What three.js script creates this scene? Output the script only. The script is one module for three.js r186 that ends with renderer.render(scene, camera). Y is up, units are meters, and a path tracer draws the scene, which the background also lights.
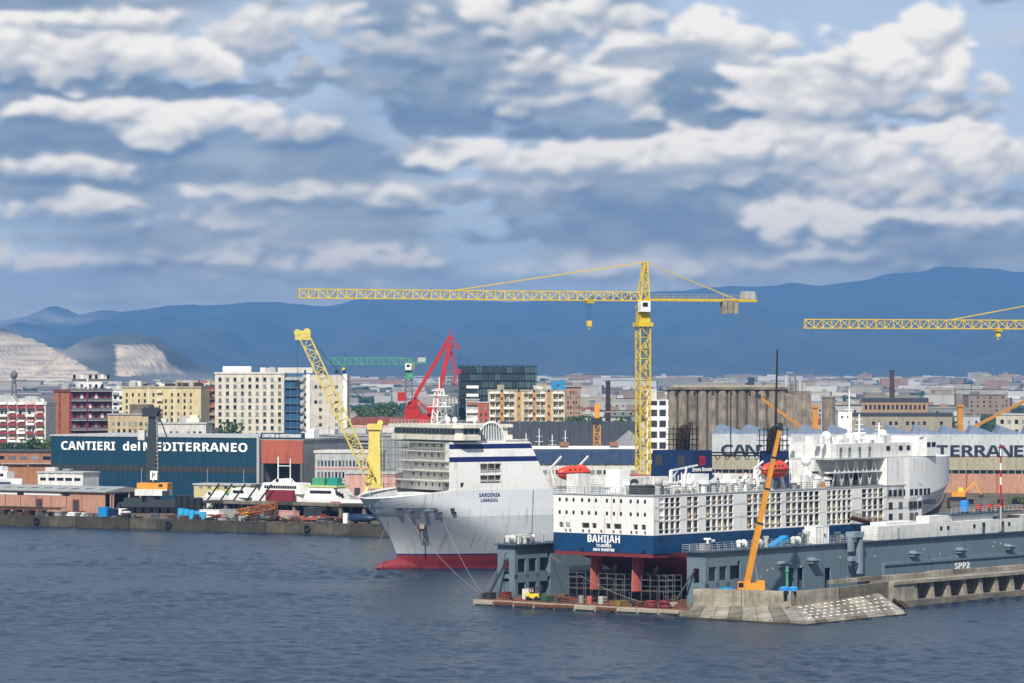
import * as THREE from 'three';
import { ImprovedNoise } from 'three/addons/math/ImprovedNoise.js';
import { TextGeometry } from 'three/addons/geometries/TextGeometry.js';
import { FontLoader } from 'three/addons/loaders/FontLoader.js';

// ---------- camera, sky, sun, exposure ----------
const F = 3500, EYE = 42, HORIZON = 375;            // long lens (focal length in pixels), deck of a tall ship 42 m above the water
const HAZE = 6.2e-5, AIR = [.09, .28, .57], EXPOSURE = 1.12;
const scene = new THREE.Scene();
const camera = new THREE.PerspectiveCamera(2 * Math.atan(341.5 / F) * 180 / Math.PI, 1024 / 683, 5, 60000);
camera.position.set(0, EYE, 0);
camera.lookAt(0, EYE + 1000 * (HORIZON - 341.5) / F, -1000);
const renderer = new THREE.WebGLRenderer({ antialias: true });
renderer.toneMapping = THREE.LinearToneMapping;
renderer.toneMappingExposure = EXPOSURE;
renderer.shadowMap.enabled = true;
const SUN = new THREE.Vector3(-0.14, 0.69, 0.71).normalize();
const sun = new THREE.DirectionalLight(new THREE.Color(1.0, 0.94, 0.84), 5);
sun.name = 'sun';
sun.position.copy(SUN).multiplyScalar(1500).add(new THREE.Vector3(0, 0, -900));
sun.target.position.set(0, 0, -900);
sun.castShadow = true;
sun.shadow.mapSize.set(4096, 4096);
Object.assign(sun.shadow.camera, { left: -500, right: 500, top: 700, bottom: -700, near: 10, far: 4000 });
sun.shadow.bias = -0.0005;
scene.add(sun, sun.target);

let seed = 7;
const rnd = () => { seed = (seed + 0x6d2b79f5) | 0; let t = Math.imul(seed ^ (seed >>> 15), 1 | seed); t = (t + Math.imul(t ^ (t >>> 7), 61 | t)) ^ t; return ((t ^ (t >>> 14)) >>> 0) / 4294967296; };
const rr = (a, b) => a + (b - a) * rnd(), pick = (a) => a[Math.floor(rnd() * a.length)];
const perlin = new ImprovedNoise(), N3 = (x, y, z) => perlin.noise(x, y, z);
const clamp = (x, a = 0, b = 1) => Math.min(b, Math.max(a, x)), mix = (a, b, t) => a + (b - a) * t;
const sstep = (a, b, x) => { const t = clamp((x - a) / (b - a)); return t * t * (3 - 2 * t); };
const lin = (c) => (c /= 255) <= 0.04045 ? c / 12.92 : ((c + 0.055) / 1.055) ** 2.4;

// The sky: broken cumulus and stratocumulus over pale blue air. Distances on the sky are in units of 1/3500 radian: u to the right, v downwards, the horizon at v = 375.
{
  // [u, v, half width, half height, brightness, softness, billow] from the far clouds at the horizon to the near ones above
  const clouds = [
    [300, 250, 170, 18, .62, .6], [120, 262, 200, 16, .61, .7], [60, 262, 60, 16, .72, .5], [320, 264, 130, 22, .75, .55], [230, 262, 40, 10, .70, .6], [430, 262, 60, 14, .74, .5], [600, 272, 170, 16, .66, .7], [820, 262, 150, 14, .62, .7],
    [10, 258, 26, 17, .86, .4], [120, 240, 200, 20, .36, .7], [420, 238, 240, 22, .30, .7], [620, 232, 190, 34, .19, .5], [760, 238, 190, 22, .25, .6], [960, 236, 110, 20, .34, .6],
    [190, 222, 70, 15, .67, .5], [60, 212, 75, 20, .76, .45], [190, 200, 24, 11, .84, .4], [330, 216, 170, 15, .42, .7], [300, 198, 90, 12, .34, .6], [445, 196, 100, 14, .84, .4], [600, 206, 170, 28, .19, .45], [400, 215, 90, 8, .35, .6],
    [940, 228, 130, 14, .56, .5], [820, 216, 75, 38, .86, .38], [775, 226, 30, 26, .88, .35], [950, 221, 100, 13, .88, .4], [990, 196, 110, 13, .40, .45],
    [290, 192, 120, 13, .62, .6], [520, 214, 110, 12, .40, .6], [180, 176, 190, 19, .27, .5], [60, 172, 80, 17, .76, .45], [400, 168, 210, 18, .30, .5], [470, 155, 90, 12, .45, .6], [880, 178, 130, 44, .78, .45], [850, 155, 60, 30, .84, .4], [960, 158, 100, 36, .88, .4], [730, 190, 90, 18, .36, .5],
    [560, 160, 120, 28, .88, .4], [690, 158, 110, 34, .90, .38], [780, 150, 70, 34, .74, .5], [630, 182, 180, 13, .55, .5],
    [110, 150, 160, 16, .20, .45], [330, 148, 130, 17, .30, .5], [90, 118, 80, 17, .84, .4], [190, 122, 110, 26, .92, .35], [290, 130, 60, 18, .72, .45], [40, 136, 90, 15, .28, .5], [450, 130, 90, 15, .58, .5],
    [560, 134, 130, 13, .22, .45], [430, 112, 130, 30, .19, .45], [620, 132, 70, 12, .30, .5], [660, 92, 60, 32, .36, .5], [890, 130, 70, 14, .55, .5], [920, 138, 24, 13, .97, .3],
    [540, 82, 80, 34, .76, .4], [612, 82, 58, 36, .86, .38], [700, 92, 55, 26, .28, .45], [760, 98, 60, 36, .90, .35], [800, 80, 50, 26, .92, .35], [740, 118, 60, 12, .22, .4], [850, 86, 80, 42, .86, .35], [905, 66, 50, 46, .90, .33], [926, 34, 30, 24, .95, .3], [860, 62, 44, 28, .90, .33], [910, 108, 130, 15, .66, .45], [985, 92, 55, 18, .86, .4],
    [430, 84, 150, 34, .30, .5], [330, 78, 100, 32, .50, .5], [150, 92, 190, 12, .24, .4], [40, 90, 90, 10, .28, .4],
    [270, 42, 90, 40, .72, .42], [210, 66, 34, 24, .92, .33], [150, 50, 70, 36, .93, .34], [80, 56, 90, 32, .95, .34], [20, 64, 60, 24, .90, .36], [110, 24, 110, 16, .88, .4],
    [400, 46, 90, 26, .62, .5], [490, 40, 60, 30, .44, .5], [490, 14, 34, 20, .90, .35], [570, 26, 90, 24, .74, .42], [640, 18, 80, 16, .82, .4], [700, 46, 120, 22, .86, .38], [660, 62, 90, 16, .60, .5],
    [40, 4, 120, 12, .30, .45], [200, 2, 120, 8, .42, .5], [380, 6, 90, 12, .52, .5], [870, -6, 60, 7, .34, .5], [1010, 4, 40, 10, .42, .5],
  ];
  let s2 = 99; const r2 = () => { s2 = (Math.imul(s2, 1664525) + 1013904223) >>> 0; return s2 / 4294967296; };
  for (let v = 262; v > -5200; v -= 34 + (262 - v) * .16) {          // unseen broken deck all round, larger overhead, fewer bright clouds there to dim reflections
    const big = 1 + Math.max(0, 100 - v) / 520;
    for (let u = -10480; u < 11504;) {
      const w = (60 + 120 * r2()) * big, bright = r2() * (1 - .25 * sstep(0, -2600, v)), e = [u, v - 22 * r2() * big, w, (12 + 22 * r2()) * big, bright < .45 ? .22 + .25 * r2() : .66 + .28 * r2(), .42];
      const near = u > -260 && u < 1290 && v > -45;
      if (!near && r2() < .86) { clouds.push(e); if (e[4] > .6) clouds.push([u + 12, e[1] + e[3] * .95, w * 1.1, e[3] * .35, .28, .5]); }
      u += w * (1.0 + .9 * r2());
    }
  }
  const R = F, dirt = [0, 0];
  const cell = 220, buckets = new Map();
  clouds.forEach((c, k) => { for (let i = Math.floor((c[0] - c[2] * 1.7) / cell); i <= Math.floor((c[0] + c[2] * 1.7) / cell); i++) { const key = ((i % 100) + 100) % 100; if (!buckets.has(key)) buckets.set(key, []); buckets.get(key).push(k); } });
  const PER = 2 * Math.PI * F;   // about 21991, so 99.96 cells
  const C = (r, g, b) => [lin(r), lin(g), lin(b)];
  const dark = C(90, 129, 170), mid = C(149, 170, 193), light = C(199, 205, 213), white = C(236, 236, 236), low = C(136, 165, 194), high = C(178, 202, 230);
  const ramp = (t) => { t = clamp(t); const [a, b, k] = t < .45 ? [dark, mid, t / .45] : t < .75 ? [mid, light, (t - .45) / .3] : [light, white, (t - .75) / .25]; return [mix(a[0], b[0], k), mix(a[1], b[1], k), mix(a[2], b[2], k)]; };
  const field = (az, el, res) => {
    let u = 512 + az * R; const v = HORIZON - el * R;
    if (u < -10484) u += PER; if (u > 11507) u -= PER;
    const big = 1 + Math.max(0, 100 - v) / 520, cx = Math.cos(az) * R, cz = Math.sin(az) * R, y = v;
    const fb = (s, oct, k, st = .8) => { let a = 1, t = 0, w = 0; for (let o = 0; o < oct; o++, s *= .5, a *= .55) { t += a * N3(cx / s + k, y / (s * st) + k * 2.3, cz / s - k); w += a; } return t / w; };
    const puff = (s, oct, k) => { let a = 1, t = 0, w = 0; for (let o = 0; o < oct; o++, s *= .52, a *= .6) { t += a * Math.min(1, 2.4 * Math.abs(N3(cx / s + k, y / (s * .85) + k * 2.3, cz / s - k))); w += a; } return t / w; };
    const wu = fb(80, 3, 3.1), wv = fb(60, 3, 9.7), n = fb(64, 4, 5.5), p = puff(70, 3, 7.7), mood = fb(240, 3, 12.1, .5), str = fb(150, 4, 22.4, .16);
    const k0 = sstep(375, 120, v);
    let tone = .43 + .34 * mood + .34 * str + .22 * n + .04 * k0, cover = .6, h = 0;
    const list = buckets.get((((Math.floor(u / cell)) % 100) + 100) % 100) ?? [];
    for (const k of list) {
      const e = clouds[k], br = e[4] > .6;
      const dx = (u + wu * 34 * big - e[0]) / e[2], dv = v + wv * 15 * big - e[1], dy = dv / (e[3] * (dv > 0 ? .9 : 1.25));
      const r = dx * dx * .8 + dy * dy;
      if (r > 3.2) continue;
      const d = 1 - Math.sqrt(r) + (br ? n * .95 + (p - .42) * .75 : n * 1.1 + str * .5);
      const a = sstep(0, e[5] * (br ? .95 + 1.1 * sstep(140, 240, e[1]) : 1.5), d) * (br ? .95 : .93);
      if (a <= 0) continue;
      const t = e[4] - (br ? .10 * sstep(215, 265, e[1]) : 0) + (br ? -.34 * sstep(-.35, 1.0, dy) + .05 * sstep(.1, -1, dy) + n * .34 + (p - .42) * .30 : -.06 + n * .26 + str * .22) + wu * .12;
      tone = mix(tone, t, a); cover = Math.max(cover, a); h = mix(h, br ? .5 + Math.max(0, d) * .5 + p * .8 : .15 + .25 * n, a);
    }
    res[0] = tone; res[1] = cover; res[2] = h; res[3] = k0; res[4] = fb(300, 2, 15.3) + (u > 740 && u < 1100 && v < 34 ? .32 : 0); res[5] = big;
    return res;
  };
  const fa = [], fc = [];
  const colour = (az, el, out) => {
    field(az, el, fa); field(az - 3.5 * fa[5] / R, el + 6.5 * fa[5] / R, fc);
    const relief = clamp((fa[2] - fc[2]) * .32, -.13, .13), gap = sstep(.02, .26, fa[4]) * (fa[1] > .6 ? clamp(1 - (fa[1] - .6) * 4) : 1);
    const c = ramp(fa[0] + relief), haze = .8 * Math.exp(-Math.max(0, el - .012) / .016);
    const T = Math.exp(-HAZE * Math.min(20000, 620 / Math.max(.001, Math.sin(el))));            // the haze below the clouds is drawn as real air, so the sky beyond it is given as it is above that air
    for (let i = 0; i < 3; i++) { const air = mix(low[i], high[i], fa[3]); out[i] = Math.max(.02, (mix(mix(c[i], air, gap * .8), low[i], Math.min(1, haze)) - AIR[i] * (1 - T)) / T / EXPOSURE); }
    const most = Math.max(...out); if (most > 1.15) for (let i = 0; i < 3; i++) out[i] *= 1.15 / most;
  };
  const W = 4096, H = 4096, data = new Float32Array(W * H * 4), out = [0, 0, 0];
  const azOf = (x) => { let a = (x / W - .5) * 2 * Math.PI + Math.PI / 2; return a > Math.PI ? a - 2 * Math.PI : a; }, elOf = (y) => (y / H - .5) * Math.PI;
  const ST = 8, cw = W / ST, ch = H / 2 / ST + 1, coarse = new Float32Array(cw * ch * 3);
  for (let j = 0; j < ch; j++) for (let i = 0; i < cw; i++) { colour(azOf(i * ST + .5), elOf(H / 2 + j * ST + .5), out); coarse.set(out, (j * cw + i) * 3); }
  const mean = [0, 0, 0];
  for (let i = 0; i < cw; i++) for (let c = 0; c < 3; c++) mean[c] += coarse[i * 3 + c] / cw;
  for (let y = 0; y < H; y++) {
    const el = elOf(y + .5);
    for (let x = 0; x < W; x++) {
      const o = (y * W + x) * 4; data[o + 3] = 1;
      if (y < H / 2) { for (let c = 0; c < 3; c++) data[o + c] = mean[c] * .5; continue; }
      const az = azOf(x + .5);
      if (el < .14 && Math.abs(az) < .3) { colour(az, el, out); data[o] = out[0]; data[o + 1] = out[1]; data[o + 2] = out[2]; continue; }
      const fx = x / ST, fy = (y - H / 2) / ST, ix = Math.floor(fx), iy = Math.min(Math.floor(fy), ch - 2), kx = fx - ix, ky = fy - iy, i1 = (ix + 1) % cw;
      for (let c = 0; c < 3; c++) data[o + c] = mix(mix(coarse[(iy * cw + ix) * 3 + c], coarse[(iy * cw + i1) * 3 + c], kx), mix(coarse[((iy + 1) * cw + ix) * 3 + c], coarse[((iy + 1) * cw + i1) * 3 + c], kx), ky);
    }
  }
  const tex = new THREE.DataTexture(data, W, H, THREE.RGBAFormat, THREE.FloatType);
  tex.mapping = THREE.EquirectangularReflectionMapping; tex.magFilter = THREE.LinearFilter; tex.needsUpdate = true;
  scene.background = tex; scene.environment = tex;
}

// ---------- helpers ----------
const taken = new Map();
const numbered = (name) => { const n = taken.get(name) ?? 0; taken.set(name, n + 1); return n ? `${name}_${String(n).padStart(3, '0')}` : name; };
const px = (x, d) => (x - 512) / F * d;                 // sideways metres of a picture column at distance d
const hy = (y, d) => EYE - (y - HORIZON) * d / F;       // height of a picture row at distance d
const V = (x, y, z) => new THREE.Vector3(x, y, z);
const tmpM = new THREE.Matrix4(), tmpQ = new THREE.Quaternion();
const boxGeo = new THREE.BoxGeometry(1, 1, 1);
class Builder {
  constructor() { this.p = []; this.n = []; this.u = []; this.i = []; }
  add(g, m) {
    g = g.index ? g : g;
    const P = g.attributes.position, Nn = g.attributes.normal, base = this.p.length / 3, v = V(), n = V(), nm = m ? new THREE.Matrix3().getNormalMatrix(m) : null;
    const flip = m && m.determinant() < 0;
    for (let k = 0; k < P.count; k++) {
      v.fromBufferAttribute(P, k); n.fromBufferAttribute(Nn, k);
      if (m) { v.applyMatrix4(m); n.applyMatrix3(nm).normalize(); }
      this.p.push(v.x, v.y, v.z); this.n.push(n.x, n.y, n.z);
      const ax = Math.abs(n.x), ay = Math.abs(n.y), az = Math.abs(n.z);
      if (ay > ax && ay > az) this.u.push(v.x, v.z); else if (ax > az) this.u.push(v.z, v.y); else this.u.push(v.x, v.y);
    }
    if (g.index) for (let k = 0; k < g.index.count; k++) this.i.push(base + g.index.getX(k));
    else for (let k = 0; k < P.count; k++) this.i.push(base + k);
    if (flip) for (let k = this.i.length - (g.index ? g.index.count : P.count); k < this.i.length; k += 3) { const t = this.i[k]; this.i[k] = this.i[k + 1]; this.i[k + 1] = t; }
    return this;
  }
  box(x, y, z, sx, sy, sz, ry = 0) { tmpM.makeRotationY(ry).setPosition(x, y, z).multiply(new THREE.Matrix4().makeScale(sx, sy, sz)); return this.add(boxGeo, tmpM.clone()); }
  bx(x0, y0, z0, x1, y1, z1) { return this.box((x0 + x1) / 2, (y0 + y1) / 2, (z0 + z1) / 2, Math.abs(x1 - x0), Math.abs(y1 - y0), Math.abs(z1 - z0)); }
  bar(a, b, w, h = w) {                                  // square bar from a to b
    const d = b.clone().sub(a), L = d.length(); d.divideScalar(L || 1);
    tmpQ.setFromUnitVectors(V(0, 1, 0), d);
    return this.add(boxGeo, new THREE.Matrix4().compose(a.clone().add(b).multiplyScalar(.5), tmpQ.clone(), V(w, L, h)));
  }
  rod(a, b, r, seg = 8, r2 = r) {
    const d = b.clone().sub(a), L = d.length(); d.divideScalar(L || 1);
    tmpQ.setFromUnitVectors(V(0, 1, 0), d);
    return this.add(new THREE.CylinderGeometry(r2, r, L, seg), new THREE.Matrix4().compose(a.clone().add(b).multiplyScalar(.5), tmpQ.clone(), V(1, 1, 1)));
  }
  cyl(x, y0, z, r, h, seg = 14, r2 = r) { return this.add(new THREE.CylinderGeometry(r2, r, h, seg), new THREE.Matrix4().makeTranslation(x, y0 + h / 2, z)); }
  ball(x, y, z, r, ry = r, rz = r, seg = 12) { return this.add(new THREE.SphereGeometry(1, seg, Math.max(6, seg >> 1)), new THREE.Matrix4().makeTranslation(x, y, z).multiply(new THREE.Matrix4().makeScale(r, ry, rz))); }
  poly(pts, depth, m, holes = []) {                      // outline in x, y pulled out along z; holes are [x0, y0, x1, y1]
    const s = new THREE.Shape(pts.map(([x, y]) => new THREE.Vector2(x, y)));
    for (const [a, b, c, d] of holes) s.holes.push(new THREE.Path([[a, b], [a, d], [c, d], [c, b]].map(([x, y]) => new THREE.Vector2(x, y))));
    return this.add(new THREE.ExtrudeGeometry(s, { depth, bevelEnabled: false }), m);
  }
  polyX(pts, x0, x1) { return this.poly(pts.map(([z, y]) => [-z, y]), x1 - x0, new THREE.Matrix4().makeRotationY(Math.PI / 2).setPosition(x0, 0, 0)); }   // outline in z, y pulled out along x
  polyY(pts, y0, y1) { return this.poly(pts.map(([x, z]) => [x, -z]), y1 - y0, new THREE.Matrix4().makeRotationX(-Math.PI / 2).setPosition(0, y0, 0)); }   // outline in x, z pulled up along y
  loft(rings, smooth = true, closed = false) {           // rings of equal length joined into a skin
    const m = rings[0].length, P = [], I = [];
    rings.forEach((r) => r.forEach((q) => P.push(q.x, q.y, q.z)));
    for (let a = 0; a < rings.length - 1; a++) for (let b = 0; b < (closed ? m : m - 1); b++) { const c = (b + 1) % m, q = a * m; I.push(q + b, q + m + b, q + c, q + c, q + m + b, q + m + c); }
    let g = new THREE.BufferGeometry(); g.setAttribute('position', new THREE.Float32BufferAttribute(P, 3)); g.setIndex(I);
    if (!smooth) g = g.toNonIndexed();
    g.computeVertexNormals();
    return this.add(g);
  }
  text(str, size, depth, m, spacing = 1) {
    const g = new TextGeometry(str, { font: FONT, size, depth, curveSegments: 4, bevelEnabled: false });
    g.computeBoundingBox(); g.translate(-(g.boundingBox.min.x + g.boundingBox.max.x) / 2, 0, 0); if (spacing !== 1) g.scale(spacing, 1, 1);
    return this.add(g, m);
  }
  truss(a, b, w, h, n, chord, brace, tri = false, up = V(0, 1, 0), taper = 1) {   // lattice girder
    const d = b.clone().sub(a).normalize(), side = V().crossVectors(d, up).normalize(), u = V().crossVectors(side, d).normalize();
    const off = tri ? [[-1, -.5], [1, -.5], [0, .5]] : [[-1, -.5], [1, -.5], [1, .5], [-1, .5]];
    const at = (t, k) => { const s = mix(1, taper, t); return a.clone().lerp(b, t).addScaledVector(side, off[k][0] * w / 2 * s).addScaledVector(u, off[k][1] * h * s); };
    const K = off.length;
    for (let k = 0; k < K; k++) this.bar(at(0, k), at(1, k), chord);
    for (let i = 0; i < n; i++) for (let k = 0; k < K; k++) {
      const e = (k + 1) % K, t0 = i / n, t1 = (i + 1) / n;
      this.bar(i % 2 ? at(t0, k) : at(t0, e), i % 2 ? at(t1, e) : at(t1, k), brace);
      this.bar(at(t0, k), at(t0, e), brace);
    }
    for (let k = 0; k < K; k++) this.bar(at(1, k), at(1, (k + 1) % K), brace);
    return this;
  }
  rail(pts, h = 1.1, step = 2, r = .05, rows = 3) {      // open railing along a line of points
    for (let k = 0; k < pts.length - 1; k++) {
      const a = pts[k], b = pts[k + 1], n = Math.max(1, Math.round(a.distanceTo(b) / step));
      for (let i = 0; i <= n; i++) { const q = a.clone().lerp(b, i / n); this.bar(q, q.clone().setY(q.y + h), r); }
      for (let j = 1; j <= rows; j++) this.bar(a.clone().setY(a.y + h * j / rows), b.clone().setY(b.y + h * j / rows), r);
    }
    return this;
  }
  geo() {
    const g = new THREE.BufferGeometry();
    g.setAttribute('position', new THREE.Float32BufferAttribute(this.p, 3)); g.setAttribute('normal', new THREE.Float32BufferAttribute(this.n, 3)); g.setAttribute('uv', new THREE.Float32BufferAttribute(this.u, 2));
    g.setIndex(this.i); return g;
  }
  mesh(name, m, parent, label) {
    const o = new THREE.Mesh(this.geo(), m); o.name = parent ? name : numbered(name);
    if (label) o.userData.label = label;
    (parent ?? scene).add(o); return o;
  }
}
const B = () => new Builder();
const piece = (name, geo, m, parent, x, y, z, ry = 0) => { const o = new THREE.Mesh(geo, m); o.name = name; o.position.set(x, y, z); o.rotation.y = ry; parent.add(o); return o; };
const boxAt = (sx, sy, sz) => { const b = B(); b.box(0, 0, 0, sx, sy, sz); return b.geo(); };
function tag(o, label, category, group) { o.userData.label = label; o.userData.category = category; if (group) o.userData.group = group; return o; }
function thing(name, label, category, x, y, d, turn = 0, group) { const o = new THREE.Group(); o.name = numbered(name); o.position.set(x, y, -d); o.rotation.y = turn; scene.add(o); return tag(o, label, category, group); }
const structure = (o) => { o.userData.kind = 'structure'; return o; };
const FONT = await new FontLoader().loadAsync('fonts/droid/droid_sans_bold.typeface.json');

// ---------- materials ----------
function noiseTex(size, f, wx = RW, wy = RW) {
  const a = new Uint8Array(size * size * 4);
  for (let y = 0; y < size; y++) for (let x = 0; x < size; x++) { const c = f(x / size, y / size); const o = (y * size + x) * 4; for (let k = 0; k < 3; k++) a[o + k] = clamp(Array.isArray(c) ? c[k] : c) * 255; a[o + 3] = 255; }
  const t = new THREE.DataTexture(a, size, size); t.wrapS = wx; t.wrapT = wy; t.magFilter = THREE.LinearFilter; t.colorSpace = THREE.SRGBColorSpace; t.needsUpdate = true; return t;
}
const RW = THREE.RepeatWrapping;
const lattice = (ix, iy, k) => { let h = Math.imul(ix, 374761393) ^ Math.imul(iy, 668265263) ^ Math.imul(k, 974634777); h = Math.imul(h ^ (h >>> 13), 1274126177); return ((h ^ (h >>> 16)) >>> 0) / 4294967296; };
const vn = (u, v, nx, ny, k) => {                        // value noise that repeats at 1: nx by ny cells, about -0.5 to 0.5
  const x = u * nx, y = v * ny, ix = Math.floor(x), iy = Math.floor(y), fx = x - ix, fy = y - iy, sx = fx * fx * (3 - 2 * fx), sy = fy * fy * (3 - 2 * fy), L = (i, j) => lattice(((i % nx) + nx) % nx, ((j % ny) + ny) % ny, k);
  return mix(mix(L(ix, iy), L(ix + 1, iy), sx), mix(L(ix, iy + 1), L(ix + 1, iy + 1), sx), sy) - .5;
};
const fbm2 = (u, v, nx, ny, k, o = 4) => { let t = 0, a = 1; for (let i = 0; i < o; i++, nx *= 2, ny *= 2, a *= .55) t += a * vn(u, v, nx, ny, k + i); return t; };
const tile = (u, v, s, k) => fbm2(u, v, Math.round(s * 2), Math.round(s * 2), k, 3);
const texSoft = noiseTex(256, (u, v) => .97 + .06 * fbm2(u, v, 3, 3, 3) + .06 * fbm2(u, v, 14, 14, 8, 2));
const texGrime = noiseTex(512, (u, v) => { const s = fbm2(u, v, 40, 3, 4, 3), p = fbm2(u, v, 3, 3, 9), f = fbm2(u, v, 24, 24, 2, 2); return .93 + .07 * p + .22 * Math.min(0, s + .12) + .05 * f - .10 * sstep(.3, .6, fbm2(u, v, 9, 9, 17)); });
const texRust = noiseTex(512, (u, v) => { const p = sstep(.22, .55, fbm2(u, v, 6, 6, 6, 5)), s = sstep(.34, .7, fbm2(u, v, 44, 3, 5, 3)), k = clamp(p + .6 * s), g = .95 + .08 * fbm2(u, v, 5, 5, 9); return [mix(g, .52, k * .75), mix(g, .36, k * .75), mix(g, .28, k * .75)]; });
const texHull = noiseTex(1024, (u, v) => { const p = fbm2(u, v, 3, 3, 19), s = sstep(.36, .62, fbm2(u, v, 90, 3, 15, 2) + .4 * fbm2(u, v, 5, 5, 11)), sx = Math.abs((u * 4) % 1 - .5) > .4965 ? .06 : 0, sy = Math.abs((v * 7) % 1 - .5) > .493 ? .05 : 0, d = sstep(.45, .7, fbm2(u, v, 30, 30, 44)), g = .965 + .05 * p - sx - sy, k = clamp(s * .26 + d * .22); return [mix(g, .60, k), mix(g, .45, k), mix(g, .36, k)]; });
const texConc = noiseTex(512, (u, v) => { const p = fbm2(u, v, 3, 3, 3, 5), f = fbm2(u, v, 30, 30, 8, 2), s = fbm2(u, v, 30, 3, 2, 3), g = .84 + .2 * p + .10 * f + .28 * Math.min(0, s); return [g, g * .985, g * .95]; });
const texSoil = noiseTex(512, (u, v) => { const p = fbm2(u, v, 4, 4, 3, 5), f = fbm2(u, v, 40, 40, 8, 2); const g = .80 + .28 * p + .14 * f; return [g, g * .96, g * .9]; });
const scaled = new Map();
const per = (t, mx, my = mx) => { const k = t.uuid + mx + ',' + my; if (!scaled.has(k)) { const c = t.clone(); c.repeat.set(1 / mx, 1 / my); c.needsUpdate = true; scaled.set(k, c); } return scaled.get(k); };
const M = (hex, map, rough = .6, more = {}) => new THREE.MeshStandardMaterial({ color: hex, map: map ?? null, roughness: rough, side: THREE.DoubleSide, ...more });
const soft = per(texSoft, 9), grime = per(texGrime, 16, 14), rusty = per(texRust, 14), conc = per(texConc, 13, 9), soil = per(texSoil, 30), plated = per(texHull, 36, 18);
const mats = {
  white: M('#ecebe7', grime, .5), whiteClean: M('#f2f1ee', soft, .45), cream: M('#ebe6d6', grime, .6), offwhite: M('#d8d6cf', grime, .6), hullFlareShade: M('#c0c6cb', plated, .45), hullWhite: M('#f2f1ee', plated, .45), ferryWhite: M('#dfe2e6', plated, .45),
  navy: M('#0f406c', rusty, .45), navyClean: M('#0e2a52', soft, .45), stripe: M('#1b2a68', soft, .45), antifoul: M('#7c2f2f', grime, .7), salmon: M('#c06b63', grime, .7), boot: M('#8c2a32', grime, .6),
  dock: M('#6b7d88', plated, .55), dockDark: M('#465a68', grime, .6), dockLight: M('#8b9ca8', grime, .55), rust: M('#8a5a42', soil, .9), rustDark: M('#4d3a30', soil, .9), rustWhite: M('#a89f8f', rusty, .8),
  yellow: M('#e2c83c', soft, .5), craneYellow: M('#dcbd2c', soft, .5), paleYellow: M('#dcc968', soft, .5), orange: M('#e39a34', soft, .5), red: M('#b3201f', soft, .5), lifeboat: M('#dd4a2c', soft, .4), green: M('#4f9a72', soft, .5),
  black: M('#17191c', null, .6), dark: M('#2a2e31', soft, .7), steel: M('#7d858a', soft, .5, { metalness: .2 }), grey: M('#9a9c9c', grime, .7), lightGrey: M('#bdbfc0', grime, .7), midGrey: M('#6d7173', grime, .7),
  glass: M('#1b242b', null, .12), glassBlue: M('#2e4350', null, .12), glassPale: M('#7f8a8c', null, .2), glassGreen: M('#2f4a48', null, .1),
  concrete: M('#b3aca0', conc, .9), concreteDark: M('#8b8479', conc, .9), concreteMoss: M('#4a4a40', conc, .9), quay: M('#4f4a41', conc, .9),
  teal: M('#0b3f58', grime, .55), tealDark: M('#3a3a3c', grime, .7), brick: M('#b8604a', grime, .8), brickBrown: M('#a97858', grime, .85), pink: M('#bd8f78', grime, .85), pinkPale: M('#d9a79c', grime, .85),
  roofGrey: M('#a3a7a6', grime, .7), roofDark: M('#3b3f45', grime, .7), roofNavy: M('#2b405c', grime, .6), roofRed: M('#8f4f45', grime, .8), roofBlue: M('#7f90a8', grime, .6), silo: M('#a1988b', conc, .9), shedWhite: M('#c5c9cc', grime, .6), tan: M('#aba48e', grime, .8),
  blue: M('#1f8fd0', soft, .5), blueTank: M('#2f8fd8', soft, .45), letterNavy: M('#0e2438', null, .6), letterWhite: M('#f4f4f2', null, .5), wood: M('#7a5b40', soil, .9), rope: M('#6b6455', null, .9), ropePale: M('#8f8b80', null, .9), tyre: M('#121212', null, .9),
};

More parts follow.
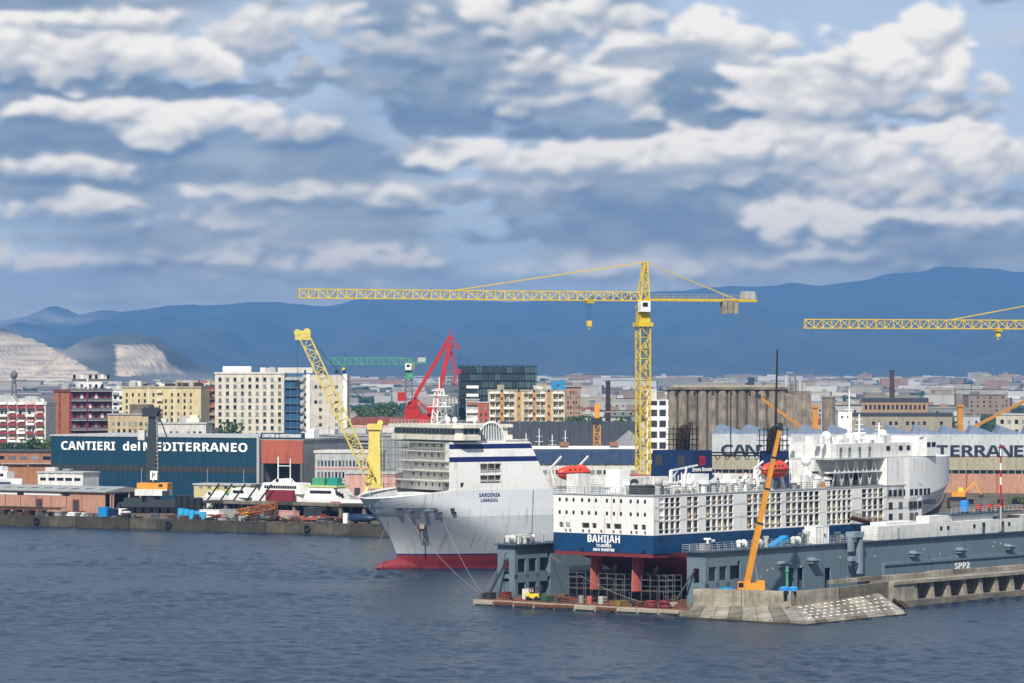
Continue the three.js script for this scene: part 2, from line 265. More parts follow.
// ---------- water, land, mountains ----------
{
  // waves: real relief near the camera, long swells and short chop, calmer behind the docks
  const P = [], I = [], x0 = -170, x1 = 175, d0 = 465, d1 = 1150, dx = .62;
  const rows = []; for (let d = d0; d < d1; d += d < 640 ? .9 : d < 780 ? 1.35 : 2.6) rows.push(d); rows.push(d1);
  const nx = Math.round((x1 - x0) / dx);
  const wave = (x, d) => {
    const gust = .72 + .75 * N3(x / 60, d / 46, 4.2), k = gust * sstep(d0, d0 + 6, d) * sstep(d1, d1 - 20, d) * sstep(x0, x0 + 6, x) * sstep(x1, x1 - 6, x);
    const w1 = N3(x / 5.2 + .3 * N3(x / 9, d / 9, 1), d / 3.4, 1.5), w2 = N3(x / 2.1, d / 1.9, 8.3), w3 = N3(x / 13, d / 8, 21.7);
    return k * (.30 * w1 + .32 * w2 + .10 * w3 + .18 * (1 - 2 * Math.abs(N3(x / 7.5, d / 4.4, 33))));
  };
  for (const d of rows) for (let i = 0; i <= nx; i++) { const x = x0 + i * (x1 - x0) / nx; P.push(x, wave(x, d) - .05, -d); }
  for (let j = 0; j < rows.length - 1; j++) for (let i = 0; i < nx; i++) { const a = j * (nx + 1) + i, b = a + nx + 1; I.push(a, a + 1, b, a + 1, b + 1, b); }
  let n = P.length / 3;                                  // the sea goes on round the rippled field
  const quad = (xa, da, xb, db) => { P.push(xa, -.05, -da, xb, -.05, -da, xb, -.05, -db, xa, -.05, -db); I.push(n, n + 1, n + 2, n, n + 2, n + 3); n += 4; };
  quad(-2500, -1500, 2500, d0); quad(-2500, d0, x0, 1900); quad(x1, d0, 2500, 1900);
  const g = new THREE.BufferGeometry(); g.setAttribute('position', new THREE.Float32BufferAttribute(P, 3)); g.setIndex(I); g.computeVertexNormals();
  const uv = new Float32Array(P.length / 3 * 2); for (let k = 0; k < P.length / 3; k++) { uv[k * 2] = P[k * 3]; uv[k * 2 + 1] = P[k * 3 + 2]; } g.setAttribute('uv', new THREE.BufferAttribute(uv, 2));
  const chop = noiseTex(512, (u, v) => .5 + .35 * tile(u, v, 5, 2) + .3 * tile(u, v, 11, 7)); chop.colorSpace = THREE.NoColorSpace; chop.repeat.set(1 / 11, 1 / 11);
  const w = new THREE.Mesh(g, new THREE.MeshPhysicalMaterial({ color: '#10293d', roughness: .25, ior: 1.33, bumpMap: chop, bumpScale: .24, side: THREE.DoubleSide }));
  w.name = 'water'; structure(w); scene.add(w);
}
const GROUND = 3;
const groundAt = (x, d) => d < 2200 ? GROUND : GROUND + 23 * sstep(2200, 9500, d) + (d > 3500 ? 2.5 * N3(x / 700, d / 900, 3) : 0);
const EDGE = [[-900, 1440], [-143, 976], [-34.4, 910], [60, 905], [420, 965], [1200, 1100]];   // the quay line, x and distance
{
  const b = B(), rings = [];
  const edgeAt = (x) => { for (let k = 0; k < EDGE.length - 1; k++) if (x <= EDGE[k + 1][0] || k === EDGE.length - 2) return mix(EDGE[k][1], EDGE[k + 1][1], (x - EDGE[k][0]) / (EDGE[k + 1][0] - EDGE[k][0])); };
  const xs = [-900, -500, -300, -143, -90, -34.4, 0, 60, 200, 420, 800, 1200];
  const ds = [0, .02, .06, .12, .2, .3, .42, .55, .7, .85, 1];
  for (const t of ds) rings.push(xs.map((x) => { const d = mix(edgeAt(x) + 1.6, 10400, t), f = 1 + t * 3; return V(x * f, groundAt(x * f, d) - .02, -d); }));
  b.loft(rings, false);
  structure(b.mesh('yard_ground', M('#6f675c', soil, .95)));
}
function hill(name, x0, x1, nx, dA, dB, nd, height, colour, mat, label) {
  const P = [], C = [], I = [];
  for (let j = 0; j <= nd; j++) for (let i = 0; i <= nx; i++) { const x = mix(x0, x1, i / nx), d = mix(dA, dB, j / nd), h = height(x, d); P.push(x, h, -d); C.push(...colour(x, d, h)); }
  for (let j = 0; j < nd; j++) for (let i = 0; i < nx; i++) { const a = j * (nx + 1) + i, b = a + nx + 1; I.push(a, a + 1, b, a + 1, b + 1, b); }
  const g = new THREE.BufferGeometry(); g.setAttribute('position', new THREE.Float32BufferAttribute(P, 3)); g.setAttribute('color', new THREE.Float32BufferAttribute(C, 3)); g.setIndex(I); g.computeVertexNormals();
  const o = new THREE.Mesh(g, mat); o.name = name; structure(o); o.userData.label = label; scene.add(o); return o;
}
const interp = (t, x) => { for (let k = 0; k < t.length - 1; k++) if (x <= t[k + 1][0]) { const s = clamp((x - t[k][0]) / (t[k + 1][0] - t[k][0])); return mix(t[k][1], t[k + 1][1], s * s * (3 - 2 * s) * .5 + s * .5); } return t[t.length - 1][1]; };
const earth = new THREE.MeshStandardMaterial({ vertexColors: true, roughness: 1, side: THREE.DoubleSide });
{
  const D = 17500;   // crest line of the far range: picture column, row
  const crest = [[-600, 330], [-200, 318], [-60, 330], [0, 324], [15, 319], [55, 306], [80, 315], [100, 310], [120, 312], [185, 304], [210, 306], [270, 301], [300, 304], [325, 306], [370, 297], [440, 300], [512, 302], [560, 299], [600, 296], [652, 292], [737, 286], [772, 286], [787, 283], [822, 285], [862, 281], [892, 273], [922, 272], [937, 267], [972, 267], [1024, 272], [1150, 280], [1300, 262], [1700, 300]].map(([x, y]) => [px(x, D), hy(y, D)]);
  hill('mountain_range', -6200, 6600, 320, 10300, 19500, 110, (x, d) => {
    const k = d < D ? sstep(10300, D, d) : 1 - .6 * sstep(D, 19500, d), t = clamp((d - 10300) / (D - 10300));
    const spur = (.5 - 2 * Math.abs(N3(x / 620, d / 2600, 2))) * .8 + .5 * N3(x / 260, d / 900, 7) + .25 * N3(x / 110, d / 300, 4);
    return 18 + (interp(crest, x) - 18) * (d < D ? Math.pow(t, 1.7) : k) + spur * 150 * Math.pow(Math.sin(Math.PI * t), 1.3) * (t < 1 ? 1 : 0) + 9 * N3(x / 90, d / 160, 5) * sstep(0, .2, t);
  }, (x, d, h) => { const n = N3(x / 300, d / 300, 8), bare = sstep(px(130, d), px(85, d), x) * sstep(150, 260, h) * sstep(-.25, .2, N3(x / 420, h / 140, 11)); return [mix(.055, .24, bare * (.7 + n)) + .02 * n, mix(.06, .22, bare * (.7 + n)) + .02 * n, mix(.04, .18, bare * (.7 + n)) + .015 * n]; }, earth, 'long blue mountain range across the horizon');  // left end lighter for bare rock and for sunlight painted into the colour
}
{
  // the quarried hills on the left, pale stone benches cut into their faces
  const D = 7400, crest = [[-700, 300], [-250, 322], [-60, 316], [0, 328], [22, 337], [50, 347], [72, 352], [95, 338], [118, 334], [150, 336], [172, 350], [188, 372], [205, 381], [240, 386], [300, 390], [500, 395]].map(([x, y]) => [px(x, D), hy(y, D)]);
  const cut = (x, h, d) => {
    const p = 512 + x / d * F, y = HORIZON - (h - EYE) * F / d, wob = 7 * N3(x / 60, h / 20, 3);
    const a = p < 112 + wob && y > 331 + (p > 20 ? (p - 20) * .52 : 0) + wob * .4 && y < 382;
    const a2 = p > -300 && a, b = p > 116 + wob * .5 && p < 154 + (y - 344) * 1.05 + wob * 1.4 && y > 344 + wob * .3 && y < 376 + wob * .4;
    return a2 || b;
  };
  hill('quarry_hill', -3400, 120, 520, 6300, 8200, 240, (x, d) => {
    const t = clamp((d - 6300) / (D - 6300)), c = Math.max(interp(crest, x), 20); let h = 16 + (c - 16) * (d < D ? Math.pow(sstep(0, 1, t), .8) : 1 - .4 * sstep(D, 8200, d)) + 9 * N3(x / 150, d / 200, 4) * Math.sin(Math.PI * t) + 4 * N3(x / 60, d / 70, 9) * t;
    if (cut(x, h, d)) { const s = 10; const f = h / s, q = Math.floor(f), r = f - q; h = (q + sstep(.55, .95, r)) * s; }
    return h;
  }, (x, d, h) => {
    const n = N3(x / 40, h / 14, 8), m = N3(x / 150, d / 150, 2);
    if (cut(x, h, d)) { const k = .50 + .14 * n + .10 * m, s = sstep(.0, .35, N3(x / 90, h / 3.2, 31)); return [mix(k * 1.08, .16, s * .75), mix(k * .88, .14, s * .75), mix(k * .64, .12, s * .75)]; }
    const bare = sstep(0, .4, N3(x / 170, h / 60, 21)); return [mix(.07, .2, bare) + .02 * n, mix(.08, .19, bare) + .02 * n, mix(.07, .17, bare) + .015 * n];  // green slopes greyed: distance haze painted into their colour
  }, earth, 'green hill with pale terraced quarry faces');
}
scene.fog = new THREE.FogExp2(new THREE.Color(.13, .43, 1.0), HAZE);

// ---------- floating dock, livestock ship in it, breakwater in front ----------
const AX = 50.6 * Math.PI / 180, ca = Math.cos(AX), sa = Math.sin(AX);
const DO = [-7.1, 640.5];                                 // front left corner of the dock's pontoon: x, distance
const dockAt = (s, w) => [DO[0] + ca * s + sa * w, DO[1] + sa * s - ca * w];   // metres along and across the dock
const dockThing = (name, label, cat, s, y, w, turn = 0, group) => { const [x, d] = dockAt(s, w); return thing(name, label, cat, x, y, d, AX + turn, group); };
{
  const t = dockThing('floating_dock', 'long blue grey floating dry dock with two side walls and rusty deck', 'dry dock', 0, 0, 0);
  const LEN = 175, W = 47.5, T = 4.1, top = 10.7;
  B().bx(0, -.9, 0, LEN, 1, W).mesh('pontoon', mats.rustWhite, t);
  B().bx(.3, 1.004, .3, LEN - .3, 1.08, W - .3).mesh('pontoon_deck', mats.rust, t);
  const fender = boxAt(.35, .5, 4.2);
  for (let w = 2.6; w < 46; w += 4.7) piece('fender', fender, rnd() < .4 ? mats.rustWhite : mats.rust, t, -.18, .55 + rr(-.1, .1), w);
  // each side wall: solid box with an open framed end bay
  const wall = (w0, w1, name, inset = 0) => {
    const b = B();
    b.bx(7, 8.9, w0, LEN, top, w1)  .bx(17.5, 1.08, w0, LEN, 8.9, w1 - inset).bx(7, 4.55, w0, 17.5, 5.25, w1);       // top box, body, middle deck of the end bay
    for (const s of [7, 10.2, 13.4]) b.bx(s, 1.08, w0, s + .9, 8.9, w0 + .35).bx(s, 1.08, w1 - .35, s + .9, 8.9, w1);   // posts both sides
    for (const s of [7, 10.2, 13.4]) for (const [y0, y1] of [[1.08, 4.55], [5.25, 8.9]]) for (const w of [w0, w1 - .3]) { b.bx(s + .9, y1 - .75, w, s + 3.2, y1, w + .3); b.bx(s + .9, y0, w, s + 3.2, y0 + .45, w + .3); }
    b.bx(7, 1.08, w0 + .35, 7.35, 4.55, w0 + 1.4).bx(7, 1.08, w1 - 1.4, 7.35, 4.55, w1 - .35).bx(7, 5.25, w0 + .35, 7.35, 8.9, w0 + 1.4).bx(7, 5.25, w1 - 1.4, 7.35, 8.9, w1 - .35).bx(7, 7.9, w0 + 1.4, 7.35, 8.9, w1 - 1.4);
    b.bx(8.2, 1.08, (w0 + w1) / 2 - .1, 17.5, 8.9, (w0 + w1) / 2 + .1);
    return b.mesh(name, mats.dock, t);
  };
  wall(0, T, 'side_wall'); const right = wall(W - T, W, 'side_wall', 1.2);
  B().poly([[17.5, 1.08], [LEN, 1.08], [LEN, 8.9], [17.5, 8.9]], .3, new THREE.Matrix4().makeTranslation(0, 0, W - .3), [[32, 3.05, 34, 6.95], [35.2, 3.05, 37.2, 6.95], [44, 2.6, 46, 6.5], [19.8, 6.3, 21.2, 8.5]]).mesh('outer_plating', mats.dock, right);
  const walk = (w0, w1, rw) => {
    B().bx(6.2, top + .004, w0, LEN, top + .22, w1).mesh('walkway', mats.dockDark, t);
    B().rail([V(6.3, top + .22, w0 + .1), V(LEN, top + .22, w0 + .1)], 1.15, 2.1).rail([V(6.3, top + .22, w1 - .1), V(6.3, top + .22, w0 + .1)], 1.15, 1.6).mesh('railing', mats.lightGrey, t);
    B().rail([V(6.3, top + .22, w1 - .1), V(LEN, top + .22, w1 - .1)], 1.15, 2.1).mesh('railing', mats.lightGrey, t);
  };
  walk(-.2, T + .9); walk(W - T - .6, W + .5);
  // outer face of the near wall: long ledge, brackets with fender seats, dark doorways, draught slots
  B().bx(63, 6.1, W + .004, LEN, 6.55, W + .75).bx(63, 1.08, W + .004, LEN, 6.1, W + .5).mesh('belting', mats.dock, right);
  const br = B(); br.poly([[0, 0], [1.15, 0], [1.15, .35], [0, 1.0]], 2.0, new THREE.Matrix4().makeRotationY(-Math.PI / 2)); br.bx(-2.3, .5, 0, .3, .7, 1.5);
  const brg = br.geo();
  for (const [s, y] of [[31, 7.3], [40.5, 7.6], [74.5, 7.5], [91, 7.5], [109, 7.5], [128, 7.5]]) piece('bracket', brg, mats.dockLight, right, s, y, W + .004);
  for (const s of [19.2, 23.8, 51.4]) piece('vent_plate', boxAt(.7, .7, .1), mats.dockLight, right, s, rr(4, 6), W + .04);
  for (let k = 0; k < 16; k++) piece('hull_mark', boxAt(.28, .2, .05), mats.whiteClean, right, rr(24, 110), rr(6.6, 9.6), W + .02);
  const sp = B(); sp.text('SPP2', 1.15, .06, new THREE.Matrix4().makeTranslation(0, 0, 0), 1.55); const lt = sp.mesh('lettering', mats.letterWhite, right, 'white letters SPP2'); lt.position.set(90.5, 4.45, W + .505);
  // upright post and hose boom by the walkway
  const dk = B(); dk.bx(-.45, -4.2, 0, .45, 3.1, .9).bx(-2.6, 2.6, -.9, .6, 3.6, 1.1).bx(-2.9, 0, -.3, -2.0, 2.8, .6).bx(-3.4, -1.7, 0, -1.6, -.9, 1.1); const dm = dk.mesh('mooring_post', mats.dockLight, t); dm.position.set(53.5, 9.3, W + .9);
  // tyre fenders and clutter belong to the yard, see below
  // guide arms at the ends of the walls
  B().bar(V(7, 8.2, 2.4), V(2.5, 1.3, 1.4), .35).mesh('guide_arm', mats.dark, t);
  B().bar(V(7, 7.6, W - 2.4), V(3.6, 2.4, W - 4), .3).mesh('guide_arm', mats.dark, t);
  // keel blocks under the ship
  const kb = boxAt(1.2, 1.45, 1.6);
  for (let s = 26; s < 110; s += 4) for (const w of [15.5, 23.3, 31]) piece('keel_block', kb, mats.wood, t, s, 1.8, w);
}
// machinery and clutter on the dock's walls and deck
function crateStack(name, label, cat, s, y, w, sx, sy, sz, m, group) { const t = dockThing(name, label, cat, s, y, w, 0, group); B().bx(-sx / 2, 0, -sz / 2, sx / 2, sy, sz / 2).mesh('body', m, t); const l = B(); for (let k = 0; k < 5; k++) l.bx(-sx / 2 + sx * k / 4 - .05, .02, -sz / 2 - .05, -sx / 2 + sx * k / 4 + .05, sy - .02, sz / 2 + .05); l.mesh('rib', m, t); B().bx(-sx / 2 - .06, sy, -sz / 2 - .06, sx / 2 + .06, sy + .08, sz / 2 + .06).mesh('lid', m, t); return t; }
function winch(s, y, w, label, m) {
  const t = dockThing('mooring_winch', label, 'winch', s, y, w, 0, 'winches on the dock walls');
  B().bx(-.9, 0, -.8, .9, .3, .8).mesh('base', mats.dockDark, t); const r = B(); r.rod(V(-.7, .85, 0), V(.7, .85, 0), .5, 14).rod(V(-.75, .85, 0), V(-.65, .85, 0), .75, 14).rod(V(.65, .85, 0), V(.75, .85, 0), .75, 14); r.mesh('drum', m, t); B().bx(.8, .3, -.4, 1.4, 1.2, .5).mesh('motor', mats.grey, t);
  for (const z of [-.6, .6]) B().bx(-.95, .3, z - .1, -.8, 1.1, z + .1).mesh('bracket', mats.dockDark, t);
}
winch(9, 10.92, 1.4, 'white winch at the front end of the far dock wall', mats.white); winch(12.5, 10.92, 2.6, 'grey winch second from the front on the far dock wall', mats.grey);
winch(21, 10.92, 45.2, 'white winch near the front of the near dock wall', mats.whiteClean); winch(25.5, 10.92, 45.4, 'pale winch behind the first one on the near dock wall', mats.offwhite); winch(38, 10.92, 45.2, 'white winch just right of the orange boom on the dock wall', mats.white);
crateStack('blue_trough', 'tilted blue chute on the near dock wall beside orange boom', 'chute', 33, 10.92, 44.8, 5, .9, 1.4, mats.blue).rotation.z = .35;
crateStack('control_cabin', 'white cabin on the near dock wall below the ship name', 'cabin', 44.5, 10.92, 45.4, 4.2, 3.1, 2.4, mats.whiteClean);
crateStack('deck_locker', 'small grey locker at the front of the near dock wall', 'locker', 9.5, 10.92, 45.4, 1.4, 1.2, 1.1, mats.grey);
{ // dock control house along the far part of the near wall
  const t = dockThing('dock_control_house', 'long white house on the near dock wall under the ship bow', 'deck house', 62, 10.92, 45.4);
  B().bx(0, 0, -1.9, 52, 2.6, 1.9).mesh('wall', mats.white, t);
  B().bx(3, 2.6, -1.8, 14, 3.2, 1.6).mesh('roof_box', mats.whiteClean, t);
  B().bx(19, 2.6, -1.9, 42, 3.9, 1.2).mesh('upper_wall', mats.white, t);
  B().bx(26, 3.904, -2.2, 52, 4.15, 1.8).mesh('roof_deck', mats.dockDark, t);
  B().rail([V(26, 4.15, 1.7), V(52, 4.15, 1.7)], 1.1, 1.6).rail([V(15, 2.62, 1.7), V(26, 2.62, 1.7)], 1.1, 1.3).mesh('railing', mats.offwhite, t);
  const wg = boxAt(.8, .8, .08), dg = boxAt(1.0, 2.1, .08);
  for (const x of [22, 24.5, 34, 47]) piece('window', wg, mats.glass, t, x, 1.5, 1.92);
  for (const x of [7, 37.5, 44.5]) piece('door', dg, x < 10 ? mats.lightGrey : mats.dark, t, x, 1.1, 1.92);
  B().bx(52.2, 0, -1.7, 58, 3.1, 1.4).mesh('annexe', mats.offwhite, t);
}
{ const t = dockThing('water_tank', 'bright blue tank on the dock house roof', 'tank', 95, 15.07, 45.6); B().cyl(0, .25, 0, .95, 1.9, 16).mesh('barrel', mats.blueTank, t); B().cyl(0, 2.15, 0, .95, .25, 16, .4).mesh('lid', mats.blueTank, t); B().bx(-.9, 0, -.9, .9, .25, .9).mesh('stand', mats.dark, t); }
for (const [s, k] of [[101, 'left'], [105, 'middle'], [109, 'right']]) { const t = dockThing('red_hose_reel', `red hose reel, ${k} one on the dock house roof`, 'hose reel', s, 15.07, 45.4); const b = B(); b.rod(V(0, .8, -.4), V(0, .8, .4), .62, 14); b.mesh('reel', mats.red, t); B().bx(-.5, 0, -.5, .5, .25, .5).bx(-.5, .2, -.55, .5, .9, -.45).mesh('frame', mats.dark, t); }
{ const t = dockThing('signal_mast', 'tall red and white banded mast on the near dock wall', 'mast', 105.3, 10.92, 47.65); const cuts = [0, 5.2, 9.4, 10.9, 12.3, 13.7, 15.1, 16.6]; cuts.slice(0, -1).forEach((y, k) => B().cyl(0, y, 0, .17, cuts[k + 1] - y, 8).mesh('pole_section', k === 0 ? mats.lightGrey : k % 2 ? mats.red : mats.whiteClean, t)); B().bx(-1.2, 16.6, -.1, 1.2, 16.8, .1).bx(-.1, 16.8, -.1, .1, 17.4, .1).mesh('crossbar', mats.red, t); B().cyl(0, 0, 0, .35, .2, 10).mesh('base_plate', mats.dark, t); }
// forklift and clutter on the pontoon apron
{
  const t = dockThing('forklift', 'yellow forklift parked on the rusty dock apron', 'forklift', 3.6, 1.08, 11.2, 1.9);
  B().bx(-1.3, .45, -.65, 1.1, 1.25, .65).bx(.5, 1.25, -.6, 1.1, 1.5, .6).mesh('body', mats.yellow, t); const c = B(); for (const x of [-.8, .5]) for (const z of [-.55, .55]) c.bar(V(x, 1.2, z), V(x, 2.3, z), .08); c.bx(-.9, 2.3, -.6, .6, 2.38, .6); c.mesh('cab_frame', mats.dark, t);
  B().bx(-1.6, .2, -.5, -1.42, 2.9, -.36).bx(-1.6, .2, .36, -1.42, 2.9, .5).bx(-1.6, 1.6, -.5, -1.5, 1.75, .5).mesh('lift_mast', mats.dark, t); for (const z of [-.3, .3]) B().bx(-2.6, .2, z - .07, -1.55, .28, z + .07).mesh('fork', mats.dark, t);
  const w = B(); w.rod(V(0, 0, -.14), V(0, 0, .14), .38, 14); const wg = w.geo(); for (const [x, z] of [[-.85, .62], [-.85, -.62], [.75, .62], [.75, -.62]]) piece('wheel', wg, mats.tyre, t, x, .38, z); B().bx(-.2, 1.25, -.35, .4, 1.45, .35).mesh('seat', mats.black, t);
}
const drum = (s, w, label, m, y = 1.08) => { const t = dockThing('steel_drum', label, 'drum', s, y, w, 0, 'drums on the dock apron'); B().cyl(0, 0, 0, .5, 1.35, 14).mesh('barrel', m, t); B().cyl(0, .42, 0, .53, .07, 14).cyl(0, .86, 0, .53, .07, 14).mesh('hoop', m, t); };
drum(3, 22.8, 'grey drum on the dock apron, left of a pair', mats.grey); drum(3.6, 26.8, 'pale grey drum on the dock apron beside scaffold', mats.lightGrey); drum(2.8, 24.8, 'red brown drum on the dock apron between two grey ones', mats.salmon);
crateStack('skip_bin', 'green steel skip on the dock apron beside forklift', 'skip', 2.4, 1.08, 15.5, 2, .9, 1.4, M('#3f6b4f', soil, .9)); crateStack('pallet_bundle', 'yellow bundle on the dock apron near the right', 'bundle', 2.4, 1.08, 32.5, 2.2, .8, 1.3, M('#a8924a', soil, .9)); crateStack('red_toolbox', 'red box at the left end of the dock apron', 'box', 5, 1.08, 3.6, 1.8, 1.1, 1.2, M('#8e3a36', soil, .9)); crateStack('deck_box', 'cream box leaning by the far dock wall', 'box', 5.5, 1.08, 8.4, 1.4, 1.8, 1.3, mats.cream); crateStack('dark_bin', 'dark bin beside the bollard on the dock corner', 'bin', 2.2, 1.08, 2.2, 1.6, 1.1, 1.4, mats.dark);
for (const [s, w, k] of [[1.6, 39.5, 'left'], [2.2, 42, 'right']]) { const t = dockThing('hose_coil', `${k} coil of red hose at the right end of the dock apron`, 'hose', s, 1.08, w); const b = B(); for (let k2 = 0; k2 < 4; k2++) b.add(new THREE.TorusGeometry(1.05 - .08 * k2, .16, 6, 20), new THREE.Matrix4().makeRotationX(Math.PI / 2 + rr(-.2, .2)).setPosition(rr(-.2, .2), .2 + .28 * k2, rr(-.2, .2))); b.mesh('coil', mats.antifoul, t); }
for (const [s, w, l] of [[1.2, 1.4, 'at the left corner of the dock'], [1.2, 19, 'on the dock apron below the ship name'], [1.2, 36, 'on the dock apron near the breakwater']]) { const t = dockThing('bollard', `dark mooring bollard ${l}`, 'bollard', s, 1.08, w); B().cyl(0, 0, 0, .35, .8, 12, .28).mesh('post', mats.dark, t); B().cyl(0, .8, 0, .5, .22, 12, .45).mesh('cap', mats.dark, t); }
// scaffolds round the rudders
function scaffold(s, w, nx, nz, ny, label) {
  const t = dockThing('scaffold_tower', label, 'scaffold', s, 1.08, w); const b = B(), p = B(), c = 2.0;
  for (let i = 0; i <= nx; i++) for (let k = 0; k <= nz; k++) b.bar(V(i * c, 0, k * c), V(i * c, ny * 2 + .9, k * c), .09);
  for (let j = 1; j <= ny; j++) { for (let i = 0; i <= nx; i++) b.bar(V(i * c, j * 2, 0), V(i * c, j * 2, nz * c), .07).bar(V(i * c, j * 2 + .9, 0), V(i * c, j * 2 + .9, nz * c), .06); for (let k = 0; k <= nz; k++) b.bar(V(0, j * 2, k * c), V(nx * c, j * 2, k * c), .07); p.bx(0, j * 2 + .06, .1, nx * c, j * 2 + .12, c - .1); }
  b.mesh('tubes', mats.midGrey, t); p.mesh('planks', mats.wood, t);
}
scaffold(11, 13.5, 2, 2, 2, 'scaffold tower left of the port rudder under the stern'); scaffold(11, 20.5, 2, 3, 2, 'scaffold tower between the two rudders'); scaffold(12, 29.5, 2, 3, 2, 'scaffold tower right of the starboard rudder');

// ---------- the livestock ship ----------
const [BX, BD] = dockAt(8.7, 23.3);
const ship = thing('livestock_ship', 'white and blue livestock carrier standing in the floating dock', 'ship', BX, 0, BD, AX);
const HB = 11.45, LPX = (p) => { p -= 512; return (625.1 * p - 88480) / (2222 - .773 * p); };   // length along the ship's near side
{
  const plan = (x) => x < 82 ? HB : x < 112 ? HB * Math.pow(Math.max(0, 1 - Math.pow((x - 82) / 30, 2.1)), .62) : 0;
  const waist = (x) => x < 70 ? HB : HB * Math.pow(Math.max(0, 1 - Math.pow((x - 70) / 38, 1.7)), .85);
  const sheer = (x) => 13.3 + (x > 78 ? Math.pow((x - 78) / 34, 1.6) * 6 : 0);
  const xs = []; for (let x = 0; x <= 108; x += x < 70 ? 5 : 2) xs.push(x);
  // blue topside band
  const ringsB = xs.map((x) => { const a = Math.min(plan(x), waist(x) + (plan(x) - waist(x)) * .9), b = mix(waist(x), a, .25), y0 = 10 + (x > 78 ? (x - 78) * .05 : 0), y1 = sheer(x); return [V(x, y1, -a), V(x, (y0 + y1) / 2, -mix(b, a, .5)), V(x, y0, -b), V(x, y0, b), V(x, (y0 + y1) / 2, mix(b, a, .5)), V(x, y1, a)]; });
  const hb = B().loft(ringsB, false); hb.bx(0, 10, -HB, .15, 13.3, HB); hb.mesh('topside', mats.navy, ship);
  // red underbody rising to the stern
  const rings = xs.filter((x) => x > 1).map((x) => { const k = sstep(2, 26, x), keel = mix(9.2, 2.55, k), b = waist(x), bb = b * mix(.96, .80, sstep(70, 108, x)), bil = mix(.3, 2.2, k); return [V(x, 10.02, -b), V(x, keel + bil + (10 - keel - bil) * .4, -mix(b, bb, .3)), V(x, keel + bil, -bb), V(x, keel, -bb * .78), V(x, keel, bb * .78), V(x, keel + bil, bb), V(x, keel + bil + (10 - keel - bil) * .4, mix(b, bb, .3)), V(x, 10.02, b)]; });
  const hr = B().loft(rings, false); hr.bx(.05, 9.3, -HB + .2, 5, 9.98, HB - .2); hr.mesh('underbody', mats.antifoul, ship);
  for (const z of [-4.6, 4.9]) {
    const r = B(); r.loft([9.4, 7, 5, 3.0].map((y, j) => { const c = [1.9, 1.75, 1.6, 1.4][j], T2 = .38; const q = []; for (let k = 0; k < 12; k++) { const a = k / 12 * Math.PI * 2; q.push(V(4.2 - .25 * j + Math.cos(a) * c, y, z + Math.sin(a) * T2 * (1 + .5 * Math.cos(a)))); } return q; }), true, true); r.bx(3.0, 2.9, z - .32, 5.1, 3.02, z + .32).rod(V(4.2, 9.3, z), V(4.2, 9.9, z), .6, 12);
    r.mesh('rudder', mats.salmon, ship);
    const hub = B(); hub.rod(V(8.2, 5.4, z), V(9.6, 5.4, z), .5, 12).rod(V(9.6, 5.4, z), V(20, 5.9, z), .28, 10); const hm = hub.mesh('propeller_shaft', mats.dark, ship);
    for (let k = 0; k < 4; k++) { const a = k * Math.PI / 2 + .4, bl = B(); bl.ball(0, 1.15, 0, .1, .95, .45, 10); const o = bl.mesh('propeller_blade', M('#8a7a45', soft, .4, { metalness: .6 }), hm); o.position.set(8.8, 5.4, z); o.rotation.set(a, .5, 0); }
  }
  // ---- white house: floors, stern wall, side frames
  const y0 = 13.3, y1 = 20.3, fl = [13.3, 15.7, 18.05, 20.3], SE = 88;
  B().bx(3.4, y0 + .01, -HB + 1.7, SE - 1, y1 - .15, HB - 1.7).mesh('inner_core', mats.offwhite, ship);
  const openings = [[-9.6, 1], [-8.1, 1], [-4.0, 1.75], [-2.0, 1], [1.2, 1], [3.3, 1.75], [7.4, 1], [9.2, 1]].map(([z, w]) => [z - w / 2, 14.28, z + w / 2, 15.22]), scuppers = [-8.6, -7.6, -4.6, -3.2, -.4, 2.4, 4.0, 6.4, 7.6, 9.5].map((z) => [z - .25, 13.42, z + .25, 14.02]);
  const st = B(); st.poly([[-HB, y0 + .004], [HB, y0 + .004], [HB, y1], [-HB, y1]], .35, new THREE.Matrix4().makeRotationY(-Math.PI / 2).setPosition(.35, 0, 0), [...openings, ...scuppers]); st.bx(.35, y0 + .004, -HB, 2.2, y1, -HB + .3).bx(.35, y0 + .01, -HB + .3, 3.4, y0 + .1, HB - .3).bx(.35, y0 + 2.4, -HB + .3, 3.4, y1 - .1, HB - .3).mesh('stern_wall', mats.hullWhite, ship);
  const sw = boxAt(.12, .62, .42);
  for (const yy of [19.35, 17.05]) for (const [g0, nn] of [[-9.95, 3], [-4.75, 3], [.95, 3], [6.35, 3]]) for (let k = 0; k < nn; k++) piece('porthole', sw, mats.glass, ship, -.03, yy, g0 + k * 1.6);
  B().bx(-.16, y1, -HB - .1, SE, y1 + .22, HB + .1).mesh('main_deck', mats.lightGrey, ship);
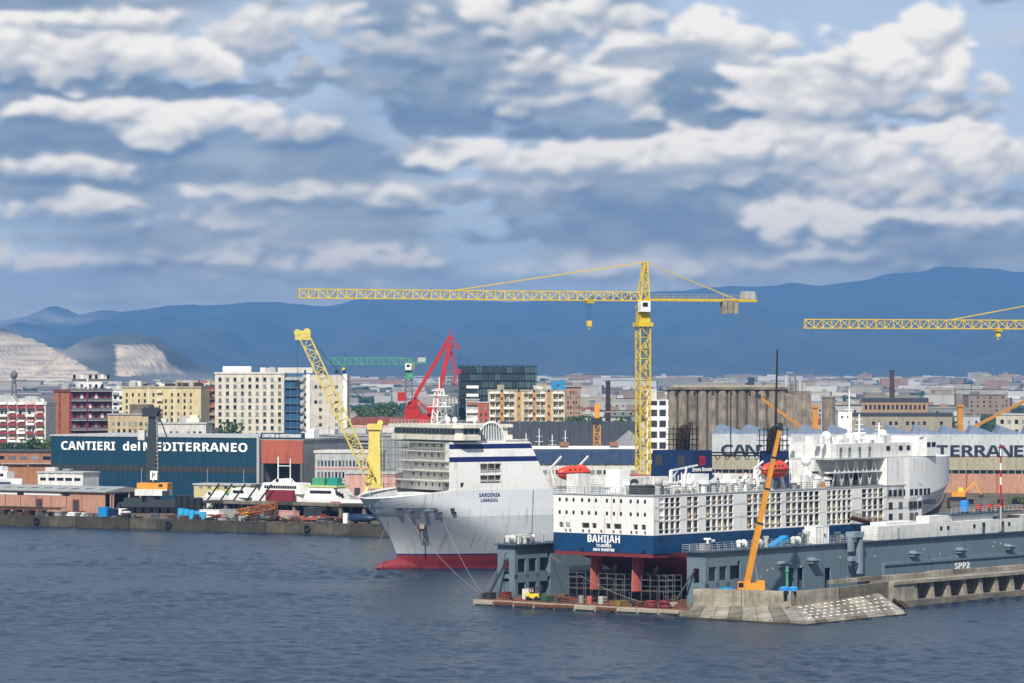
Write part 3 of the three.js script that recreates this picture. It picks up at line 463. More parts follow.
  for (const sgn of [1, -1]) {
    const b = B(), zz = sgn * HB, zi = sgn * (HB - .28);
    for (let f = 0; f < 3; f++) b.bx(.35, fl[f] + .004, zi, SE, fl[f] + .28, zz);
    b.bx(.35, y1 - .35, zi, SE, y1 - .004, zz);
    // runs of pens: from, to, number of openings; the rest is plating
    const runs = [[659, 681, 4], [687, 699, 2], [706, 734, 5], [747, 782, 6], [786, 820, 6], [827, 852, 5], [862, 884, 4]].map(([a, c, n]) => [LPX(a), LPX(c), n]);
    let x = .35;
    const open = [];
    for (const [a, c, n] of runs) {
      b.bx(x, y0 + .28, zi, a, y1 - .35, zz);
      const w = (c - a) / n; for (let k = 0; k < n; k++) { open.push([a + k * w, w]); b.bx(a + (k + 1) * w - .2, y0 + .28, zi, a + (k + 1) * w + .16, y1 - .35, zz); }
      for (let f = 0; f < 3; f++) b.bx(a, fl[f] + .95, zi, c, fl[f] + 1.03, zz);
      x = c + .16;
    }
    b.bx(x, y0 + .28, zi, SE, y1 - .35, zz); b.mesh('side_plating', mats.hullWhite, ship);
    if (sgn < 0) continue;
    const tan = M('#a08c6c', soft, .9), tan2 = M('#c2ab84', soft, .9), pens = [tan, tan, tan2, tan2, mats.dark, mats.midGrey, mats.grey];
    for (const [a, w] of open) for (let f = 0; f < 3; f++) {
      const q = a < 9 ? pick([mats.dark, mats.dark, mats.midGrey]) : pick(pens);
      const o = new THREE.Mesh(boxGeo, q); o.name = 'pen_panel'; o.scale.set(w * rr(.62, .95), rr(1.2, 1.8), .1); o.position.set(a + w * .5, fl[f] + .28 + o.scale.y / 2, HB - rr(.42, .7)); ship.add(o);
    }
  }
  B().bx(LPX(820), y0, HB - 1, LPX(826.5), y1, HB - .4).mesh('seam_panel', mats.wood, ship);
  B().rail([V(.2, y1 + .22, HB), V(72, y1 + .22, HB)], 1.15, 1.7, .07).mesh('railing', mats.midGrey, ship); B().rail([V(.2, y1 + .22, HB), V(.2, y1 + .22, -HB), V(70, y1 + .22, -HB)], 1.15, 1.7, .06).mesh('railing', mats.midGrey, ship);
  // ---- bow: white flared bulwark block
  const bx = []; for (let x = 75.6; x <= 111.6; x += 1.5) bx.push(x);
  const bl = B().loft(bx.map((x) => { const p = Math.max(.02, plan(x) + (x > 82 ? .25 : 0)), q = Math.min(p, mix(p, waist(x), .35)), s = sheer(x) - .02, tp = 25.7; return [V(x, s, -q), V(x, mix(s, tp, .35), -p), V(x, tp, -p), V(x, tp, p), V(x, mix(s, tp, .35), p), V(x, s, q)]; }), false); bl.bx(75.6, 20.5, -HB, 75.9, 25.7, HB);
  bl.mesh('forecastle', mats.hullWhite, ship);
  const fw = boxAt(1, 1, .12), slot = (p, y, w, h, m) => { const L = LPX(p), o = piece('side_window', fw, m, ship, L, y, plan(L) + (L > 82 ? .24 : 0)); o.scale.set(w, h, 1); o.rotation.y = L > 82 ? Math.atan2(plan(L - .5) - plan(L + .5), 1) : 0; };
  for (const p of [890, 895, 900, 905, 910.5, 915.5, 920.5, 925.5, 930]) slot(p, 18.9, 1.15, 1.25, pick([mats.glass, mats.dark, mats.midGrey])); for (const p of [890.5, 900.5, 910, 914.5, 919.5]) slot(p, 16.4, 1.3, 1.4, pick([mats.dark, mats.midGrey])); for (const p of [890.5, 900.5, 910.5, 915.5]) slot(p, 14.3, 1.3, 1.2, pick([mats.dark, mats.midGrey]));
  const nm = B(); nm.text('BAHIJAH', .95, .05, new THREE.Matrix4(), 1.1); const no = nm.mesh('bow_lettering', mats.letterNavy, ship, 'navy ship name on the white bow'); { const L = LPX(929); no.position.set(L, 16.4, plan(L) + .55); no.rotation.y = Math.atan2(plan(L - 1) - plan(L + 1), 2); }
  const anchor = B(); anchor.bx(-.3, 0, 0, .3, 2.2, .5).bx(-1, 0, .1, 1, .5, .6); const am = anchor.mesh('anchor', mats.dark, ship); am.position.set(103, 15, plan(103) + .2); am.rotation.y = .7;
  // ---- bridge deckhouse
  const bd = B(); bd.bx(58, 25.7, -10.5, 94, 26.0, 10.9); bd.mesh('bridge_deck', mats.lightGrey, ship);
  B().bx(61, 26.0, -8, 88, 28.7, 9.4).bx(58, 20.5, -7, 75.4, 25.69, 6.5).mesh('bridge_house', mats.white, ship);
  const bf = B(); bf.polyY([[88, -9], [88, 10.6], [90, 11.4], [93, 11.4], [95.4, 9.6], [96.6, 5], [96.6, -5], [95, -9]], 25.9, 29.6); bf.mesh('wheelhouse', mats.whiteClean, ship);
  B().bx(88.2, 29.604, -8.8, 95.6, 29.85, 11.1).mesh('wheelhouse_roof', mats.white, ship);
  const wwin = boxAt(1.25, .95, .1); for (const x of [79, 83.5, 86.3]) piece('window', wwin, mats.glass, ship, x, 27.6, 9.45); for (const x of [90.6, 92.3]) piece('window', wwin, mats.glass, ship, x, 28.2, 11.42); { const o = piece('window', wwin, mats.glass, ship, 94.3, 28.2, 10.6); o.rotation.y = .62; }
  for (const x of [62.5, 65.5, 69, 72.5]) piece('door', boxAt(.8, 1.9, .1), mats.midGrey, ship, x, 27.05, 9.43);
  B().rail([V(58, 26, 10.8), V(88, 26, 10.8)], 1.1, 1.4).rail([V(61, 28.7, 9.3), V(87, 28.7, 9.3)], 1.0, 1.5).mesh('bridge_railing', mats.whiteClean, ship);
  const tr = B(); for (let x = 59; x < 75; x += 3.2) tr.bar(V(x, 20.6, 9.8), V(x + 1.6, 25.6, 9.8), .22).bar(V(x + 3.2, 20.6, 9.8), V(x + 1.6, 25.6, 9.8), .22); tr.bx(57, 23.1, 9.4, 75.5, 23.4, 10.4); tr.mesh('deck_truss', mats.white, ship);
  // masts and domes
  const mast = (x, z, y, h, label) => { const m = B(); m.rod(V(x, y, z), V(x, y + h, z), .26, 8, .12); for (const k of [.45, .62, .8]) m.bar(V(x, y + h * k, z - 1.6 * (1.2 - k)), V(x, y + h * k, z + 1.6 * (1.2 - k)), .1); m.bar(V(x - .9, y, z), V(x, y + h * .5, z), .12).bar(V(x + .9, y, z), V(x, y + h * .5, z), .12); m.mesh('mast', mats.whiteClean, ship, label); };
  mast(75, 3, 28.7, 10.5, 'main white mast with crossbars'); mast(86, -2, 28.7, 5.5); mast(81, 6, 28.7, 4);
  for (const [x, z, y, r] of [[64, 5, 29.1, 1.0], [52.5, 8.2, 24.6, 1.0], [84, 5, 29.7, .75], [60, -2, 29, .7]]) { const d = B(); d.ball(x, y + r, z, r, r, r, 16).cyl(x, y - 1.4, z, r * .42, 1.7, 10); d.mesh('radar_dome', mats.whiteClean, ship); }
  for (const [x, z] of [[80, 2], [70, 7]]) { const d = B(); d.bx(x - .1, 30.4, z - 1.5, x + .1, 30.65, z + 1.5).cyl(x, 28.7, z, .15, 1.7, 8); d.mesh('radar_scanner', mats.whiteClean, ship); }
  // ---- funnels with scaffolded exhausts
  const funnel = (x0, x1, z0, z1, ytop, ex) => {
    const f = B(); const k = .5; f.loft([[20.5, 0], [ytop, k]].map(([y, i]) => [V(x0 + i, y, z0 + i * .6), V(x0 + i, y, z1 - i * .2), V(x1 - i * .3, y, z1 - i * .2), V(x1 - i * .3, y, z0 + i * .6)]), false, true); f.bx(x0 + k, ytop - .2, z0 + .3, x1 - .2, ytop, z1 - .1); const fm = f.mesh('funnel', mats.navyClean, ship);
    const e = B(); for (let i = 0; i < 3; i++) e.rod(V(ex + i * .9, ytop, (z0 + z1) / 2 + i * .4), V(ex + i * .9 + .9, ytop + 4.2 + .5 * i, (z0 + z1) / 2 + i * .4), .42, 10); e.mesh('exhaust_pipe', mats.rustDark, fm);
    const s = B(); for (let i = 0; i <= 3; i++) for (let j = 0; j <= 2; j++) s.bar(V(ex - .8 + i * 1.4, ytop, (z0 + z1) / 2 - 1.4 + j * 1.7), V(ex - .8 + i * 1.4, ytop + 5.2 - Math.abs(i - 2) * .6, (z0 + z1) / 2 - 1.4 + j * 1.7), .13);
    for (let y = 1; y < 5; y++) for (let j = 0; j <= 2; j++) s.bar(V(ex - 1.3, ytop + y, (z0 + z1) / 2 - 1.4 + j * 1.7), V(ex + 4, ytop + y, (z0 + z1) / 2 - 1.4 + j * 1.7), .12); for (let y = 1; y < 5; y++) for (let i = 0; i <= 3; i++) s.bar(V(ex - .8 + i * 1.4, ytop + y, (z0 + z1) / 2 - 2), V(ex - .8 + i * 1.4, ytop + y, (z0 + z1) / 2 + 2.6), .12);
    s.mesh('exhaust_scaffold', mats.black, fm); return fm;
  };
  const f1 = funnel(26.4, 33.2, -9.4, .3, 27.9, 28.6);
  for (const z of [-7.5, -2.2]) piece('funnel_opening_shade', boxAt(.1, 1.9, 1.6), mats.roofDark, f1, 26.75, 26, z);  // dark plates painted for the shade inside the funnel openings
  const lg = B(); lg.bx(-.85, 0, 0, .85, 1.7, .06); const lo = lg.mesh('emblem', M('#b51f4a', null, .5), f1, 'crimson square emblem'); lo.position.set(29.8, 25.1, .34);
  const lt2 = B(); lt2.bx(-.5, .35, 0, -.15, 1.3, .05).bx(.15, .35, 0, .5, 1.3, .05); const lo2 = lt2.mesh('emblem_bars', M('#6d1031', null, .5), f1); lo2.position.set(29.8, 25.1, .4);
  const fn = B(); fn.text('Drore Dream', .72, .04, new THREE.Matrix4()); const fno = fn.mesh('funnel_lettering', mats.letterWhite, f1); fno.position.set(29.8, 24.0, .34);
  funnel(44.5, 48.2, 2.5, 7.4, 27.6, 44.6);
  const pipe = B(); pipe.rod(V(33.2, 27.4, -2), V(44.5, 27.2, 3.5), .16, 8).rod(V(33.2, 26.9, -2), V(44.5, 26.7, 3.5), .12, 8); for (let k = 0; k < 6; k++) { const q = V(33.2, 26.9, -2).lerp(V(44.5, 26.7, 3.5), (k + .5) / 6); pipe.add(new THREE.TorusGeometry(.75, .09, 6, 14, Math.PI), new THREE.Matrix4().makeRotationZ(Math.PI).setPosition(q.x, q.y, q.z)); } pipe.mesh('pipe_bridge', mats.black, ship);
  const bm = B(); bm.rod(V(44.6, 24.6, 6.4), V(45.6, 46.8, 6.4), .26, 8, .16); bm.mesh('tall_mast', mats.black, ship, 'very tall thin black mast');
  const bm2 = B(); bm2.rod(V(38, 27, 1), V(38, 38.5, 1), .12, 6); bm2.mesh('whip_aerial', mats.black, ship);
  // ---- deck gear: mushroom vents, houses, davits
  const vent = (() => { const b = B(); b.cyl(0, 0, 0, .55, 1.5, 12).cyl(0, 1.5, 0, .95, .3, 14, .95).cyl(0, 1.8, 0, .95, .35, 14, .35); return b.geo(); })();
  const cowl = (() => { const b = B(); b.cyl(0, 0, 0, .5, 1.9, 12); b.add(new THREE.SphereGeometry(.85, 12, 8, 0, Math.PI * 2, 0, Math.PI * .62), new THREE.Matrix4().makeRotationZ(1.2).setPosition(0, 2.1, 0)); return b.geo(); })();
  const deck = y1 + .22;
  for (let k = 0; k < 46; k++) { const x = 3 + (k % 23) * 2.5 + rr(-.5, .5), z = k < 23 ? rr(7.2, 10) : rr(-4, 6); if (x > 24 && x < 35 && z < 3) continue; if (x > 43 && x < 51 && z > 1 && z < 9) continue; if (x > 56 && z < 7.5) continue; const o = piece(k % 4 ? 'mushroom_vent' : 'cowl_vent', k % 4 ? vent : cowl, rnd() < .8 ? mats.whiteClean : mats.lightGrey, ship, x, deck, z, rr(0, 6)); o.scale.setScalar(rr(.7, 1.15)); }
  const bitAt = (name, m, x, z, sx, sy, sz, up = 0) => { const o = piece(name, boxGeo, m, ship, x, deck + sy / 2 + up, z); o.scale.set(sx, sy, sz); };
  const house = (x0, x1, z0, z1, h, m = mats.white) => { B().bx(x0, deck, z0, x1, deck + h, z1).mesh('deck_house', m, ship); };
  house(1.5, 5.2, -9.6, -6.9, 3.4); house(6, 9, -4, -.8, 4.2, mats.whiteClean); house(10, 13, 3.5, 5, 3.0); house(18, 22.5, 4.2, 7.2, 3.3, mats.whiteClean); house(36, 38.6, 7.6, 10.4, 3.8, mats.whiteClean); house(51, 55, 5.5, 9.2, 2.6); house(12, 22, -8, -3, 2.6, mats.offwhite); house(36, 43, -7, 2, 2.7, mats.whiteClean); house(1.2, 4, 5, 9, 1.6, mats.roofDark);
  const gan = B(); gan.bar(V(9, deck, 8.6), V(9, deck + 4.2, 8.6), .5).bar(V(9, deck + 4.2, 8.6), V(20, deck + 4.9, 6.4), .34).bar(V(14, deck, 7.6), V(15, deck + 4.5, 7.6), .3).bar(V(9, deck + 2.5, 8.6), V(12, deck + 4.3, 8), .2).bar(V(17, deck, 9), V(15.5, deck + 3.6, 7.8), .2); gan.mesh('deck_crane', mats.whiteClean, ship);
  const g2 = B(); for (const x of [34.4, 42.4]) g2.bar(V(x, deck, 10.2), V(x - .3, deck + 4.0, 9.3), .42).bar(V(x - .3, deck + 4.0, 9.3), V(x, deck + 5.4, 11), .34); g2.bar(V(34.1, deck + 4.3, 9.2), V(42.1, deck + 4.3, 9.2), .2); g2.mesh('davit', mats.whiteClean, ship);
  for (const [x, z] of [[53.8, 9.7], [55.2, 9.7]]) B().bx(x, deck, z - .4, x + .9, deck + .9, z + .5).mesh('locker', x < 54 ? mats.red : mats.orange, ship);
  for (let k = 0; k < 150; k++) { const x = rr(2, 57), z = rr(2, 10.6), q = rnd(); if (x > 43 && x < 50 && z < 8.5) continue; if (q < .45) bitAt('deck_post', pick([mats.whiteClean, mats.white, mats.lightGrey]), x, z, .14, rr(1.2, 3.6), .14); else if (q < .8) bitAt('deck_locker', pick([mats.whiteClean, mats.white, mats.offwhite, mats.grey, mats.midGrey]), x, z, rr(.5, 1.8), rr(.5, 1.7), rr(.5, 1.4)); else bitAt('pipe_run', pick([mats.whiteClean, mats.grey]), x, z, rr(2, 6), .22, .22, rr(.4, 2.2)); }
  B().bx(56, deck, 4, 75, deck + .12, 10.9).mesh('shade_deck', mats.midGrey, ship);
  for (let k = 0; k < 26; k++) { const x = 58 + rr(0, 28), z = rr(0, 9), h = rr(.6, 1.8), o = piece('roof_fitting', boxGeo, pick([mats.whiteClean, mats.white, mats.lightGrey]), ship, x, 28.7 + h / 2, z); o.scale.set(rr(.2, 1.6), h, rr(.2, 1.2)); }
  for (let k = 0; k < 10; k++) { const x = 57 + k * 1.8; B().bx(x, 20.55, 6.4, x + .9, 22.6 + rr(0, .9), 7.4).mesh('ventilator_box', pick([mats.white, mats.grey, mats.dark]), ship); }
  // stern lettering
  const sm = new THREE.Matrix4().makeRotationY(-Math.PI / 2);
  const l1 = B(); l1.text('BAHIJAH', 1.35, .06, sm, 1.0); const o1 = l1.mesh('stern_lettering', mats.letterWhite, ship, 'white name BAHIJAH'); o1.position.set(-.02, 11.75, .2);
  const l2 = B(); l2.text('T/LAGRES', .52, .05, sm, 1.05); const o2 = l2.mesh('port_lettering', mats.letterWhite, ship); o2.position.set(-.02, 10.95, .2);
  const l3 = B(); l3.text('IMO 9360788', .5, .05, sm, 1.15); const o3 = l3.mesh('number_lettering', mats.letterWhite, ship); o3.position.set(-.02, 10.2, .2);
  const mid = B(); mid.text('ASSEM', 1.5, .05, new THREE.Matrix4(), 1.1); const mo = mid.mesh('side_lettering', mats.letterWhite, ship, 'white letters on the blue side'); mo.position.set(LPX(812), 11.35, HB + .01);
  for (const x of [18, 74]) { const q = B(); q.bx(x - .5, 11.6, HB, x + .5, 12, HB + .05); q.mesh('hull_mark', mats.letterWhite, ship); }
  // gangway from ship to dock wall
  const gw = B(); gw.bar(V(62, 14.6, HB + .6), V(71, 11.4, HB + 8.6), .9, .3).rail([V(62, 14.7, HB + .2), V(71, 11.6, HB + 8.2)], 1, 1.5).rail([V(62, 14.7, HB + 1), V(71, 11.6, HB + 9)], 1, 1.5); gw.mesh('gangway', mats.wood, ship);
}
function lifeboat(name, label, cat, x, y, d, turn, L, m, group) {
  const t = thing(name, label, cat, x, y, d, turn, group), H = L * .16, Wd = L * .17;
  const ring = (u, lo) => { const k = Math.pow(Math.max(0, 1 - u * u), .42), q = []; for (let i = 0; i <= 10; i++) { const a = Math.PI * i / 10; q.push(lo ? V(u * L / 2, -Math.sin(a) * H * 1.25 * k, Math.cos(a) * Wd * k) : V(u * L / 2, Math.sin(a) * H * (1.15 + .25 * (u > .25 && u < .7)) * k, -Math.cos(a) * Wd * k)); } return q; };
  const us = []; for (let u = -1; u <= 1.001; u += .1) us.push(Math.min(.999, Math.max(-.999, u)));
  B().loft(us.map((u) => ring(u, true))).mesh('hull', m, t); B().loft(us.map((u) => ring(u, false))).mesh('canopy', m, t);
  const r = B(); for (let k = 0; k < us.length - 1; k++) for (const s of [1, -1]) { const w = (u) => s * Wd * 1.02 * Math.pow(Math.max(0, 1 - u * u), .42); r.bar(V(us[k] * L / 2, 0, w(us[k])), V(us[k + 1] * L / 2, 0, w(us[k + 1])), .14); } r.mesh('rubbing_strake', mats.dark, t);
  for (const u of [-.4, -.1, .2]) piece('window', boxAt(.5, .35, .12), mats.glass, t, u * L / 2, H * .55, Wd * .86);
  return t;
}
{ const s = 8.7 + 38.4, w = 23.3 + 10.9, [x, d] = dockAt(s, w); lifeboat('lifeboat', 'red orange lifeboat on white davits of the livestock ship', 'lifeboat', x, 24.3, d, AX, 8.2, mats.lifeboat, 'covered lifeboats'); }

{ // steel, gratings and gear strewn over the pontoon deck, and fittings along the wall tops
  const kinds = [[mats.rust, 'rusty'], [mats.rustDark, 'dark brown'], [mats.dark, 'black'], [mats.midGrey, 'grey'], [mats.tan, 'tan'], [mats.antifoul, 'dull red']];
  for (let k = 0; k < 40; k++) { const s = rr(2.2, 24), w = rr(5.5, 43), [m, mn] = pick(kinds); if (s > 9 && s < 17 && w > 12 && w < 37) continue; const t = dockThing('dock_scrap', `low ${mn} pile of plates on dock floor, ${s < 6 ? 'front' : s < 14 ? 'middle' : 'rear'} row, ${w < 13 ? 'far left' : w < 20 ? 'left' : w < 28 ? 'centre' : w < 36 ? 'right' : 'far right'}`, 'scrap', s, 1.08, w, rr(0, 3), 'piles on the dock floor'); for (let j = 0; j < 4; j++) { const o = piece('plate', boxGeo, j % 2 ? m : mats.rustDark, t, rr(-.5, .5), .12 + j * .2, rr(-.5, .5), rr(0, 3)); o.scale.set(rr(.5, 2), rr(.12, .4), rr(.3, 1)); } }
  for (let k = 0; k < 17; k++) { const t = dockThing('edge_stanchion', 'thin rusty stanchion along the front edge of the dock apron', 'stanchion', .5, 1.08, 1.2 + k * 2.7, 0, 'stanchions on the dock apron'); B().cyl(0, 0, 0, .06, 1.15, 6).mesh('post', mats.rustDark, t); B().cyl(0, 0, 0, .16, .06, 8).mesh('foot', mats.rustDark, t); }
  for (let k = 0; k < 22; k++) { const far = k < 9, s = far ? rr(8, 17) : rr(9, 60), w = far ? rr(.6, 4.2) : rr(43.6, 46.8), [m, mn] = pick([[mats.whiteClean, 'white'], [mats.lightGrey, 'pale grey'], [mats.tan, 'tan'], [mats.midGrey, 'grey'], [mats.offwhite, 'off white']]); const t = dockThing('deck_fitting', `small ${mn} fitting on top of the ${far ? 'far' : 'near'} dock wall ${s < 14 ? 'at its front end' : s < 35 ? 'left of the white cabin' : 'beside the white cabin'}`, 'fitting', s, 10.92, w, rr(0, 3), 'fittings on the dock walls'); const h = rr(.6, 1.9); B().cyl(0, 0, 0, rr(.15, .4), h, 8).mesh('post', m, t); B().bx(-rr(.3, .8), h, -.3, rr(.3, .8), h + rr(.2, .6), .3).mesh('head', m, t); }
}

// ---------- breakwater ----------
{
  const [x, d] = dockAt(2, 52), t = thing('breakwater', 'weathered concrete breakwater in front of the floating dock', 'breakwater', x, 0, d, AX);
  // local: x along the breakwater, z towards the camera. Head block 0..34 m, then the long wall.
  const loc = (p, y, h) => { const dd = (EYE - h) * F / (y - HORIZON), xx = px(p, dd); return [(xx - x) * ca + (dd - d) * sa, (xx - x) * sa - (dd - d) * ca]; };
  const pt = (p, y, h) => { const [a, b] = loc(p, y, h); return V(a, h, b); };
  // sloping apron of cast slabs round the head (foot at the water, top against the parapet)
  const foot = [[684, 618], [740, 621.5], [806, 625.5], [858, 620], [906, 615]].map(([a, b]) => pt(a, b, 0)), lipT = [[686, 613.8], [742, 617.2], [805, 621], [856, 615.5], [903, 610.2]].map(([a, b]) => pt(a, b, .75)), back = [[694, 604, 2], [742, 604.8, 2], [792, 605.5, 2], [835, 598.5, 2.6], [876, 591, 3]].map(([a, b, h]) => pt(a, b, h));
  for (let k = 0; k < 4; k++) {
    const b = B(), nu = [4, 4, 5, 5][k];
    for (let j = 0; j < nu; j++) {
      const s0 = j / nu + .004, s1 = (j + 1) / nu - .004, L = (q, s) => q[k].clone().lerp(q[k + 1], s), dy = rr(-.03, .03), up = (v) => v.setY(v.y + dy);
      const slab = B(), low = (v) => v.clone().setY(-1.2);
      slab.loft([s0, s1].map((s) => [low(L(foot, s)), L(foot, s), up(L(lipT, s)), up(L(back, s)), low(L(back, s))]), false, true);
      slab.mesh('apron_slab', (k + j) % 3 ? mats.concrete : mats.concreteDark, t);
    }
    const moss = B(); const o = V(-.02, 0, .06); moss.loft([0, 1].map((s) => [foot[k].clone().lerp(foot[k + 1], s).add(o).setY(-1), foot[k].clone().lerp(foot[k + 1], s).add(o).setY(.28)]), false); moss.mesh('waterline_weed', mats.concreteMoss, t);
  }
  // parapet wall and deck of the head
  const pa = [[694, 604, 2, 588], [742, 604.8, 2, 589.5], [792, 605.5, 2, 591], [835, 598.5, 2.6, 587.5], [890, 588.5, 3.2, 580.5]].map(([a, b, h, ty]) => { const q = pt(a, b, h), dd = (EYE - h) * F / (b - HORIZON); return [q, EYE - (ty - HORIZON) * dd / F]; });
  const segs = pa.length - 1;
  for (let k = 0; k < segs; k++) {
    const w = B(), [a, ha] = pa[k], [c, hc] = pa[k + 1], dir = c.clone().sub(a).setY(0).normalize(), nrm = V(-dir.z, 0, dir.x).multiplyScalar(.9), g = dir.clone().multiplyScalar(.03);
    w.loft([[a.clone().add(g), ha], [c.clone().sub(g), hc]].map(([q, h]) => { const r = q.clone().add(nrm.clone().multiplyScalar(dir.x > .5 || true ? 1 : -1)); return [q.clone().setY(-1), q.clone().setY(h), r.clone().setY(h), r.clone().setY(-1)]; }), false, true); w.mesh('parapet', k === 3 ? mats.concreteDark : mats.concrete, t);
  }
  const inner = pa.map(([q]) => [q.x, q.z]); B().polyY([...inner, [inner[4][0], inner[4][1] - 4], [inner[0][0] - 0.2, inner[0][1] - 1]], -1, 2.2).mesh('head_deck', mats.concreteDark, t);
  // little white light studs on the apron
  const stud = boxAt(.42, .14, .4); for (let r = 0; r < 5; r++) for (let c = 0; c < 13; c++) { const s = .12 + (c + (r % 2) * .5) * .142, k = 2 + Math.min(1, Math.floor(s)), f = s - (k - 2), q = lipT[k].clone().lerp(lipT[k + 1], Math.min(1, f)).lerp(back[k].clone().lerp(back[k + 1], Math.min(1, f)), .12 + r * .17); if (rnd() < .12) continue; piece('reflector_block', stud, mats.letterWhite, t, q.x, q.y + .12, q.z); }
  // the long wall to the right: row of recesses between buttresses, lip above, low wall behind
  const w0 = pt(905, 606.6, 0), L = 150, z0 = w0.z, x0 = w0.x - 3;
  B().bx(x0, -1, z0 - 7, x0 + L, 1.05, z0).mesh('footing', mats.concreteDark, t);
  B().bx(x0, 1.05, z0 - 7, x0 + L, 4.6, z0 - 2.9).mesh('core_wall', mats.concreteDark, t);
  for (let k = 0; k < 26; k++) { const a = x0 + 7 + k * 5.6; const b = B(); b.polyX([[z0 - 2.9, 1.05], [z0 - .5, 1.05], [z0 - .9, 4.05], [z0 - 2.9, 4.05]], a, a + 1.15); b.mesh('buttress', mats.concrete, t); }
  B().bx(x0, 1.05, z0 - 2.95, x0 + 7, 4.05, z0 - .6).mesh('end_pier', mats.concrete, t);
  for (let k = 0; k < 15; k++) B().bx(x0 + k * 10 + .02, 4.05, z0 - 3.0, x0 + k * 10 + 9.98, 4.62, z0 - .35 + rr(-.04, .04)).mesh('cap_slab', mats.concrete, t);
  for (let k = 0; k < 19; k++) B().bx(x0 - 12 + k * 8 + .03, 4.6, z0 - 6.6, x0 - 12 + k * 8 + 7.97, 5.4 + rr(-.18, .12), z0 - 5.6).mesh('back_wall', k % 4 === 1 ? mats.concreteDark : mats.concrete, t);
  for (let k = 0; k < 2; k++) { const q = pt(893 + k * 5, 600 + k * 1.5, 1.9), q2 = pt(900 + k * 6, 606 + k * 1.2, .9); B().bar(q, q2, .5, .8).mesh('rusty_fender', mats.rustDark, t); }
  // traffic light box on the parapet
  const lb = B(), lq = pt(783, 601, 3.1); lb.bx(-.25, 0, 0, .25, 1.8, .4).bx(-.5, 1.1, .1, .5, 1.7, .5); const lm = lb.mesh('signal_box', mats.black, t); lm.position.copy(lq); lm.position.z += .3;
}
const onBreakwater = (p, y, h) => { const dd = (EYE - h) * F / (y - HORIZON); return [px(p, dd), dd]; };
{ // mobile crane with its long telescopic boom
  const dd = 617, t = thing('mobile_crane', 'orange telescopic mobile crane standing on the breakwater', 'crane', px(749, dd), 2.2, dd, .1);
  B().bx(-3.6, 1.0, -1.3, 3.4, 1.7, 1.3).mesh('carrier', mats.orange, t);
  const w = B(); w.rod(V(0, 0, -.25), V(0, 0, .25), .6, 14); const wg = w.geo(); for (const x of [-2.8, -1.4, 1.4, 2.8]) for (const z of [-1.25, 1.25]) piece('wheel', wg, mats.tyre, t, x, .6, z);
  B().bx(-1.7, 1.7, -1.2, 2.6, 3.2, 1.2).bx(1.2, 3.2, -1.2, 2.6, 3.6, 1.2).mesh('superstructure', mats.orange, t); B().bx(-2.2, 1.8, .3, -1.2, 3.5, 1.5).mesh('cab', mats.orange, t); piece('cab_window', boxAt(.85, .8, .06), mats.glass, t, -1.7, 2.9, 1.53);
  const p0 = V(-.5, 3.0, 0), p1 = V(px(777.5, 612) - px(749, dd), hy(428, 612) - 2.2, 5), dir = p1.clone().sub(p0);
  [[0, .4, 1.0], [.36, .62, .86], [.6, .82, .74], [.8, 1, .62]].forEach(([a, c, s]) => { const b = B(); b.bar(p0.clone().addScaledVector(dir, a), p0.clone().addScaledVector(dir, c), s, s * 1.15); const m = b.mesh('boom_section', mats.orange, t); const r = B(); r.bar(p0.clone().addScaledVector(dir, c - .012), p0.clone().addScaledVector(dir, c), s * 1.12, s * 1.28); r.mesh('boom_collar', mats.dark, m); });
  B().rod(V(1.6, 2.4, .3), p0.clone().addScaledVector(dir, .2), .28, 10).mesh('lift_ram', mats.steel, t);
  B().bx(-.4, 0, -.5, .4, .9, .5).mesh('boom_head', mats.dark, t).position.copy(p1);
  B().rod(p1, V(p1.x + .4, p1.y - 6, p1.z), .05, 6).mesh('hoist_rope', mats.black, t);
  B().bar(V(2.5, 3.4, 0), V(5.4, .3, .5), .14).mesh('stay', mats.dark, t); for (const [x, z] of [[-3.4, 2.4], [3.2, 2.4]]) B().bx(x - .2, 0, z - 1.2, x + .2, 1.2, z).bx(x - .45, 0, z - .45, x + .45, .12, z + .45).mesh('outrigger', mats.orange, t);
}
{ const dd = 618; for (const [p, w, l] of [[727, 3.6, 'flat blue tarpaulin on the breakwater left of the orange crane']]) { const t = thing('blue_tarpaulin', l, 'tarpaulin', px(p, dd), 2.2, dd, .5); const b = B(); b.loft([-1, -.4, .4, 1].map((u) => [-1, -.3, .3, 1].map((v2) => V(u * w / 2, 1.9 + .55 * (1 - u * u) * (1 - v2 * v2) + .1 * Math.sin(u * 9 + v2 * 5), v2 * 1.2)))); b.mesh('sheet', mats.blue, t); B().bx(-w / 2 + .1, 0, -1.1, w / 2 - .1, 1.9, 1.1).mesh('load', mats.dark, t); }
  for (const [p, l] of [[784, 'blue tank on the breakwater, left of a pair'], [793, 'blue tank on the breakwater, right of a pair']]) { const t = thing('breakwater_tank', l, 'tank', px(p, 614), 2.2, 614); B().cyl(0, 0, 0, .95, 2.5, 16).mesh('barrel', mats.blueTank, t); B().cyl(0, 2.5, 0, .95, .25, 16, .35).mesh('lid', mats.blueTank, t); }
  const t = thing('harbour_light', 'small green harbour light post on the breakwater', 'beacon', px(787, 616), 2.2, 616); B().cyl(0, 0, 0, .28, 5.2, 10, .22).mesh('post', mats.green, t); B().cyl(0, 5.2, 0, .45, .15, 10).cyl(0, 5.35, 0, .3, .8, 10, .2).mesh('lantern', mats.green, t);
}
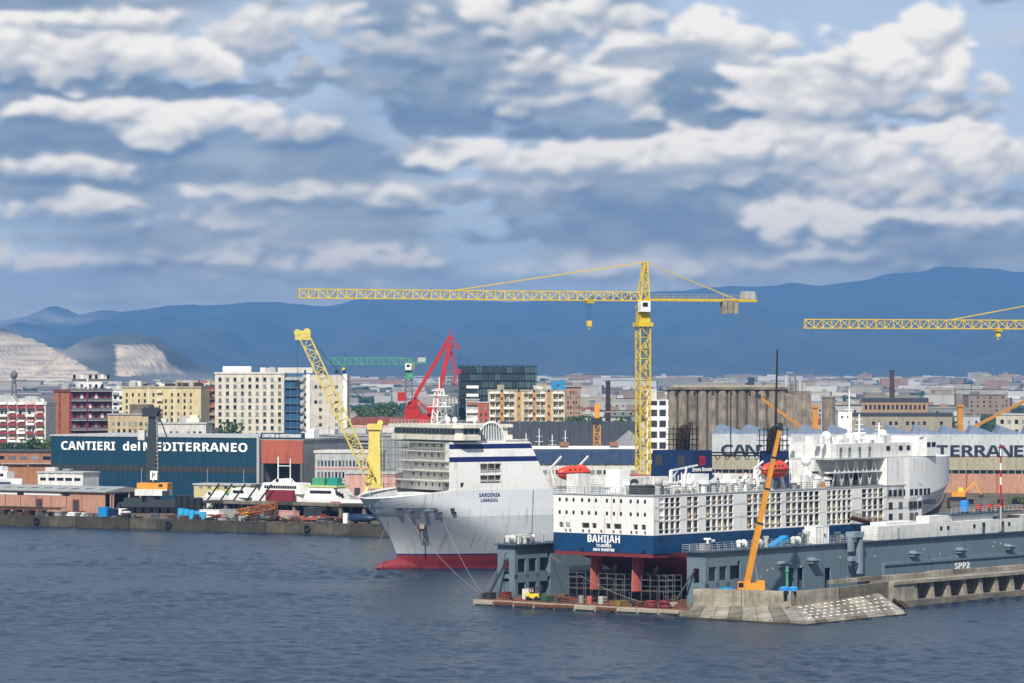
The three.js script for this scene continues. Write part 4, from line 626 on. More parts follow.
// ---------- ferry moored beside the dock ----------
const FA = 32 * Math.PI / 180, FX = -25, FD = 757;
const ferryAt = (s, w) => [FX + Math.cos(FA) * s + Math.sin(FA) * w, FD + Math.sin(FA) * s - Math.cos(FA) * w];
const ferry = thing('ferry', 'large white ferry with navy stripes moored beside the floating dock', 'ship', FX, 0, FD, FA);
{
  const HBf = 12.6, END = 120;
  // half breadth at a height: narrow at the water, full and round at the bulwark
  const stem = (y) => y < 4 ? .5 - y * .15 : -.1 - 7.9 * Math.pow(clamp((y - 4) / 12.2), 1.15);
  const breadth = (x, y) => { const x0 = stem(y), run = mix(46, 12.5, Math.pow(clamp(y / 14), .75)); const k = clamp((x - x0) / run); return HBf * Math.pow(Math.sin(k * Math.PI / 2), mix(.85, .44, clamp(y / 15))); };
  const us = []; for (let u = 0; u <= 1.0001; u += .04) us.push(u);
  const skin = (ys, name, m) => {
    const b = B();
    for (const sg of [1, -1]) b.loft(us.map((u) => ys.map((y) => { const x0 = stem(y), x = x0 + (u < .5 ? 40 * Math.pow(u / .5, 1.9) : 40 + (END - 40) * (u - .5) / .5); return V(x, y, sg * breadth(x, y)); })));
    return b.mesh(name, m, ferry);
  };
  skin([-1.2, 0, 1, 2, 3.1], 'boot_topping', mats.boot); skin([3.1, 3.4], 'waterline_stripe', mats.stripe);
  skin([3.4, 5.5, 7, 8.5, 10, 11.6], 'lower_hull', mats.hullFlareShade);  // white hull; the shade under the flare is painted on as grey
  { // upper hull with sheer: bulwark rises to the house
    const b = B(), topY = (x) => x < 7 ? 15.4 + clamp((x + 8) / 15) * 1.8 : 17.2;
    for (const sg of [1, -1]) b.loft(us.map((u) => [0, .25, .5, .75, 1].map((k) => { let x = -8 + (u < .5 ? 48 * Math.pow(u / .5, 1.9) : 48 + (END - 48) * (u - .5) / .5); const y = mix(11.6, topY(x), k), x0 = stem(y); x = Math.max(x, x0); return V(x, y, sg * breadth(x, y)); })));
    b.mesh('upper_hull', mats.ferryWhite, ferry);
    const cap = []; for (let x = -7.7; x <= 8; x += .9) cap.push(x); const c = B(); for (const sg of [1, -1]) for (let k = 0; k < cap.length - 1; k++) c.bar(V(cap[k], topY(cap[k]) + .05, sg * (breadth(cap[k], 15.5) - .15)), V(cap[k + 1], topY(cap[k + 1]) + .05, sg * (breadth(cap[k + 1], 15.5) - .15)), .4, .25); c.mesh('bulwark_rail', mats.whiteClean, ferry);
    const dk = B(); dk.loft([-6.5, -4, -1, 2, 6, 9].map((x) => [V(x, 13.6, -breadth(x, 14) + .2), V(x, 13.6, breadth(x, 14) - .2)]), false); dk.mesh('fore_deck', mats.midGrey, ferry);
    B().loft([8, 20, END].map((x) => [V(x, 17.1, -HBf + .1), V(x, 17.1, HBf - .1)]), false).mesh('boat_deck', mats.lightGrey, ferry);
  }
  { // bulbous bow awash
    const b = B(); b.loft([0, .12, .3, .55, .8, 1].map((u) => { const r = Math.sqrt(1 - (1 - u) * (1 - u)), q = []; for (let i = 0; i < 14; i++) { const a = i / 14 * Math.PI * 2; q.push(V(-5.2 + u * 10, .5 + Math.sin(a) * 2.0 * r, Math.cos(a) * 2.1 * r + .01)); } return q; }), true, true); b.mesh('bulb', mats.boot, ferry);
  }
  // fore deck gear
  B().bx(1.8, 13.62, -3, 6, 16.6, 9.2).mesh('breakwater_screen', mats.whiteClean, ferry);
  for (const z of [-4.2, 3.6]) { const b = B(); b.rod(V(-1.4, 14.6, z - .9), V(-1.4, 14.6, z + .9), .6, 12).bx(-2, 13.62, z - 1.2, -.8, 14.2, z + 1.2); b.mesh('anchor_winch', mats.grey, ferry); }
  B().rod(V(-6.6, 13.6, 0), V(-6.6, 18.2, 0), .12, 6).mesh('jack_staff', mats.lightGrey, ferry);
  // superstructure front: stepped decks with ledges
  const ys = [17.2, 19.3, 21.4, 23.5, 25.6, 28.0];
  for (let k = 0; k < 5; k++) { const x = 5.2 + k * .55; const rim = (o, z2) => [[26, -12 + o], [x + 2.6, -12.1 + o], [x + .8 + o, -10.9 + o * .5], [x + .1 + o, -8], [x + o, -4.5], [x + o, z2], [26, z2]]; B().polyY(rim(1.1, 9.3), ys[k], ys[k + 1] - .22).mesh('front_wall', mats.cream, ferry); B().polyY(rim(-.2, 12.0), ys[k + 1] - .22, ys[k + 1]).mesh('deck_ledge', mats.offwhite, ferry); B().rail([V(x + 2.5, ys[k] + .02, -12), V(x + .7, ys[k] + .02, -10.7), V(x, ys[k] + .02, -4.4), V(x, ys[k] + .02, 11.9)], 1.0, 1.5, .05).mesh('front_railing', mats.lightGrey, ferry);
    for (let z = -4; z < 11; z += 2.9) piece('front_window', boxAt(.1, .7, .55), mats.glass, ferry, x + 1.07, ys[k] + 1.1, z + rr(-.4, .4)); }
  // scaffold on the far side of the front
  { const s = B(); for (let k = 0; k < 4; k++) for (const z of [-12.4, -13.6]) s.bar(V(4 + k * 1.8, 16.5, z), V(4 + k * 1.8, 27.5, z), .09); for (let y = 18; y < 28; y += 1.6) for (const z of [-12.4, -13.6]) s.bar(V(3.4, y, z), V(10, y, z), .09); s.mesh('front_scaffold', mats.steel, ferry); }
  // side house, white with stripes and a raked after edge
  const sideShape = (y0, y1, a0, a1) => ({ mesh(name, m, p) { for (const z of [12.0, -12.55]) B().poly([[z > 0 ? 6.1 : 11, y0], [a0, y0], [a1, y1], [z > 0 ? 6.1 : 11, y1]], .55, new THREE.Matrix4().makeTranslation(0, 0, z), z > 0 && y0 < 18 ? [[13.6, 21, 18.9, 22.9], [13.6, 18.7, 18.9, 20.4], [8.65, 17.9, 9.55, 18.9]] : []).mesh(name, m, p); } });
  const aft = (y) => 31.6 - (y - 17.2) * .53;
  sideShape(17.2, 23.3, aft(17.2), aft(23.3)).mesh('side_house', mats.hullWhite, ferry); sideShape(23.3, 24.4, aft(23.3), aft(24.4)).mesh('navy_stripe', mats.stripe, ferry); sideShape(24.4, 26.1, aft(24.4), aft(26.1)).mesh('side_house', mats.whiteClean, ferry); sideShape(26.1, 27.15, aft(26.1), aft(27.15)).mesh('navy_stripe', mats.stripe, ferry); sideShape(27.15, 27.6, aft(27.15), aft(27.6)).mesh('side_house', mats.whiteClean, ferry);
  B().bx(6.8, 27.3, -12, aft(27.4), 27.62, 12.05).bx(26, 17.2, -11.8, 27, 27.3, 11.9).mesh('house_roof', mats.offwhite, ferry);
  for (const [y, h] of [[21.0, 1.9], [18.7, 1.7]]) { B().rail([V(13.6, y + .02, 12.63), V(18.8, y + .02, 12.63)], .8, 1.2, .05).mesh('opening_rail', mats.offwhite, ferry); for (const x of [15.3, 17.1]) B().bx(x, y, 12.6, x + .2, y + h, 12.66).mesh('opening_post', mats.lightGrey, ferry); }
  B().bx(6.65, 17.2, 9.3, 7.2, 27.2, 11.98).mesh('corner_wall', mats.cream, ferry);
  for (const [x, y] of [[-1, 12.6], [1.6, 12.4], [3, 13.1], [4.2, 12.5], [6.6, 13.2], [7.2, 12.4], [-3.2, 13.3]]) { const o = piece('mooring_port_shade', boxAt(.9, .55, .14), mats.dark, ferry, x, y, breadth(x, y) + .02); o.rotation.y = Math.atan2(breadth(x - .5, y) - breadth(x + .5, y), 1); }  // dark plates hold the painted shade of the open ports
  { const b = B(); b.bx(-.9, -.8, -.25, .9, .9, .3); const o = b.mesh('anchor_pocket', mats.rustDark, ferry); o.position.set(2.2, 9.4, breadth(2.2, 9.4) + .05); o.rotation.y = Math.atan2(breadth(1.7, 9.4) - breadth(2.7, 9.4), 1); const c = B(); c.bx(-.5, -.4, .3, .5, .5, .55).bar(V(0, 0, .4), V(-.2, -3.6, -.9), .25); const q = c.mesh('anchor', mats.rustWhite, o); }
  const L1 = B(); L1.text('SARDINIA', .82, .05, new THREE.Matrix4(), 1.0); L1.mesh('lettering', mats.stripe, ferry, 'navy name SARDINIA').position.set(15.9, 15.75, 12.62); const L2 = B(); L2.text('LIMASSOL', .68, .05, new THREE.Matrix4(), 1.0); L2.mesh('lettering', mats.stripe, ferry, 'navy port name LIMASSOL').position.set(15.9, 14.7, 12.62);
  // bridge
  const br = B(); br.polyY([[6.4, -13.2], [6.4, 13.6], [8.4, 14.6], [12.5, 14.6], [13.2, 9], [24, 9], [24, -12.4], [9, -13.2]], 28.0, 29.0); br.polyY([[5.8, -13.6], [5.8, 13.9], [8, 15], [13, 15], [13.6, 9.2], [24, 9.2], [24, -12.6], [9, -13.6]], 30.6, 31.3); br.mesh('bridge', mats.cream, ferry);
  B().polyY([[6.9, -12.6], [6.9, 13.2], [8.6, 14.1], [12.2, 14.1], [12.8, 8.6], [23, 8.6], [23, -12]], 29, 30.6).mesh('bridge_core', mats.cream, ferry);
  { const wg = boxAt(.1, 1.15, 1.25), w2 = boxAt(1.2, 1.15, .1); for (let z = -12; z < 13; z += 1.62) { const o = piece('bridge_window', wg, mats.glassGreen, ferry, 6.86, 29.85, z); o.rotation.z = -.18; } for (const x of [9, 10.4, 11.8]) piece('bridge_window', w2, mats.glassGreen, ferry, x, 29.85, 14.12); }
  // arched screen of ribs beside the bridge
  { const b = B(); b.add(new THREE.TorusGeometry(3.6, .28, 6, 24, Math.PI), new THREE.Matrix4().makeScale(.95, 1.12, 1).setPosition(16.8, 27.7, 11.8)); for (let k = -4; k <= 4; k++) b.bar(V(16.8 + k * .72, 27.7, 11.8), V(16.8 + k * .62, 27.7 + 4 * Math.sqrt(1 - (k / 5) ** 2), 11.8), .16); b.bar(V(13.2, 27.75, 11.8), V(20.4, 27.75, 11.8), .4); b.mesh('arched_screen', mats.whiteClean, ferry); B().add(new THREE.CircleGeometry(3.5, 24, 0, Math.PI), new THREE.Matrix4().makeScale(.95, 1.12, 1).setPosition(16.8, 27.7, 11.5)).mesh('arch_glass', mats.glassPale, ferry); }
  // radar mast and railings on the bridge roof
  { const b = B(); b.truss(V(12, 31.3, -2), V(12, 39, -2), 2.6, 2.6, 5, .2, .12, false, V(1, 0, 0), .5); b.bx(10.4, 35, -4.4, 13.6, 35.2, .4).bx(10.8, 37.4, -4, 13.2, 37.6, 0); b.rod(V(12, 39, -2), V(12, 41.5, -2), .12, 6); b.bx(11, 38.5, -3.6, 11.3, 38.8, -.4); b.mesh('radar_mast', mats.whiteClean, ferry); B().rail([V(6.2, 31.3, -13.2), V(6.2, 31.3, 13.6), V(13, 31.3, 14.6)], 1, 1.6, .05).mesh('roof_railing', mats.offwhite, ferry); for (const [x, z] of [[10, 5], [15, 8], [9, 9.5]]) { const q = B(); q.cyl(x, 31.3, z, .3, .6, 8).ball(x, 32.3, z, .6, .7, .6, 12); q.mesh('satellite_dome', mats.whiteClean, ferry); } }
  // boat deck: davits, winches, rails
  { for (const x of [33.6, 40.6]) B().bar(V(x, 17.2, 11), V(x - .9, 21.5, 10.6), .45).bar(V(x - .9, 21.5, 10.6), V(x + .9, 24.2, 12.4), .36).bar(V(x + .4, 17.2, 9), V(x - .9, 21.5, 10.6), .25).mesh('davit', mats.whiteClean, ferry); B().rail([V(31, 17.2, 12.4), V(70, 17.2, 12.4)], 1.1, 1.6).mesh('deck_railing', mats.offwhite, ferry); for (const [x0, x1, h, m] of [[33, 44, 2.2, mats.offwhite], [47, 56, 2.0, mats.white], [60, 66, 2.4, mats.brick]]) B().bx(x0, 17.12, -6, x1, 17.12 + h, 7).mesh('deck_house', m, ferry); }
}
{ const [x, d] = ferryAt(37.4, 12.8); lifeboat('lifeboat', 'orange lifeboat on the ferry behind the white stern', 'lifeboat', x, 20.6, d, FA, 8.6, mats.lifeboat, 'covered lifeboats'); }
// mooring ropes
function rope(label, a, b, sag, r, m) { const c = new THREE.QuadraticBezierCurve3(a, a.clone().lerp(b, .5).add(V(0, -sag, 0)), b); const o = new THREE.Mesh(new THREE.TubeGeometry(c, 20, r, 5), m); o.name = numbered('mooring_rope'); scene.add(o); tag(o, label, 'rope', 'mooring ropes'); }
const FW = (s, y, w) => { const [x, d] = ferryAt(s, w); return V(x, y, -d); }, DW = (s, y, w) => { const [x, d] = dockAt(s, w); return V(x, y, -d); };
rope('dark rope from the ferry bow down to the water', FW(-2, 12.6, 1), V(px(368, 745), -.2, -745), .3, .09, mats.rope); rope('pale rope from the ferry bow to the dock corner', FW(-2.4, 12.2, 8.2), DW(1.4, 1.5, 1.4), 3, .045, mats.ropePale); rope('pale rope from the ferry side to the dock corner', FW(4.2, 12.2, 11.9), DW(1.6, 1.6, 1.2), 2.6, .045, mats.ropePale); rope('dark rope from the far dock wall to the apron corner', DW(7, 9.6, 2), DW(1.2, 1.6, 1.4), .5, .08, mats.rope); rope('pale rope slung from far dock wall to breakwater', DW(17, 8.6, 4.3), DW(2.2, 1.6, 39), 2.5, .045, mats.ropePale); rope('thin dark rope hanging down the ferry side', FW(27, 17, 12.75), FW(26.4, 5, 12.8), .2, .06, mats.rope);

// ---------- quay edge ----------
{
  const q = new THREE.Group(); q.name = 'quay'; structure(q); scene.add(q);
  for (let k = 0; k < EDGE.length - 1; k++) {
    const [xa, da] = EDGE[k], [xb, db] = EDGE[k + 1], L = Math.hypot(xb - xa, db - da), n = Math.round(L / 9), visible = k === 1 || k === 0;
    const a = V(xa, 0, -da), dir = V(xb - xa, 0, -(db - da)).normalize(), nrm = V(-dir.z, 0, dir.x); if (nrm.z < 0) nrm.negate();
    if (!visible) { const b = B(); b.loft([V(xa, 0, -da), V(xb, 0, -db)].map((p) => [p.clone().setY(-2), p.clone().setY(GROUND), p.clone().addScaledVector(nrm, -3).setY(GROUND), p.clone().addScaledVector(nrm, -3).setY(-2)]), false, true); b.mesh('quay_wall', mats.quay, q); continue; }
    for (let i = 0; i < n; i++) {
      const p0 = a.clone().addScaledVector(dir, L * i / n + .03), p1 = a.clone().addScaledVector(dir, L * (i + 1) / n - .03), off = rr(-.12, .12), top = GROUND + rr(-.15, .1);
      if (p1.x < -190) continue;
      const b = B(); b.loft([p0, p1].map((p) => { const f = p.clone().addScaledVector(nrm, off); return [f.clone().setY(-2), f.clone().setY(top), p.clone().addScaledVector(nrm, -3).setY(top), p.clone().addScaledVector(nrm, -3).setY(-2)]; }), false, true); b.mesh('quay_block', pick([mats.quay, mats.quay, mats.quay, M('#645e53', conc, .9)]), q);
      const w = B(); w.loft([p0, p1].map((p) => { const f = p.clone().addScaledVector(nrm, off + .03); return [f.clone().setY(-1.5), f.clone().setY(.35 + rr(0, .2))]; }), false); w.mesh('waterline_weed', mats.concreteMoss, q);
      if (i % 5 === 1) { const t = B(); t.add(new THREE.TorusGeometry(.75, .32, 8, 16), new THREE.Matrix4()); const o = t.mesh('tyre_fender', mats.tyre, q); o.position.copy(p0.clone().lerp(p1, .5).addScaledVector(nrm, off + .3).setY(1.6)); o.rotation.y = Math.atan2(nrm.x, nrm.z); }
    }
  }
}
// ---------- cranes ----------
function towerCrane(o) {
  const t = thing(o.name ?? 'tower_crane', o.label, 'crane', o.x, GROUND, o.d, o.turn), H = o.jibH - GROUND, m = o.mat, w = o.mast ?? 2.6;
  B().bx(-3.2, 0, -3.2, 3.2, 1, 3.2).mesh('base_block', mats.concreteDark, t);
  B().truss(V(0, 1, 0), V(0, H - 8, 0), w, w, Math.round((H - 9) / w), .34, .2, false, V(1, 0, 0)).mesh('mast', o.mastMat ?? m, t);
  B().bx(-w * .72, H - 8, -w * .72, w * .72, H - 6.9, w * .72).bx(-w * .5, H - 6.9, -w * .5, w * .5, H - 3.6, w * .5).mesh('slewing_unit', m, t);
  const cab = B(); cab.bx(-1.9, H - 4.1, 1.0, .9, H - 1.2, 2.9); const cm = cab.mesh('cab', mats.whiteClean, t); piece('cab_window', boxAt(1.5, 1.1, .08), mats.glass, cm, -.6, H - 2.2, 2.93);
  const tw = B(); tw.truss(V(0, H - 3.6, 0), V(.6, H + (o.apex ?? 9), 0), w, w, 5, .3, .16, false, V(1, 0, 0), .3); tw.mesh('tower_head', m, t);
  const J = o.jib, jh = o.jibDepth ?? 2.1, jb = B(); jb.truss(V(-1.2, H, 0), V(-J, H - (o.droop ?? 0), 0), 2.0, jh, Math.round(J / 2.6), .28, .15, true); jb.mesh('jib', m, t);
  const C = o.counter; B().bx(0, H - 1.2, -.9, C, H - .5, -.55).bx(0, H - 1.2, .55, C, H - .5, .9).bx(0, H - .9, -.9, C, H - .8, .9).rail([V(1, H - .5, .9), V(C, H - .5, .9)], 1.1, 2.5, .06, 2).mesh('counter_jib', m, t);
  for (let k = 0; k < 3; k++) B().bx(C - 10 + k * 1.6, H - 4.4, -.9, C - 8.7 + k * 1.6, H - .9, .9).mesh('counterweight', mats.concrete, t);
  B().bx(C - 4, H - .4, -1, C - .5, H + 1.6, 1).mesh('winch_house', mats.lightGrey, t);
  const ax = V(.6, H + (o.apex ?? 9), 0); B().bar(ax, V(-J * .56, H + jh * .5, 0), .26).mesh('jib_tie', m, t); for (const z of [-.6, .6]) B().bar(ax, V(C - 6, H - .5, z), .12).mesh('counter_tie', m, t);
  const tx = -o.trolley; B().bx(tx - 1, H - jh * .5 - .7, -1, tx + 1, H - jh * .5 - .1, 1).mesh('trolley', m, t); B().bar(V(tx - .35, H - jh * .5 - .7, 0), V(tx - .35, H - o.hook, 0), .07).mesh('hoist_rope', mats.dark, t); B().bar(V(tx + .35, H - jh * .5 - .7, 0), V(tx + .35, H - o.hook, 0), .07).mesh('hoist_rope', mats.dark, t);
  const hk = B(); hk.bx(tx - .6, H - o.hook - 1.5, -.4, tx + .6, H - o.hook, .4).cyl(tx, H - o.hook - 2.3, 0, .2, .8, 8); hk.mesh('hook_block', mats.yellow, t);
  return t;
}
towerCrane({ label: 'tall yellow tower crane with its long jib pointing left', x: px(643, 930), d: 930, turn: 21.4 * Math.PI / 180, jibH: hy(296.5, 930), mat: mats.craneYellow, jib: 96, counter: 33, trolley: 15.5, hook: 6.5, mast: 2.9, apex: 9.2, jibDepth: 2.3 });
towerCrane({ label: 'yellow tower crane whose jib enters from the right edge', x: 174, d: 985, turn: 14.9 * Math.PI / 180, jibH: hy(325, 985), mat: mats.craneYellow, jib: 97, counter: 24, trolley: 40, hook: 1.9, mast: 2.4, apex: 11, jibDepth: 2.4 });
towerCrane({ label: 'green jib tower crane standing behind the white apartment tower', x: px(409, 1600), d: 1600, turn: 6 * Math.PI / 180, jibH: hy(361, 1600), mat: mats.green, mastMat: mats.midGrey, jib: 37, counter: 8, trolley: 30, hook: 3, mast: 3.0, apex: 1.2, jibDepth: 3.0 });
{ // pale yellow luffing crane behind the ferry bow
  const d = 962, t = thing('luffing_crane', 'pale yellow luffing crane leaning left behind the ferry bow', 'crane', px(374.5, d), GROUND, d), g = GROUND;
  for (const [x, z] of [[-4, -4], [4, -4], [-4, 4], [4, 4]]) B().bar(V(x, 0, z), V(x * .5, 8, z * .5), .9).mesh('portal_leg', mats.paleYellow, t);
  B().bx(-2.4, 8, -2.4, 2.4, 9.4, 2.4).mesh('turntable', mats.paleYellow, t);
  const top = hy(426, d) - g; B().loft([[9.4, 1.8], [top - 1, 1.5]].map(([y, r]) => [V(-r, y, -r), V(r, y, -r), V(r, y, r), V(-r, y, r)]), false, true).mesh('tower', mats.paleYellow, t);
  const hd = B(); hd.bx(-1.9, top - 1, -2, 2.2, top + .6, 2).rod(V(1.6, top + .9, -1.2), V(1.6, top + .9, 1.2), .8, 12); hd.mesh('tower_head', mats.paleYellow, t);
  const ld = B(); for (let y = 9; y < top - 3; y += 1.4) ld.bx(1.85, y, -.4, 2.3, y + .1, .4); ld.bar(V(2.3, 9, -.4), V(2.2, top - 2, -.4), .1).bar(V(2.3, 9, .4), V(2.2, top - 2, .4), .1); ld.mesh('ladder', mats.paleYellow, t);
  const p0 = V(px(371, d) - px(374.5, d), hy(478, d) - g, 2.6), p1 = V(px(305, d - 6) - px(374.5, d), hy(337, d - 6) - g, 7); B().truss(p0, p1, 2.2, 2.7, 17, .34, .18, false, V(1, .4, 0)).mesh('boom', mats.paleYellow, t);
  const tip = B(); tip.bx(-2.6, -.8, -1.1, 1.6, 1.7, 1.1).rod(V(-2, 1.2, -1.2), V(-2, 1.2, 1.2), .9, 12).rod(V(.6, 1.5, -1.2), V(.6, 1.5, 1.2), .9, 12); tip.mesh('boom_head', mats.paleYellow, t).position.copy(p1);
  for (const z of [-.7, .7]) B().bar(V(p1.x, p1.y + 1.4, p1.z + z), V(1.6, top + 1.2, z), .07).mesh('luffing_rope', mats.dark, t);
  for (const k of [-1, 1]) B().bar(V(p1.x - 2, p1.y, p1.z + k * .6), V(p1.x - 2, p1.y - 12, p1.z + k * .6), .06).mesh('hoist_rope', mats.dark, t); B().bx(p1.x - 2.6, p1.y - 13.6, p1.z - .9, p1.x - 1.4, p1.y - 12, p1.z + .9).mesh('hook_block', mats.dark, t);
}
{ // red level luffing crane beyond the bridge
  const d = 1010, t = thing('level_luffing_crane', 'red level luffing harbour crane behind the ferry bridge', 'crane', px(424, d), GROUND, d), g = GROUND, P = (x, y, z = 0) => V(px(x, d) - px(424, d), hy(y, d) - g, z), m = mats.red;
  for (const [x, z] of [[-5, -5], [5, -5], [-5, 5], [5, 5]]) B().bar(V(x, 0, z), V(x * .5, 22, z * .5), 1.1).mesh('portal_leg', m, t);
  B().cyl(0, 22, 0, 3.2, hy(420, d) - g - 22, 16, 2.8).mesh('turntable', m, t);
  const mh = B(), yb = hy(420, d) - g; mh.bx(-5.6, yb, -2.2, -1, yb + 3.2, 2.2).bx(-4.6, yb + 3.2, -1.6, -2.4, yb + 5.4, 1.6).bx(-1, yb, -2, 3.4, yb + 1.8, 2); mh.mesh('machine_house', m, t); B().bx(1, yb + 1.8, 1, 3.2, yb + 4.4, 2.8).mesh('cab', m, t);
  for (const z of [-1.4, 1.4]) { B().bar(P(432, 421, z), P(450.5, 343, z * .3), 1.3, 1.6).mesh('main_boom', m, t); B().bar(P(410, 414, z), P(415, 397, z), .6).bar(P(421, 418, z), P(415, 397, z), .6).bar(P(406, 408, z), P(415, 397, z), .4).bar(P(427, 410, z), P(415, 397, z), .4).mesh('back_frame', m, t); }
  B().bar(P(415, 397), P(450, 337), 1.05).mesh('tie_beam', m, t); B().bar(P(450, 338), P(451, 330), .4).bar(P(450.5, 336), P(459.5, 349), .45).bar(P(450.5, 345), P(459.5, 349), .35).mesh('fly_jib', m, t);
  for (const x of [452, 454]) B().bar(P(x - 1, 350), P(x + 2.5, 386), .32).mesh('side_brace', m, t); for (const z of [-.3, .3]) B().bar(P(459.5, 349, z), P(459, 372, z), .07).mesh('hoist_rope', mats.dark, t); const hk = P(459, 374); B().bx(hk.x - .5, hk.y, -.5, hk.x + .5, hk.y + 1.4, .5).mesh('hook_block', m, t); B().bx(-7.6, yb + 5.5, -1.2, -5.2, yb + 8, 1.2).mesh('counterweight', m, t); B().rail([V(-5.4, yb + 3.2, 2.1), V(-1.2, yb + 3.2, 2.1)], 1, 1).mesh('railing', m, t);
}
{ // dark mobile harbour crane on the left quay
  const d = 992, t = thing('harbour_crane', 'black mobile harbour crane with orange and white house on the quay', 'crane', px(152, d), GROUND, d, -.2), m = M('#2c3538', soft, .6);
  B().bx(-9, 1.6, -3, 11.5, 3.0, 3).bx(-7.5, 3, -2.6, -2, 4.2, 2.6).bx(1, 3, -2.6, 9, 3.8, 2.6).mesh('chassis', m, t);
  const w = B(); w.rod(V(0, 0, -.4), V(0, 0, .4), .95, 14); const wg = w.geo(); for (let k = 0; k < 8; k++) for (const z of [-2.4, 2.4]) piece('wheel', wg, mats.tyre, t, -7.8 + k * 2.45, .95, z); for (const x of [-8.4, 10.6]) for (const z of [-4.2, 4.2]) B().bx(x - .5, 0, z - .5, x + .5, 2.4, z + .5).bx(x - .3, 1.8, Math.min(z, 0), x + .3, 2.4, Math.max(z, 0)).mesh('outrigger', m, t);
  B().cyl(0, 2.9, 0, 2.5, 2.1, 18).mesh('slewing_ring', m, t); B().bx(-4.2, 4.9, -2.6, 5.2, 6.7, 2.8).mesh('house_lower', mats.white, t); B().bx(-3.6, 6.7, -2.5, 5.4, 8.5, 2.7).mesh('house_upper', mats.orange, t); piece('house_vent', boxAt(1.2, .7, .1), mats.black, t, 3.4, 7.8, 2.73); piece('house_vent', boxAt(2.2, 1.4, .1), mats.dark, t, 5, 5.6, 2.83);
  B().loft([[8.9, 1.45, 0], [20, 1.2, .2], [27.5, 1.0, .3]].map(([y, r, o]) => [V(-r + o, y, -r), V(r + o, y, -r), V(r + o, y, r), V(-r + o, y, r)]), false, true).mesh('tower', m, t);
  const hd = B(); hd.bx(-2.4, 27.2, -1.6, 1.8, 28.6, 1.6); for (const x of [-1.8, 0, 1.5]) for (const z of [-1, 0, 1]) hd.rod(V(x, 29, z - .2), V(x, 29, z + .2), .9, 12); hd.mesh('sheave_head', m, t); B().bx(-3.4, 20.6, .8, -1.4, 23.4, 2.6).mesh('operator_cab', mats.offwhite, t); const lad = B(); for (let y = 9; y < 27; y += 1.2) lad.bx(1.5, y, .6, 2.2, y + .12, 1.4); lad.bar(V(2.2, 9, .6), V(1.7, 27, .6), .12).bar(V(2.2, 9, 1.4), V(1.7, 27, 1.4), .12); lad.mesh('ladder', mats.lightGrey, t);
  B().bar(V(1.6, 28.6, 0), V(4.6, 21, 0), .3).bar(V(4.6, 21, 0), V(2, 16, 0), .2).mesh('rear_strut', m, t); const sg = B(); sg.bx(1, 8.9, 2.2, 1.2, 9.6, 2.4).bx(.2, 9.4, 2.2, 2.3, 11.9, 2.35); sg.mesh('notice_board', mats.whiteClean, t); const nt = B(); nt.text('P', 1.5, .04, new THREE.Matrix4()); nt.mesh('board_lettering', mats.midGrey, t).position.set(1.25, 9.9, 2.36);
}
{ // boom laid down along the quay
  const d = 962, t = thing('lattice_boom', 'long white lattice boom laid along the quay edge', 'crane boom', px(190, 972), GROUND, 972, -.43), L = 46;
  B().truss(V(3.5, 2.1, 0), V(L - 4, 2.1, 0), 3, 3.2, 17, .34, .2).mesh('lattice', mats.whiteClean, t);
  const r = B(); for (const z of [-1.5, 1.5]) for (const y of [.5, 3.7]) r.bar(V(-2.2, 2.6, z * .5), V(3.5, y, z), .4); r.bx(-3, 2, -1, -1.6, 3.2, 1); r.mesh('boom_root', M('#c9423f', soft, .5), t); const h = B(); for (const z of [-1.5, 1.5]) for (const y of [.5, 3.7]) h.bar(V(L - 4, y, z), V(L + 1.5, 2.4, z * .3), .3); for (const z of [-.6, .6]) h.rod(V(L + 1.4, 2.4, z - .2), V(L + 1.4, 2.4, z + .2), .95, 12); h.mesh('boom_head', mats.lightGrey, t); for (const x of [6, 22, 38]) B().bx(x - .5, 0, -1.8, x + .5, .34, 1.8).mesh('timber_support', mats.wood, t);
}
{ // orange boom sections behind the sheds on the right
  const oc = M('#c88a38', grime, .6); const yard = (x0, y0, x1, y1, colx, d, label, colTop) => { const t = thing('yard_crane', label, 'crane', px(colx, d), GROUND, d), m = oc, q = (x, y, z) => V(px(x, d) - px(colx, d), hy(y, d) - GROUND, z); const yt = hy(colTop, d) - GROUND; B().bx(-1.0, 0, -1.0, 1.0, yt, 1.0).mesh('tower', m, t); B().bx(-1.3, yt, -1.3, 1.3, yt + .8, 1.3).mesh('tower_cap', m, t); const b = B(); b.bar(q(x0, y0, 3), q(x1, y1, 5), .95, 1.2); b.mesh('boom', m, t); B().bx(-.9, -.7, -.9, .9, .7, .9).mesh('boom_head', mats.dark, t).position.copy(q(x1, y1, 5)); B().bar(q(x0, y0, 3), q(colx, y0 + 6, 0), .6).mesh('boom_foot', m, t); };
  yard(808, 432, 757, 396, 815, 1190, 'orange yard crane with boom raised left across the silos', 408); yard(966, 430, 1028, 398, 960, 1230, 'orange yard crane with boom raised to the right edge', 407);
  const d = 1090, t = thing('yellow_gantry', 'slim amber lattice mast crane between the roofs', 'crane', px(597, d), GROUND, d); B().truss(V(0, 0, 0), V(0, hy(424, d) - GROUND, 0), 1.9, 1.9, 9, .3, .18, false, V(1, 0, 0)).mesh('mast', mats.orange, t); B().bx(-1.6, hy(424, d) - GROUND, -1.4, 1.6, hy(418, d) - GROUND, 1.4).mesh('slewing_unit', mats.dark, t); B().bx(-.8, hy(418, d) - GROUND, -.7, .8, hy(404, d) - GROUND, .7).mesh('tower_head', mats.orange, t); B().bar(V(0, hy(412, d) - GROUND, 0), V(px(565, d) - px(597, d), hy(411, d) - GROUND, 0), .3).bar(V(0, hy(412, d) - GROUND, 0), V(px(632, d) - px(597, d), hy(411.5, d) - GROUND, 0), .3).mesh('jib', mats.tan, t);
}

